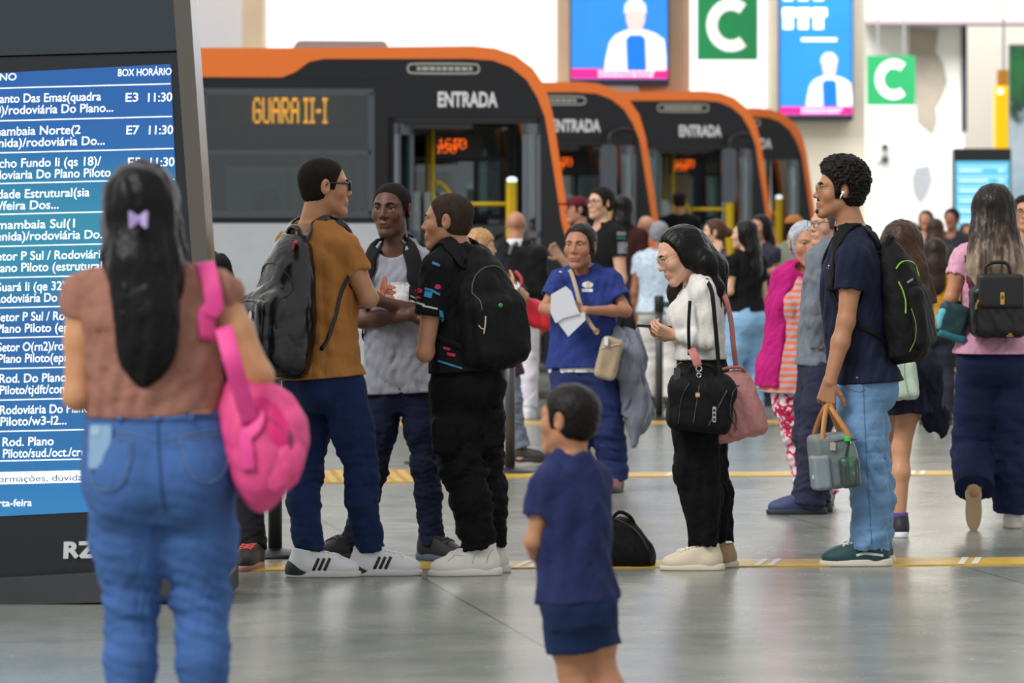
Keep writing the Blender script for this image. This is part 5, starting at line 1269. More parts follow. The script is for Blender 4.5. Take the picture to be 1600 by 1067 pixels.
S = B.scalp(.012, line=.070, back=-.080, side=-.030); S.disp = folds(121, .0016, .022, (1, 1, .6)); solid('hair', S, hair_mat('100c0b', .5), B.root, .003)
bn = cloth('222a54', .06)
B.top(bn, 'tshirt', sleeve=.60, hem=.0, ease=.012, sl=.020, ext=[(-.3, .012, .012), (.1, .010, .010), (.5, .008, .008), (.9, .002, .004)], amp=.0055, wl=.085, neck_r=.058, over=.072)
B.shorts(cloth('182b4e', .08), waist=.06, hem=.62, rad=(.066, .069), amp=.005)

# ------------------------------------------------------------------ woman with the phone
I = Person('woman in white sweater and black trousers looking down at her phone', 16.57, 1100, 1.52, -86, 'd0a085', 'f', .92, head=-82, pitch=24, seed=14, hh=.226,
  J=dict(pelvis=(1096, 592), neck=(1092, 436, 0), head=(1062, 398, -.02), sh_l=(1098, 458, -.15), sh_r=(1096, 458, .15), el_l=(1108, 530, -.17), wr_l=(1054, 523, -.08), el_r=(1100, 532, .15), wr_r=(1052, 525, .07),
         hip_l=(1094, 605, -.08), hip_r=(1096, 605, .08), kn_l=(1086, 735, -.08), kn_r=(1102, 735, .07), an_l=(1100, 858, -.08), an_r=(1124, 852, .08)))
I.hand_spec = {'l': dict(d=(-.93, .12, .28), pn=(.1, .75, .65), curl=[28, 30, 34, 38], th=.9), 'r': dict(d=(-.95, -.1, .2), pn=(.1, -.75, .65), curl=30, th=.9)}
I.body(); I.brows('1b1413', .0028)
sw = cloth('d6d4d0', .04); I.top(sw, 'sweater', sleeve=1.93, hem=.19, ease=.013, sl=.016, ext=[(-.1, .010, .012), (.3, .016, .018), (.7, .010, .008), (1, .0, .0)], amp=.0055, wl=.08, bust=.058, cuff=.008, over=.0)
I.trousers(mat('trousers_black', '09090c', .85, spec=.2, var=.12), 'trousers', waist=.24, rad=[.100, .102, .092, .084, .060], hem=.95, amp=.010, wl=.10, aniso=(1, 1, .35))
I.shoe('l', 'd5c9b0', 'd9d0bd', yaw=-88, L=.265, laces='efe9da', high=.005); I.shoe('r', 'a98a66', 'd6cdb9', yaw=-92, L=.25)
sh = [c for c in I.root.children if c.name.startswith('shoe')][0]
S = I.scalp(.012, line=.094, back=-.09, side=-.05, ear=-.06, fs=-.014); S.ops = [o for o in S.ops if o[0] != 's']
hx = I.xy
S.add(chain([hx(1078, 378, -.04), hx(1100, 410, -.07), hx(1116, 450, -.05), hx(1124, 478, -.03)], [.055, .050, .036, .012], flat=((0, 1, 0), .8)), .03)
for g in (1, -1): S.add(ell(I.hp(g * .069, -.014, -.012), I.hR, (.022, .034, .060)), .02); S.add(chain([hx(1085, 385, .03), hx(1112, 420, .04), hx(1126, 470, .03)], [.06, .055, .02]), .04)
S.disp = addf(folds(141, .0028, .05, (1, 1, .2)), folds(142, .0008, .016, (1, 1, .15))); solid('hair', S, hair_mat('0b0909', .36), I.root, .004)
Sl = Sdf(); Sl.add(chain([hx(1060, 425, .10), hx(1055, 455, .12), hx(1048, 488, .12)], [.02, .03, .010], flat=((0, 1, 0), .6)), .02); Sl.disp = folds(143, .003, .02, (1, 1, .15)); solid('hair', Sl, hair_mat('2a1a14', .45), I.root, .004)
I.glasses('8a7a5a', .0014, .021, .021, .95, f=.097)
ph = thing('smartphone', I.xy(1026, 510, -.02), 'black phone held out in front of the white sweater', 'phone')
mb = MB(); mb.rbox((-.080, -.037, -.006), (.080, .037, .006), .008, 4, 2); pc_ = I.xy(1023, 510, -.01); mb.xf(lambda p: pc_ + rot(p, (0, 1, 0), 3)); mb.build('body', plain('111216', .3), ph)
mb = MB(); mb.box((-.073, -.032, .006), (.073, .032, .0067)); mb.xf(lambda p: pc_ + rot(p, (0, 1, 0), 3)); mb.build('screen', glow('20242c', .3), ph)
# her black holdall
hb = thing('holdall', I.xy(1095, 678, -.25), 'black holdall with silver zip pull hanging at the hip of the phone woman', 'bag')
bm = BK('131417'); ra = nrm(np.array([1, .10, -.10])); R_ = np.array([ra, (0, 1, 0), np.cross(ra, (0, 1, 0))]); R_[1] = np.cross(R_[2], R_[0]); c0 = I.xy(1094, 632, -.255); L_ = local(c0, R_)
S = Sdf(); S.add(rbox(L_(0, 0, -.01), R_, (.138, .075, .105), .045), 0); S.add(cone(L_(-.075, 0, .08), L_(.085, 0, .085), .055, .055), .05); S.disp = addf(folds(151, .005, .09, (1, .6, .5)), folds(152, .002, .03)); bb = solid('body', S, bm, hb, .0055)
press(S, [L_(x, -.3, z) for x, z in ((-.118, -.09), (-.115, .02), (-.09, .09))], FWD, .0025, 'piping', plain('2a2b2f', .5), bb)
for pts in (((-.055, -.08), (-.05, .0), (-.045, .085)), ((.01, -.085), (.045, .0), (.075, .075))): press(S, [L_(x, -.3, z) for x, z in pts], FWD, .0028, 'pocket_zip', plain('3b3c40', .45), bb, .001)
press(S, [L_(x, -.3, z) for x, z in ((.135, -.09), (.10, -.03), (.10, .06), (.125, .10))], FWD, .003, 'end_seam', plain('222327', .5), bb, .001)
q = S.project([I.xy(1116, 648, -.6)], CAMD, .004)[0]; mb = MB(); mb.rbox((q[0] - .008, q[1] - .004, q[2] - .032), (q[0] + .008, q[1] + .002, q[2] + .035), .006, 4); mb.build('zip_pull', plain('b6b7b9', .3, .7), bb)
mb = MB()
for i in range(3): mb.box((q[0] - .005, q[1] - .006, q[2] - .025 + i * .019), (q[0] + .005, q[1] - .003, q[2] - .014 + i * .019))
mb.build('pull_slot', plain('1a1a1a', .5), bb)
q = S.project([I.xy(1090, 617, -.6)], CAMD, .003)[0]; mb = MB(); mb.rbox((q[0] - .010, q[1] - .002, q[2] - .010), (q[0] + .010, q[1] + .002, q[2] + .010), .003); mb.build('emblem', plain('b5763e', .4), bb); mb = MB(); mb.box((q[0] - .007, q[1] - .004, q[2] - .002), (q[0] + .007, q[1] - .001, q[2] + .002)); mb.box((q[0] - .002, q[1] - .004, q[2] - .007), (q[0] + .002, q[1] - .001, q[2] + .007)); mb.build('cross', plain('e6e2da', .4), bb)
mb = MB(); mb.tube(smooth_path([L_(-.06, -.02, .12), L_(-.05, -.03, .165), L_(.03, -.03, .165), L_(.05, -.02, .12)], 18), .008); mb.build('handle', bm, hb, True)
mb = MB(); mb.tube(smooth_path([I.xy(1062, 588, -.30), I.xy(1058, 572, -.30), I.xy(1066, 566, -.30)], 8), .004); mb.rbox(tuple(I.xy(1053, 602, -.315)), tuple(I.xy(1063, 574, -.300)), .006); mb.build('luggage_tag', plain('33332f', .5), hb)
ribbon_on('shoulder_strap', I.S_top, [I.xy(1125, 600, -.26), I.xy(1122, 560, -.26), I.xy(1117, 500, -.26), I.xy(1112, 456, -.235), I.xy(1103, 436, -.13)], .018, bm, hb, .003, .005, 40, snap=False)
ribbon_on('shoulder_strap', I.S_top, [I.xy(1078, 470, -.215), I.xy(1076, 510, -.225), I.xy(1077, 555, -.20)], .014, bm, hb, .003, .004, 20, snap=False)
ribbon_on('strap_end', I.S_top, [I.xy(1124, 570, -.275), I.xy(1128, 600, -.28), I.xy(1134, 622, -.28)], .022, bm, hb, .003, 0, 10, snap=False)
# her dusty pink bag
rb = thing('handbag', I.xy(1150, 688, -.05), 'dusty pink soft handbag hanging behind the black holdall', 'bag')
rm = mat('dusty_pink', 'b37a76', .55, spec=.4, var=.07, vscale=6, bump=.2, bscale=60); c0 = I.xy(1146, 636, -.08); rr = nrm(np.array([1, 0, .22])); R_ = np.array([rr, (0, 1, 0), np.cross(rr, (0, 1, 0))]); L_ = local(c0, R_)
S = Sdf(); S.add(loft(c0, R_, [(-.14, .105, .05), (-.12, .135, .085), (-.02, .125, .095), (.07, .105, .075), (.13, .095, .055), (.15, .085, .045)]), 0); S.disp = addf(folds(161, .008, .07, (1, 1, .3)), folds(162, .003, .03)); bb = solid('body', S, rm, rb, .0055)
press(S, [L_(x, -.3, z) for x, z in ((-.02, -.10), (.0, -.03), (-.02, .06))], FWD, .004, 'seam', plain('8f5b56', .6), bb, .001)
ps_ = plain('a8645e', .55)
ribbon_on('strap', I.S_top, [I.xy(1150, 572, -.10), I.xy(1146, 540, -.12), I.xy(1142, 500, -.10), I.xy(1132, 462, -.06), I.xy(1114, 442, .0)], .022, ps_, rb, .003, 0, 30, snap=False)
ribbon_on('strap', I.S_top, [I.xy(1080, 545, -.275), I.xy(1086, 558, -.30), I.xy(1091, 572, -.31)], .036, ps_, rb, .003, 0, 10, snap=False)
mb = MB()
for (u, v, dy) in ((1092, 576, -.31), (1151, 578, -.11)):
    for j, r_ in ((0, .012), (.028, .009)): mb.tube([I.xy(u, v, dy) + np.array([r_ * math.cos(a), 0, r_ * math.sin(a) - j]) for a in np.linspace(0, 6.28, 16, endpoint=False)], .003, 6, closed=True)
mb.build('clasp', plain('c4c4c6', .2, .9), rb, True)
mb = MB(); mb.tube(smooth_path([L_(-.06, -.03, .14), L_(-.02, -.05, .17), L_(.06, -.05, .165), L_(.08, -.03, .14)], 14), .007); mb.build('handle', ps_, rb, True)

# ------------------------------------------------------------------ curly haired man
K = Person('curly haired man in navy polo and light blue jeans holding a lunch bag', 16.8, 1345, 1.76, -84, 'ab7a5a', 'm', 1.0, head=-86, pitch=-1, seed=17, hh=.232,
  J=dict(pelvis=(1343, 592), neck=(1330, 366, 0), head=(1311, 298, 0), sh_l=(1334, 402, -.17), sh_r=(1338, 400, .17), el_l=(1322, 502, -.20), wr_l=(1297, 596, -.22), el_r=(1340, 505, .22), wr_r=(1312, 590, .22),
         hip_l=(1340, 605, -.08), hip_r=(1346, 605, .08), kn_l=(1352, 735, -.09), kn_r=(1362, 735, .08), an_l=(1358, 862, -.09), an_r=(1364, 858, .09)))
K.hand_spec = {'l': dict(d=(-.18, .1, -.97), pn=(.25, .95, 0), curl=[50, 52, 55, 58], th=.8)}
K.body(); K.brows('120d0b', .0045)
S = K.scalp(.022, line=.074, back=-.082, side=-.035, top=.022); r = random.Random(4)
tips = []
for i in range(330):
    a, b_ = r.uniform(0, 6.2832), r.uniform(-.55, 1); n_ = np.array([math.cos(a) * math.sqrt(1 - b_ * b_), math.sin(a) * math.sqrt(1 - b_ * b_), b_])
    if n_[1] > .55 and n_[2] < .55: continue
    if n_[2] < -.1 and n_[1] > -.1: continue
    p = K.hp(n_[0] * .094, -.016 + n_[1] * .115, .046 + n_[2] * .106); S.ops.insert(2, ('u', ball(p, r.uniform(.007, .013)), .004))
S.disp = folds(172, .004, .016, (1, 1, 1), 6); solid('hair', S, hair_mat('0e0b0b', .6), K.root, .0032)
K.glasses('6b5a3c', .0013, .0225, .0205, .8, f=.097)
K.beard('1a120f', [[(-.024, .1, -.044), (-.010, .1, -.041), (.010, .1, -.041), (.024, .1, -.044)]], .0045); K.beard('1a120f', [[(-.017, .1, -.088), (0, .1, -.092), (.017, .1, -.088)]], .0075)
for g in (1, -1):
    q = K.hp(g * .0865, -.004, -.010); t = thing('earbud', q, 'white earbud in the visible ear of the curly haired man' if g > 0 else 'white earbud in the far ear of the curly haired man', 'earbud', 'white wireless earbuds')
    mb = MB(); mb.ball(q, (.008, .007, .008)); mb.build('bud', plain('ececee', .25), t, True); mb = MB(); mb.tube([q, K.hp(g * .089, .004, -.022), K.hp(g * .088, .008, -.034)], .0035); mb.build('stem', plain('ececee', .25), t, True)
po = cloth('161b33', .05); K.top(po, 'polo_shirt', sleeve=.53, hem=-.03, ease=.018, sl=.024, ext=[(-.3, .012, .008), (.1, .012, .012), (.5, .010, .010), (.9, .0, .0)], amp=.006, wl=.11, neck_r=.068, over=.104)
polo = K.root.children[-1]
mb = MB(); n_ = K.P['neck']; up = nrm(K.hp(0, -.02, -.045) - n_); rg = []
for j, (h, rr) in enumerate(((-.012, .082), (.022, .072), (.050, .066), (.044, .072), (.0, .086), (-.022, .094))):
    for i in range(30): a = 6.2832 * i / 30; fr = math.cos(a); rg.append(n_ + K.R[0] * rr * math.sin(a) + K.R[1] * (rr * fr * 1.02 + .004) + up * (h - .040 * max(0, fr) ** 2))
mb.poly(rg, [(j * 30 + i, j * 30 + (i + 1) % 30, (j + 1) * 30 + (i + 1) % 30, (j + 1) * 30 + i) for j in range(5) for i in range(30)]); mb.build('collar', po, polo, True)
patch_on('chest_logo', K.S_top, *K.dec(-.5), CAMD, [rect(1294, 414, 1300, 416), rect(1294, 418, 1300, 421), rect(1296, 421.5, 1300, 424)], plain('b9bfd0', .7), polo, .003)
dj = mat('denim_light', '6d92b8', .85, spec=.2, var=.14, vscale=6, bump=.35, bscale=220)
K.trousers(dj, 'jeans', waist=.10, rad=[.102, .098, .084, .082, .084], hem=.975, amp=.009, wl=.085, seat=.088)
jk = K.root.children[-1]; press(K.S_bot, [K.xy(u, v, -.5) for u, v in ((1348, 590), (1352, 680), (1357, 760), (1362, 850))], CAMD, .0014, 'side_seam', plain('4f749c', .8), jk)
press(K.S_bot, [K.xy(u, v, -.5) for u, v in ((1318, 592), (1325, 606), (1342, 612), (1352, 608))], CAMD, .0014, 'pocket_seam', plain('4f749c', .8), jk)
K.shoe('l', '1d4448', 'd9d2c0', yaw=-88, L=.30, laces='e9e6dc'); K.shoe('r', '1d4448', 'd9d2c0', yaw=-90, L=.29, laces='e9e6dc')
Ss, sl = K.shoes['l']; press(Ss, [K.xy(u, v, -.6) for u, v in ((1338, 868), (1350, 865), (1366, 866), (1380, 868))], CAMD, 0, 'side_flash', plain('d9d2c0', .6), sl, .001, .0055)
Ss, sl = M3.shoes['l']
for pts in (((700, 876), (712, 868), (724, 868)), ((738, 880), (742, 868), (752, 862)), ((760, 880), (764, 866), (770, 858))): press(Ss, [M3.xy(u, v, -.6) for u, v in pts], CAMD, .0014, 'panel_seam', plain('b9b6ad', .7), sl, .0008)
b4 = thing('backpack', K.xy(1405, 560, -.02), 'black backpack with lime green trim on the curly haired man', 'backpack', 'backpacks worn by people in the queue')
c0 = K.xy(1408, 470, -.03); axU = nrm(K.xy(1393, 375, 0) - K.xy(1418, 560, 0)); axB = nrm(np.array([.95, -.30, 0])); axB = nrm(axB - axU * axU.dot(axB)); axL = np.cross(axU, -axB); bR = np.array([axL, -axB, axU]); L_ = local(c0, bR)
S = Sdf(); S.add(loft(c0, bR, [(-.27, .09, .05, 0), (-.245, .15, .095, 0), (-.08, .158, .105, 0), (.08, .145, .095, 0), (.18, .115, .075, .01), (.245, .07, .05, .02), (.265, .03, .02, .02)]), 0); S.disp = addf(folds(181, .006, .10, (1, 1, .5)), folds(182, .002, .04)); bb = solid('body', S, BK('16181d'), b4, .006)
Sp = Sdf(); Sp.add(rbox(L_(0, -.072, -.08), bR, (.125, .045, .14), .042), 0); Sp.disp = folds(183, .004, .08); pkt = solid('front_pocket', Sp, BK('191b20'), b4, .006)
lime = plain('7fbf2a', .5)
Sa = Sdf(); Sa.ops = list(S.ops) + list(Sp.ops)
for pts in (((1400, 420), (1408, 410), (1420, 408), (1430, 414), (1436, 432)), ((1404, 440), (1411, 455), (1415, 472), (1415, 490))): press(Sa, [K.xy(u, v, -.6) for u, v in pts], CAMD, .0036, 'lime_trim', lime, bb, .002)
press(Sa, [K.xy(u, v, -.6) for u, v in ((1424, 482), (1431, 505), (1430, 530), (1421, 550))], CAMD, .0022, 'zipper', plain('7a8a3a', .5), bb, .002)
patch_on('logo', Sa, *K.dec(-.6), CAMD, [[(1417, 440), (1426, 434), (1427, 437), (1418, 443)]], plain('8a9096', .5), bb, .004)
mb = MB(); mb.tube(smooth_path([L_(-.05, .02, .22), L_(-.04, .01, .28), L_(.04, .01, .28), L_(.05, .02, .22)], 14), .011); mb.build('handle', BK('16181d'), b4, True)
straps(K, b4, BK('16181d'), L_(0, .05, .22), .050, chest=.11)
# lunch cooler in his hand
cb = thing('lunch_cooler', K.xy(1300, 762, -.23), 'grey insulated lunch bag with tan handles hanging from a hand', 'cooler bag')
gm = mat('cooler_grey', '71797c', .7, spec=.3, var=.08, vscale=9, bump=.2, bscale=160); ra = nrm(np.array([1, .22, .10])); R_ = np.array([ra, nrm(np.cross((0, 0, 1), ra)), (0, 0, 1)]); R_[2] = np.cross(R_[0], R_[1]); c0 = K.xy(1300, 718, -.23); L_ = local(c0, R_)
S = Sdf(); S.add(rbox(L_(0, 0, -.005), R_, (.092, .070, .118), .025), 0); S.disp = folds(191, .003, .08); bb = solid('body', S, gm, cb, .005)
Sp = Sdf(); Sp.add(rbox(L_(-.070, -.040, -.045), R_, (.038, .045, .075), .016), 0); Sp.disp = folds(192, .002, .05); pkt = solid('side_pocket', Sp, mat('cooler_grey_light', '808b90', .7), cb, .005)
mb = MB(); q = Sp.project([K.xy(1271, 744, -.6)], CAMD, .002)[0]; mb.box((q[0] - .006, q[1] - .001, q[2] - .012), (q[0] + .006, q[1] + .001, q[2] + .006)); mb.build('label_patch', plain('b5bfc4', .6), pkt)
press(S, [L_(x, -.3, z) for x, z in ((-.070, .085), (-.01, .090), (.045, .085))], FWD, .003, 'zipper', plain('3a3e40', .5), bb, .001)
Sm = Sdf(); Sm.add(rbox(L_(.050, -.078, -.055), R_, (.044, .030, .068), .02), 0); solid('mesh_pocket', Sm, glass('mesh_net', (.66, .74, .72), .05, .5), cb, .005)
tan = mat('tan_leather', 'b5793f', .5, var=.06)
for y0 in (-.062, .062):
    mb = MB(); mb.tube(smooth_path([L_(-.055, y0, .02), L_(-.050, y0, .11), L_(-.012, y0 * .3, .215), K.xy(1297, 634, -.225) + R_[1] * y0 * .1, L_(.022, y0 * .3, .205), L_(.062, y0, .11), L_(.066, y0, .07)], 40), 0, flat=(R_[1], .011, .0022)); mb.build('handle', tan, cb, True)
mb = MB(); mb.rbox((-.012, -.004, -.018), (.012, .004, .018), .004); q = S.project([L_(-.085, -.4, .07)], FWD, .003)[0]; mb.xf(lambda p: q + p); mb.build('buckle', plain('b5b0a2', .3, .6), cb)
bt = thing('water_bottle', L_(.052, -.095, -.12), 'green plastic drink bottle in the side pocket of the lunch bag', 'bottle')
mb = MB(); mb.lathe(L_(.052, -.080, -.115), [(.022, 0), (.028, .006), (.029, .06), (.026, .075), (.029, .09), (.029, .13), (.024, .155), (.013, .185), (.012, .195)], 22); mb.build('body', glass('green_plastic', (.25, .72, .42), .14, .12), bt, True)
mb = MB(); mb.lathe(L_(.052, -.080, .078), [(.0135, 0), (.0145, .002), (.0145, .020), (.013, .022)], 18); mb.build('cap', plain('3fbf4a', .4), bt)
mb = MB(); mb.lathe(L_(.052, -.080, -.03), [(.0295, 0), (.0297, .03)], 22); mb.build('label', plain('2a7f52', .5), bt)
# ------------------------------------------------------------------ black bag on the floor
t = thing('duffel_bag', px(990, 890, 16.7), 'black soft bag lying on the floor between the boy and the phone woman', 'bag')
S = Sdf(); X = lambda u, v, dy=0: px(u, v, 16.7 + dy)
S.add(ell(X(985, 862), np.eye(3), (.105, .12, .085)), 0); S.add(ell(X(972, 838), np.eye(3), (.075, .09, .085)), .05); S.add(ell(X(1000, 876), np.eye(3), (.062, .10, .05)), .04); S.add(ell(X(950, 865), np.eye(3), (.08, .10, .08)), .05)
S.cut((0, 0, .004), (0, 0, -1)); S.disp = addf(folds(201, .007, .12, (1, 1, .6)), folds(202, .003, .04)); bb = solid('body', S, BK('101114'), t, .006)
mb = MB(); mb.tube(smooth_path(S.project([X(965, 812, -.4), X(990, 826, -.4), X(1008, 850, -.4), X(1018, 880, -.4)], CAMD, .003), 24), .004); mb.build('zipper', plain('26272b', .5), bb, True)
mb = MB(); mb.tube(smooth_path([X(955, 812, -.02), X(968, 800, -.02), X(985, 808, -.02), X(992, 822, -.02)], 16), .008); mb.build('handle', BK('101114'), t, True)
# ------------------------------------------------------------------ helpers for the people farther off
def zt(v, Y, z0=0): return CH + (HY - v) * Y / FPX - z0
def long_hair(P, c, pts, rad, t=.014, flat=((0, 1, 0), .6), rough=.42, line=.088, ears=True, seed=1, sides=None, amp=.003, m=None):
    S = P.scalp(t, line=line, back=-.09, side=-.05, ear=-.06, fs=-.010); S.ops = [o for o in S.ops if o[0] != 's']
    if ears:
        for g in (1, -1): S.add(ell(P.hp(g * .066, -.010, -.012), P.hR, np.array([.022, .040, .062]) * P.hs), .02)
    if pts: S.add(chain(pts, rad, flat=flat), .04)
    for q in (sides or []): S.add(chain(*q), .02)
    S.disp = addf(folds(seed + 300, amp, .05, (1.2, 1.2, .15)), folds(seed + 400, .0014, .018, (1.2, 1.2, .10)))
    return solid('hair', S, m or hair_mat(c, rough), P.root, .0045 if P.fine else .008)
def far(label, u, vt, Y, yaw, top, bot, hair, skin='tan', sex='m', build=1.0, J=None, head=None, sleeve=.5, z0=0.0, style='short', group='people waiting farther back', hem=-.06, legs='trousers', t=.010, pitch=0, shoes='1c1c1f', rad=None, fine=False, seed=None, hh=None, ext=None, tm=None, bm=None):
    seed = seed or int(u)
    P = Person(label, Y, u, zt(vt, Y, z0) - .012, yaw, skin, sex, build, J=J, head=head, pitch=pitch, seed=seed, group=group, fine=fine, z0=z0, hh=hh)
    P.body(feet=legs == 'bare'); P.brows()
    if style == 'short': P.short_hair(hair, t, .003, .02, .7)
    elif style == 'long':
        bk = -P.hR[1]; p = P.P['head']; long_hair(P, hair, [p + bk * .05, p + bk * .085 - UP * .12, p + bk * .10 - UP * .26, p + bk * .10 - UP * .36], [.085, .085, .075, .04], flat=(bk, .6), seed=seed)
    elif style == 'bun':
        S = P.scalp(.010, back=-.08); S.add(ball(P.hp(0, -.125, .0), .042 * P.hs), .02); S.disp = folds(seed, .0015, .02); solid('hair', S, hair_mat(hair, .5), P.root, .006)
    elif style == 'cap':
        P.short_hair('17120f', .006); S = Sdf(); S.add(ell(P.hp(0, -.012, .045), P.hR, np.array([.088, .108, .078]) * P.hs), 0); S.add(ell(P.hp(0, .12, .052), P.hR, np.array([.062, .07, .010]) * P.hs), .02); S.cut(P.hp(0, 0, .040), -P.hR[2]); solid('cap', S, cloth(hair), P.root, .006)
    P.top(tm or cloth(top, .08), 'shirt', sleeve=sleeve, hem=hem, ease=.014, ext=ext, over=.105 if hem < .1 and sex == 'm' else None)
    if legs == 'trousers': P.trousers(bm or cloth(bot, .10), waist=max(.10, hem + .08), rad=rad, hem=.97)
    elif legs in ('shorts', 'bare'): P.shorts(bm or cloth(bot, .10), hem=.8)
    if legs == 'bare': 
        for sd in 'lr': P.shoe(sd, shoes, '2a2a2a')
    else:
        for sd in 'lr': P.shoe(sd, shoes, 'cfccc4' if shoes != '1c1c1f' else '2a2a2c')
    return P
# ------------------------------------------------------------------ person half hidden behind the front woman
G = Person('person in black clothes half hidden behind the woman in brown, one red-tongued sneaker showing', 16.9, 372, 1.60, -150, 'brown', 'm', 1.0, seed=21, J=dict(pelvis=(318, 590), neck=(268, 408), head=(232, 350, -.05), kn_r=(380, 740, -.05), an_r=(394, 868, -.3), kn_l=(330, 740, .1), an_l=(330, 860, .2), wr_r=(262, 520, .2), el_r=(300, 500, .1)))
G.body(hands=()); G.short_hair('15110f'); G.top(cloth('17181b'), 'jacket', sleeve=1.95, hem=-.1, ease=.02); G.trousers(cloth('15161a'), rad=[.095, .085, .075, .066, .066], hem=.94)
G.shoe('r', '26272b', 'c08a7a', yaw=-12, L=.29, laces='d0564e'); G.shoe('l', '26272b', 'c08a7a', yaw=-150)
Sx = Sdf(); Sx.add(ball(px(394, 846, 16.55), .02), 0)
b_ = thing('backpack', G.xy(335, 470), 'black backpack on the person half hidden behind the woman in brown', 'backpack', 'backpacks worn by people in the queue')
S = Sdf(); S.add(rbox(G.xy(326, 462, -.14), G.R, (.13, .08, .17), .06), 0); S.disp = folds(211, .006, .1); solid('body', S, BK('17181b'), b_, .008); straps(G, b_, BK('17181b'), G.xy(318, 412, -.12), .06)

# ------------------------------------------------------------------ older woman with the papers
H = Person('older woman in navy blue tee over white shirt, holding folded papers against her chest', 21.8, 922, 1.52, -14, 'a9745a', 'f', 1.18, head=-22, pitch=2, seed=22, hh=.244,
  J=dict(pelvis=(914, 580), neck=(911, 425, .02), head=(906, 385, -.05), sh_r=(876, 440, 0), sh_l=(952, 438, 0), el_r=(851, 482, -.06), wr_r=(878, 487, -.24), el_l=(978, 486, -.08), wr_l=(916, 485, -.25), kn_r=(893, 670, -.05), an_r=(900, 752, 0), kn_l=(948, 670, -.05), an_l=(962, 754, -.02)))
H.hand_spec = {'r': dict(d=(.7, -.2, .3), pn=(.3, .9, -.2), curl=30), 'l': dict(d=(-.95, -.1, -.1), pn=(-.1, .9, -.3), curl=[25, 28, 30, 32])}
H.body(); H.brows('2a1f1c', .0028); S = H.scalp(.010, line=.096, back=-.08, side=-.04); S.add(ball(H.hp(0, -.11, -.02), .05), .03); S.disp = addf(folds(221, .003, .03, (.4, 1.2, 1.2)), folds(222, .0014, .012, (.3, 1.2, 1.2))); solid('hair', S, hair_mat('1c1615', .5), H.root, .004)
H.top(plain('e3e4e8', .8), 'undershirt', sleeve=.3, hem=-.02, ease=.014, sl=.008, neck_r=.060, bust=.03, ext=[(-.3, .022, .022), (.1, .024, .018), (.25, -.02, -.02), (1, -.014, -.012)])
H.top(cloth('27397a', .06), 'tshirt', sleeve=.62, hem=.03, ease=.022, sl=.030, ext=[(-.3, .030, .03), (.3, .040, .03), (.8, .008, .008)], amp=.007, wl=.10, bust=.062, neck_r=.070, over=.118); ts = H.root.children[-1]
patch_on('chest_emblem', H.S_top, *H.dec(-.6), CAMD, [(0, disc(918, 445, 9, 5)), (0, rect(909, 451, 926, 456)), (1, disc(919, 444, 3, 5))], [plain('cfd3d8', .7), plain('d8b23a', .7)], ts, .004)
H.trousers(cloth('232e5c', .10), waist=.12, rad=[.125, .112, .092, .088, .082], hem=.96, amp=.008, wl=.09)
for sd in 'lr': H.shoe(sd, '8a6450', '2a2a2a', yaw=-15, L=.25)
pa = thing('folded_papers', H.xy(888, 492, -.30), 'white folded papers held by the older woman in navy', 'papers')
wp = plain('dfe3ea', .8)
for nm, pts, dy in (('sheet', ((861, 460), (884, 447), (893, 455), (899, 474), (906, 490), (880, 497), (868, 505), (860, 488)), -.315), ('sheet', ((868, 499), (884, 491), (914, 488), (915, 500), (888, 526)), -.305)):
    mb = MB(); n = len(pts); P0 = [H.xy(u, v, dy + .03 * ((u - 860) / 50)) for u, v in pts]; mb.poly(P0 + [p + np.array([0, .006, 0]) for p in P0], [tuple(range(n)), tuple(range(2 * n - 1, n - 1, -1))] + [(i, i + n, (i + 1) % n + n, (i + 1) % n) for i in range(n)]); mb.build(nm, wp, pa)
cbg = thing('crossbody_bag', H.xy(952, 592, -.18), 'beige crossbody bag hanging in front of the older woman in navy', 'bag')
cm = mat('beige_leather', 'a8957a', .6, var=.06, bump=.15); S = Sdf(); S.add(rbox(H.xy(951, 560, -.21), np.array([nrm((1, 0, -.25)), (0, 1, 0), nrm((.25, 0, 1))]), (.062, .04, .12), .03), 0); S.disp = folds(231, .004, .08); bb = solid('body', S, cm, cbg, .006)
ribbon_on('strap', H.S_top, [H.xy(890, 422, -.08), H.xy(893, 427, -.13), H.xy(900, 450, -.19), H.xy(907, 476, -.235), H.xy(920, 502, -.245), H.xy(934, 522, -.245)], .022, cm, cbg, .003, 0, 30, snap=False)
press(S, [H.xy(u, v, -.6) for u, v in ((937, 545), (952, 541), (968, 538))], CAMD, .004, 'zipper', plain('c9b4b6', .5), bb, .001)
mb = MB(); mb.rbox(tuple(H.xy(944, 540, -.27)), tuple(H.xy(950, 526, -.25)), .008); mb.build('tag', plain('dfe6e6', .5), cbg)
mb = MB(); mb.tube([H.xy(932, 518, -.25) + np.array([.012 * math.cos(a), 0, .016 * math.sin(a)]) for a in np.linspace(0, 6.28, 14, endpoint=False)], .004, 6, closed=True); mb.build('ring', plain('b9a070', .3, .8), cbg, True)
jk_ = thing('jacket', H.xy(990, 694, -.05), 'grey jacket draped over the bag at the side of the older woman', 'jacket')
S = Sdf(); S.add(chain([H.xy(975, 530, -.08), H.xy(985, 560, -.10), H.xy(992, 610, -.08), H.xy(994, 650, -.08), H.xy(992, 690, -.08)], [.075, .085, .075, .075, .02], flat=((0, 1, 0), .55)), .03); S.add(chain([H.xy(965, 540, -.10), H.xy(970, 575, -.12), H.xy(985, 585, -.14)], [.05, .06, .05], flat=((0, 1, 0), .6)), .03)
S.disp = addf(folds(241, .014, .10, (1, 1, .3)), folds(242, .005, .04, (1, 1, .4))); solid('body', S, cloth('767c88', .08), jk_, .006)

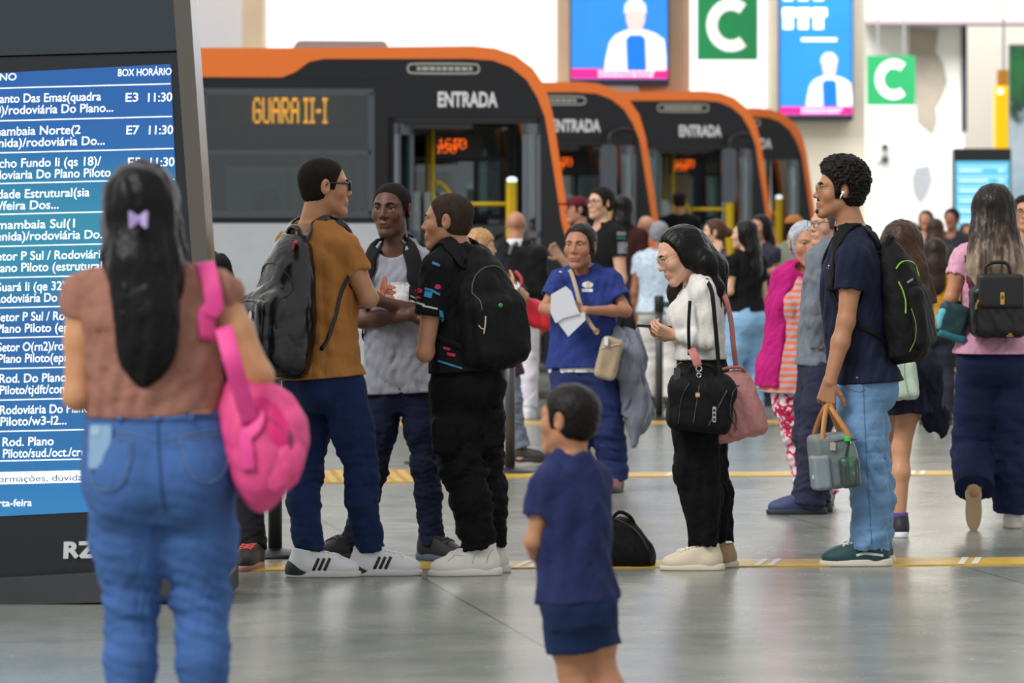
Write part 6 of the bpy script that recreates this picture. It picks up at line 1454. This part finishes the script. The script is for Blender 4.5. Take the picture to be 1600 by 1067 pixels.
# ------------------------------------------------------------------ grey suit man, magenta woman
KS = Person('man in grey jacket and dark trousers mostly hidden behind the curly haired man', 20.0, 1288, 1.60, -80, 'c79a80', 'm', .95, head=-60, seed=24, J=dict(neck=(1300, 385), head=(1292, 352), pelvis=(1282, 570), sh_l=(1281, 408, -.12), el_l=(1272, 480, -.16), wr_l=(1278, 545, -.14), an_l=(1262, 785, -.05), kn_l=(1272, 690, -.08), an_r=(1272, 785, .1)))
KS.body(hands=()); KS.short_hair('4a4644', .008); KS.glasses('3a3a3e', .0018)
KS.top(cloth('6f7680', .05), 'jacket', sleeve=1.95, hem=-.02, ease=.022, sl=.024, amp=.006); KS.trousers(cloth('2a2c40', .08), waist=.08, rad=[.10, .092, .078, .082, .088], hem=1.0)
KS.shoe('l', '343d66', '2a2c3a', yaw=-88, L=.30); KS.shoe('r', '25283a', '1e2028', yaw=-85, L=.29)
L = Person('grey haired woman in magenta cardigan over an orange striped dress', 20.7, 1262, 1.50, -8, 'b98368', 'f', 1.05, head=14, pitch=4, seed=25, hh=.235, J=dict(head=(1259, 382, -.03), neck=(1256, 418), pelvis=(1248, 575), sh_r=(1228, 438, 0), el_r=(1216, 512, .06), wr_r=(1234, 560, .14), kn_r=(1246, 680, 0), an_r=(1262, 775, 0), an_l=(1292, 778, .0)))
L.body(feet=True); L.brows('8a8482'); S = L.scalp(.011, line=.088, back=-.08, side=-.045); S.disp = folds(251, .003, .03); solid('hair', S, hair_mat('a9adb4', .6), L.root, .004)
sm_ = pattern('orange_stripes', 'stripes', ['e8755a', 'b7a9ae'], 9, axis=2, dist=1.2); L.top(sm_, 'tunic', sleeve=.3, hem=-.26, ease=.016, sl=.01, ext=[(-.3, .03, .03), (.1, .026, .03), (.8, .006, .006)], bust=.06, over=.12)
def front_open(S): S.sub(cone(L.tp(.03, .25, -.7), L.tp(.0, .19, .95), .17, .10), .01)
L.top(cloth('b51a72', .08), 'cardigan', sleeve=1.95, hem=-.20, ease=.030, sl=.034, ext=[(-.3, .045, .03), (.2, .045, .03), (.8, .012, .01)], amp=.009, wl=.10, bust=.06, neck_r=.075, sub=front_open, over=.13)
L.trousers(pattern('red_floral', 'blots', ['e3d6dc', 'd9b9c4', 'c22a52', 'b01f48', 'dfc6d0'], 16), 'printed_trousers', waist=.0, rad=[.105, .095, .075, .07, .066], hem=.93)
for sd in 'lr': L.shoe(sd, '6a7a72', '3a5a50', yaw=-10, L=.24, name='sandal')
# ------------------------------------------------------------------ girl and the woman in pink on the right
Mg = Person('girl with long brown hair and navy skirt walking away behind the curly haired man', 18.4, 1410, 1.45, 178, 'c2906f', 'f', .95, seed=26, hh=.225, J=dict(neck=(1408, 430), head=(1408, 385, 0), pelvis=(1408, 570), sh_r=(1442, 442), sh_l=(1374, 442), el_r=(1454, 508, -.02), wr_r=(1436, 525, .2), kn_r=(1408, 700, 0), an_r=(1405, 815, -.02), kn_l=(1386, 690, .2), an_l=(1388, 790, .45)))
Mg.body(face=False, feet=False); long_hair(Mg, '3f2a20', [Mg.xy(1408, 385, -.04), Mg.xy(1420, 425, -.09), Mg.xy(1434, 470, -.10), Mg.xy(1448, 500, -.08)], [.095, .085, .055, .015], t=.016, seed=26, amp=.003)
Mg.top(cloth('4a3f38', .08), 'tshirt', sleeve=.5, hem=.0, ease=.014); Mg.skirt(cloth('191b30', .06), z1=.60, r1=(.185, .16))
for sd in 'lr': Mg.shoe(sd, '20222a', 'd9dadd', yaw=186, L=.25, z=None if sd == 'r' else .06); 
mb = MB(); mb.lathe(Mg.P['an_r'] + UP * -.01, [(.040, .0), (.044, .02), (.043, .05), (.040, .055)], 20); mb.build('sock', plain('5a3f8a', .8), Mg.root, True)
t = thing('tied_jacket', Mg.xy(1452, 660, -.05), 'navy jacket tied round the waist of the girl, one corner hanging out', 'jacket')
S = Sdf(); S.add(chain([Mg.xy(1405, 560, -.13), Mg.xy(1438, 575, -.10), Mg.xy(1450, 615, -.06), Mg.xy(1462, 655, -.04), Mg.xy(1471, 678, -.02)], [.07, .075, .07, .045, .018], flat=((0, 1, 0), .5)), .03); S.disp = addf(folds(261, .010, .09, (1, 1, .4)), folds(262, .004, .04)); solid('body', S, cloth('15172a', .06), t, .006)
t = thing('drawstring_bag', Mg.xy(1405, 625, -.3), 'pale mint bag hanging below the black backpack', 'bag')
S = Sdf(); S.add(rbox(Mg.xy(1404, 592, -.215), np.array([nrm((1, 0, .06)), (0, 1, 0), nrm((-.06, 0, 1))]), (.092, .05, .098), .035), 0); S.disp = addf(folds(263, .008, .09, (1, 1, .5)), folds(264, .003, .04)); bb = solid('body', S, mat('mint_cloth', 'b4c7b4', .7, var=.06, bump=.15), t, .006)
press(S, [Mg.xy(u, v, -.6) for u, v in ((1414, 562), (1413, 585), (1418, 612))], CAMD, .003, 'seam', plain('93a896', .7), bb, .001); mb = MB(); mb.tube(smooth_path([Mg.xy(1384, 562, -.24), Mg.xy(1388, 545, -.22), Mg.xy(1410, 545, -.22), Mg.xy(1420, 562, -.24)], 14), .006); mb.build('drawstring', plain('9db09e', .7), t, True)

Nw = Person('woman with long highlighted hair in pink tee and navy wide trousers walking away', 19.0, 1556, 1.70, 176, 'b98462', 'f', 1.02, seed=27, hh=.235, J=dict(neck=(1552, 385), head=(1553, 330, 0), pelvis=(1552, 560), sh_l=(1505, 402), sh_r=(1598, 402), el_l=(1486, 466, -.02), wr_l=(1482, 495, .16), el_r=(1618, 470), wr_r=(1610, 530, .1), hip_l=(1528, 580), hip_r=(1580, 580), kn_l=(1520, 705, .02), an_l=(1522, 768, -.20), kn_r=(1580, 700), an_r=(1583, 806, 0)))
Nw.body(hands=('l',), face=False)
nh = bpy.data.materials.new('hair_highlighted'); nh.use_nodes = True; q = nh.node_tree; b = q.nodes['Principled BSDF']; co = N(q, 'ShaderNodeTexCoord'); mp = N(q, 'ShaderNodeMapping'); mp.inputs['Scale'].default_value = (26, 26, 2.2); q.links.new(co.outputs['Object'], mp.inputs[0]); nz = N(q, 'ShaderNodeTexNoise'); nz.inputs['Scale'].default_value = 1.6; q.links.new(mp.outputs[0], nz.inputs[0]); sx = N(q, 'ShaderNodeSeparateXYZ'); q.links.new(co.outputs['Object'], sx.inputs[0])
m1 = N(q, 'ShaderNodeMapRange'); m1.inputs[1].default_value = 1.66; m1.inputs[2].default_value = 1.25; m1.inputs[3].default_value = -.42; m1.inputs[4].default_value = .34; q.links.new(sx.outputs['Z'], m1.inputs[0]); ad = N(q, 'ShaderNodeMath', operation='ADD'); q.links.new(nz.outputs['Fac'], ad.inputs[0]); q.links.new(m1.outputs[0], ad.inputs[1]); r = ramp(q, [(.3, srgb('1a1513')), (.55, srgb('4a3d34')), (.75, srgb('8c7a68')), (.95, srgb('ab9a86'))]); q.links.new(ad.outputs[0], r.inputs[0]); q.links.new(r.outputs[0], b.inputs['Base Color']); b.inputs['Roughness'].default_value = .42; b.inputs['Specular IOR Level'].default_value = .3
long_hair(Nw, '1a1513', [Nw.xy(1552, 330, -.05), Nw.xy(1554, 375, -.10), Nw.xy(1556, 415, -.13), Nw.xy(1558, 452, -.13)], [.105, .115, .115, .055], t=.018, seed=27, m=nh, flat=((0, 1, 0), .5), sides=[([Nw.xy(1528, 380, -.08), Nw.xy(1520, 420, -.12), Nw.xy(1530, 452, -.14)], [.03, .03, .01]), ([Nw.xy(1585, 380, -.08), Nw.xy(1592, 410, -.12), Nw.xy(1590, 440, -.14)], [.03, .03, .01])])
Nw.top(cloth('d59fb8', .05), 'tshirt', sleeve=.45, hem=.04, ease=.014, sl=.018, over=.124)
Nw.trousers(cloth('182244', .08), waist=.12, rad=[.108, .108, .105, .10, .098], hem=.93, amp=.009, wl=.10, smk=.02)
Nw.shoe('r', 'dcd8ce', 'd9d4c6', yaw=176, L=.26)
Nw.shoe('l', 'cfc8b8', 'bba27c', yaw=174, L=.225, pitch=80, pos=px(1521, 775, 18.85))
t = thing('backpack', Nw.xy(1558, 528, -.25), 'small black faux leather backpack with gold clasp on the woman in pink', 'backpack', 'backpacks worn by people in the queue')
bl = mat('black_smooth', '0e0f15', .38, spec=.5, bump=.1); S = Sdf(); S.add(rbox(Nw.xy(1560, 486, -.20), np.eye(3), (.140, .075, .130), .045), 0); S.disp = folds(271, .004, .08); bb = solid('body', S, bl, t, .006)
S2 = Sdf(); S2.add(rbox(Nw.xy(1563, 455, -.235), np.eye(3), (.112, .062, .085), .022), 0); fl = solid('flap', S2, mat('black_smooth_flap', '15161a', .5, bump=.1), t, .005)
q = S2.project([Nw.xy(1566, 466, -.6)], CAMD, .001)[0]; gd = plain('c9a052', .25, .8); mb = MB(); mb.rbox((q[0] - .010, q[1] - .008, q[2] - .030), (q[0] + .010, q[1] + .002, q[2] + .030), .004); mb.build('clasp', gd, fl); mb = MB(); mb.rbox((q[0] - .004, q[1] - .010, q[2] - .004), (q[0] + .004, q[1] - .007, q[2] + .014), .002); mb.build('clasp_slot', plain('2a2012', .5), fl)
q = S.project([Nw.xy(1578, 523, -.6)], CAMD, .001)[0]; mb = MB(); mb.box((q[0] - .016, q[1] - .003, q[2] - .008), (q[0] + .016, q[1], q[2] - .003)); mb.poly([q + np.array(v) for v in ((-.006, -.003, .0), (.012, -.003, .002), (.006, -.003, .008), (-.010, -.003, .012))], [(0, 1, 2, 3)]); mb.build('maker_mark', gd, bb)
mb = MB(); mb.tube(smooth_path([Nw.xy(1540, 432, -.22), Nw.xy(1543, 413, -.22), Nw.xy(1572, 411, -.22), Nw.xy(1580, 430, -.22)], 18), .009); mb.build('handle', bl, t, True)
mb = MB(); mb.tube(smooth_path(S.project([Nw.xy(1530, 468, -.6), Nw.xy(1526, 476, -.6), Nw.xy(1525, 484, -.6)], CAMD, .003), 8), .005); mb.build('zip_pull', gd, bb, True)
for g, pts in ((1, ((1520, 392), (1512, 430), (1508, 470), (1520, 510))), (-1, ((1590, 392), (1598, 430), (1602, 470), (1596, 510)))): ribbon_on('shoulder_strap', Nw.S_top, [Nw.xy(u, v, -.16) for u, v in pts], .035, plain('5a2036', .7) if g > 0 else bl, t, .003, .006, 30)
t = thing('lunch_tote', Nw.xy(1488, 530, .02), 'dark teal tote with bright blue edge carried by the woman in pink', 'bag')
S = Sdf(); S.add(rbox(Nw.xy(1488, 500, -.04), np.array([nrm((1, 0, -.3)), (0, 1, 0), nrm((.3, 0, 1))]), (.075, .07, .085), .03), 0); S.disp = folds(281, .004, .08); bb = solid('body', S, mat('teal_dark', '12383c', .6, bump=.15), t, .006)
S2 = Sdf(); S2.add(rbox(Nw.xy(1469, 498, -.05), np.array([nrm((1, 0, -.35)), (0, 1, 0), nrm((.35, 0, 1))]), (.018, .06, .055), .014), 0); solid('side_panel', S2, plain('5bb4c8', .6), t, .006); S2 = Sdf(); S2.add(rbox(Nw.xy(1486, 525, -.045), np.array([nrm((1, 0, -.3)), (0, 1, 0), nrm((.3, 0, 1))]), (.072, .072, .018), .014), 0); solid('base', S2, plain('1f6f7c', .6), t, .006)
mb = MB(); mb.tube(smooth_path([Nw.xy(1474, 478, -.04), Nw.xy(1482, 466, .05), Nw.xy(1490, 466, .08), Nw.xy(1500, 474, .0)], 14), .008); mb.build('handle', plain('12383c', .6), t, True)

# ------------------------------------------------------------------ people behind, by the bus doors
T = far('woman with long black hair in black tee and pale blue jeans behind the phone woman', 1165, 343, 29.5, -140, '0b0b0e', '7fa9cf', '0d0b0e', 'd8ab8c', 'f', 1.0, head=-112, style='long', fine=True, shoes='1a1a1c', hem=.10, J=dict(wr_l=(1128, 442, -.1), el_l=(1140, 455, -.12)), rad=[.104, .095, .072, .066, .062], bm=mat('denim_pale', '88b2d6', .85, var=.08))
U_ = far('woman in profile with tied brown hair and hand at her chin, beside the black tee', 1120, 340, 30.8, -95, '5d5560', '2a2a30', '4a3226', 'd3a58c', 'f', 1.0, style='bun', fine=True, J=dict(el_l=(1118, 432, -.2), wr_l=(1120, 396, -.14)), tm=pattern('grey_print', 'blots', ['4a4450', '8a7f86', '3a3640'], 30))
far('woman with dark hair in dark slate top looking left by the third bus door', 1190, 334, 33.5, -50, '30303e', '2a2a30', '14100f', 'b9866c', 'f', 1.05, style='long', fine=True, J=dict(wr_l=(1196, 425, -.2), el_l=(1212, 425, -.1)))
far('person with orange-brown headband in grey-green shirt beside the magenta cardigan', 1240, 334, 34.5, 150, '77806e', '34343a', 'a8683a', 'b98a6a', 'm', .95, style='cap', sleeve=.6)
far('dark capped man in black standing at the open door of the third bus', 1062, 297, 44.5, 178, '0b0b0e', '121215', '141416', 'a07050', 'm', 1.0, style='cap', z0=.25)
O = far('bald man with white collar and black backpack seen from behind at the first bus door', 806, 328, 31.0, 172, '1c1f2c', 'd4d4e2', '15110f', 'b98368', 'm', 1.05, style='none', fine=True, sleeve=1.9, rad=[.10, .095, .085, .08, .078], shoes='d8d8dc')
S = Sdf(); S.add(cone(O.P['neck'] + UP * -.01, O.P['neck'] + UP * .055, .095, .078, end=1, start=1), 0); solid('collar', S, plain('e2e2ea', .8), O.root, .008)
t = thing('backpack', O.xy(820, 470, -.2), 'black backpack on the bald man with the white collar', 'backpack', 'backpacks worn by people in the queue')
S = Sdf(); S.add(rbox(O.xy(826, 425, -.20), O.R, (.16, .10, .21), .07), 0); S.disp = folds(301, .008, .12); bb = solid('body', S, BK('14151a'), t, .010); mb = MB(); mb.tube(smooth_path([O.xy(796, 398, -.26), O.xy(800, 385, -.27), O.xy(808, 378, -.27)], 8), .014); mb.build('handle', plain('6a6c72', .5), t, True); straps(O, t, BK('14151a'), O.xy(818, 392, -.14), .06)
Pw = Person('light haired woman in maroon tunic and grey jeans striding past the bus door', 24.4, 790, 1.50, 95, 'c99a78', 'f', 1.0, seed=33, group='people waiting farther back', J=dict(head=(752, 388), neck=(760, 425), pelvis=(780, 560), sh_r=(778, 432, -.1), el_r=(818, 462, -.2), wr_r=(802, 448, -.32), kn_r=(800, 628, -.1), an_r=(817, 704, -.1), kn_l=(775, 640, .1), an_l=(760, 715, .15)))
Pw.hand_spec = {'r': dict(d=(-.7, -.2, .6), curl=35)}
Pw.body(feet=True, hands=('r',)); long_hair(Pw, 'b28a5c', [Pw.xy(748, 380), Pw.xy(745, 410, .0), Pw.xy(752, 440)], [.09, .08, .04], seed=33)
Pw.top(cloth('3a1f2c', .08), 'tunic', sleeve=1.0, hem=-.22, ease=.02, ext=[(-.3, .03, .03), (.3, .01, .01), (1, 0, 0)], over=.11); Pw.trousers(denim('6f7683'), 'jeans', waist=.0, rad=[.10, .09, .066, .058, .056], hem=.93)
for sd in 'lr': Pw.shoe(sd, '2c2422', '241e1c', yaw=80, L=.24, name='sandal', z=.03 if sd == 'r' else 0)
mb = MB(); q = lerp(Pw.P['wr_r'], Pw.P['el_r'], .12); d = nrm(Pw.P['el_r'] - Pw.P['wr_r']); 
t = thing('wristwatch', q, 'round white-faced watch on the forearm of the striding woman', 'watch'); a = nrm(np.cross(d, (0, 0, 1))); b = np.cross(d, a); mb.tube([q + .034 * (a * math.cos(w_) + b * math.sin(w_)) for w_ in np.linspace(0, 6.28, 18, endpoint=False)], 0, flat=(np.array([0, -1., 0]), .009, .003), closed=True); mb.build('band', plain('8a8a90', .3, .7), t, True); mb = MB(); mb.lathe((q[0], q[1] - .045, q[2]), [(.018, 0), (.022, .004), (.022, .012)], 20, 1); mb.build('dial', plain('e8e6e0', .3), t)
t = thing('shoulder_bag', px(835, 520, 24.2), 'bright red bag carried by the striding woman beside the papers', 'bag')
S = Sdf(); c0 = px(836, 490, 24.25); S.add(rbox(c0, np.array([nrm((1, 0, -.35)), (0, 1, 0), nrm((.35, 0, 1))]), (.14, .06, .085), .05), 0); S.disp = folds(331, .007, .10); solid('body', S, mat('red_bag', 'c8142e', .5, var=.06), t, .008); mb = MB(); mb.tube(smooth_path([px(808, 470, 24.2), px(815, 440, 24.2), px(806, 425, 24.3)], 12), .012); mb.build('strap', plain('a01226', .5), t, True)
Q = far('man in black tee and glasses with dark hair by the second bus door', 942, 290, 29.3, -58, '0c0c10', '1e1e24', '14100f', 'd2a488', 'm', 1.0, fine=True, head=-52, t=.016, J=dict(wr_r=(876, 402, -.1), el_r=(902, 430, .0)))
Q.glasses('3a3a3e', .0022); patch_on('back_print', Q.S_top, *Q.dec(-.8), CAMD, [(0, rect(964, 362, 978, 368)), (1, rect(964, 370, 977, 374)), (0, rect(965, 378, 980, 396)), (0, rect(965, 400, 976, 416))], [plain('7d8088', .8), plain('2f7a5c', .8)], Q.root.children[-3], .004)
far('person in dark red cap behind the man in black tee by the second bus', 906, 304, 33.5, -75, '2a2226', '1e1e24', '5a1824', 'b98068', 'm', .95, style='cap')
far('dark haired woman in brown top facing the second bus door', 974, 302, 35.0, 160, '3a1c1c', '1e1e24', '120d0d', 'b98068', 'f', 1.0, style='long')
far('elderly man in bright orange shirt and blue shorts in the queue', 1010, 335, 37.5, -160, 'e0702a', '2f5fa8', 'b9a8a0', 'c99478', 'm', 1.0, style='none', legs='bare', shoes='c9a32a', sleeve=.45)
far('grey haired person in pale blue floral shirt and white trousers in the queue', 1030, 345, 33.2, 165, 'a9c4dc', 'd2cfcb', '8d9096', 'a06a50', 'm', 1.1, t=.014, tm=pattern('blue_floral', 'blots', ['c9d6e2', '8fb0cc', 'd6e0e8', '7fa2c4', 'c4d2de'], 22), rad=[.105, .10, .09, .085, .08])
# small figures far off before the white wall, and the face at the frame edge
for lb, u, vt, Y, yaw, tp_, hr, st_, sx_, sk in (('distant person in pale lilac top before the white wall', 1424, 346, 47, 20, 'b9a9cc', '2a1f1c', 'short', 'm', 'c08a70'), ('distant dark haired woman in grey top before the white wall', 1447, 326, 46, -20, '8a8482', '1a1210', 'long', 'f', 'c08a70'),
    ('distant person in dark olive top, largest of the far group', 1462, 340, 40, 165, '3a3630', '3a2a20', 'long', 'f', 'b07a60'), ('distant person with thick black hair next to the blue far board', 1488, 324, 44, -30, '2a2a34', '121014', 'short', 'm', 'a06a54'), ('distant person in brown behind the pink tee', 1510, 347, 49.5, 10, '5a4438', '2a1a14', 'long', 'f', 'b07a60'), ('distant person in mustard yellow top beside the bare arm of the girl', 1462, 372, 30, 170, 'c98a1e', '2a1d18', 'long', 'f', 'b07a60')):
    far(lb, u, vt, Y, yaw, tp_, '2a2c38', hr, sk, sx_, 1.05 if sx_ == 'm' else 1.1, style=st_, t=.016, group='distant crowd')
Z = far('person in glasses at the frame edge behind the woman in pink', 1602, 303, 25.0, -10, '3a4a44', '2a2c38', '17110f', 'c08a6c', 'm', 1.0, fine=True, t=.014); Z.glasses('2a2a2e', .002)
# ------------------------------------------------------------------ far departures board
Yf = 59.0; a, c = px(1490, 232, Yf), px(1580, 232, Yf); t = thing('departure_board', (a[0], Yf, 0), 'far departures board with pale blue lines near the yellow sign', 'information board')
mb = MB(); mb.rbox((a[0], Yf, 0), (c[0], Yf + .3, a[2]), .03); mb.build('body', dkb, t)
mb = MB(); zb, z1 = px(0, 520, Yf)[2], px(0, 252, Yf)[2]; mb.box((a[0] + .03, Yf - .01, zb), (c[0] - .03, Yf, z1)); sc_ = mb.build('screen', glow('4fa3c4', .85), t)
mb = MB()
for i in range(16): z = z1 - .08 - i * .155; mb.box((a[0] + .06, Yf - .014, z - .012), (c[0] - .06, Yf - .01, z)); mb.box((a[0] + .08, Yf - .014, z - .075), (a[0] + .08 + (.35 + .1 * (i % 3)), Yf - .01, z - .05)); mb.box((c[0] - .2, Yf - .014, z - .075), (c[0] - .1, Yf - .01, z - .05))
mb.build('lettering', glow('cfe6ee', .8), sc_)
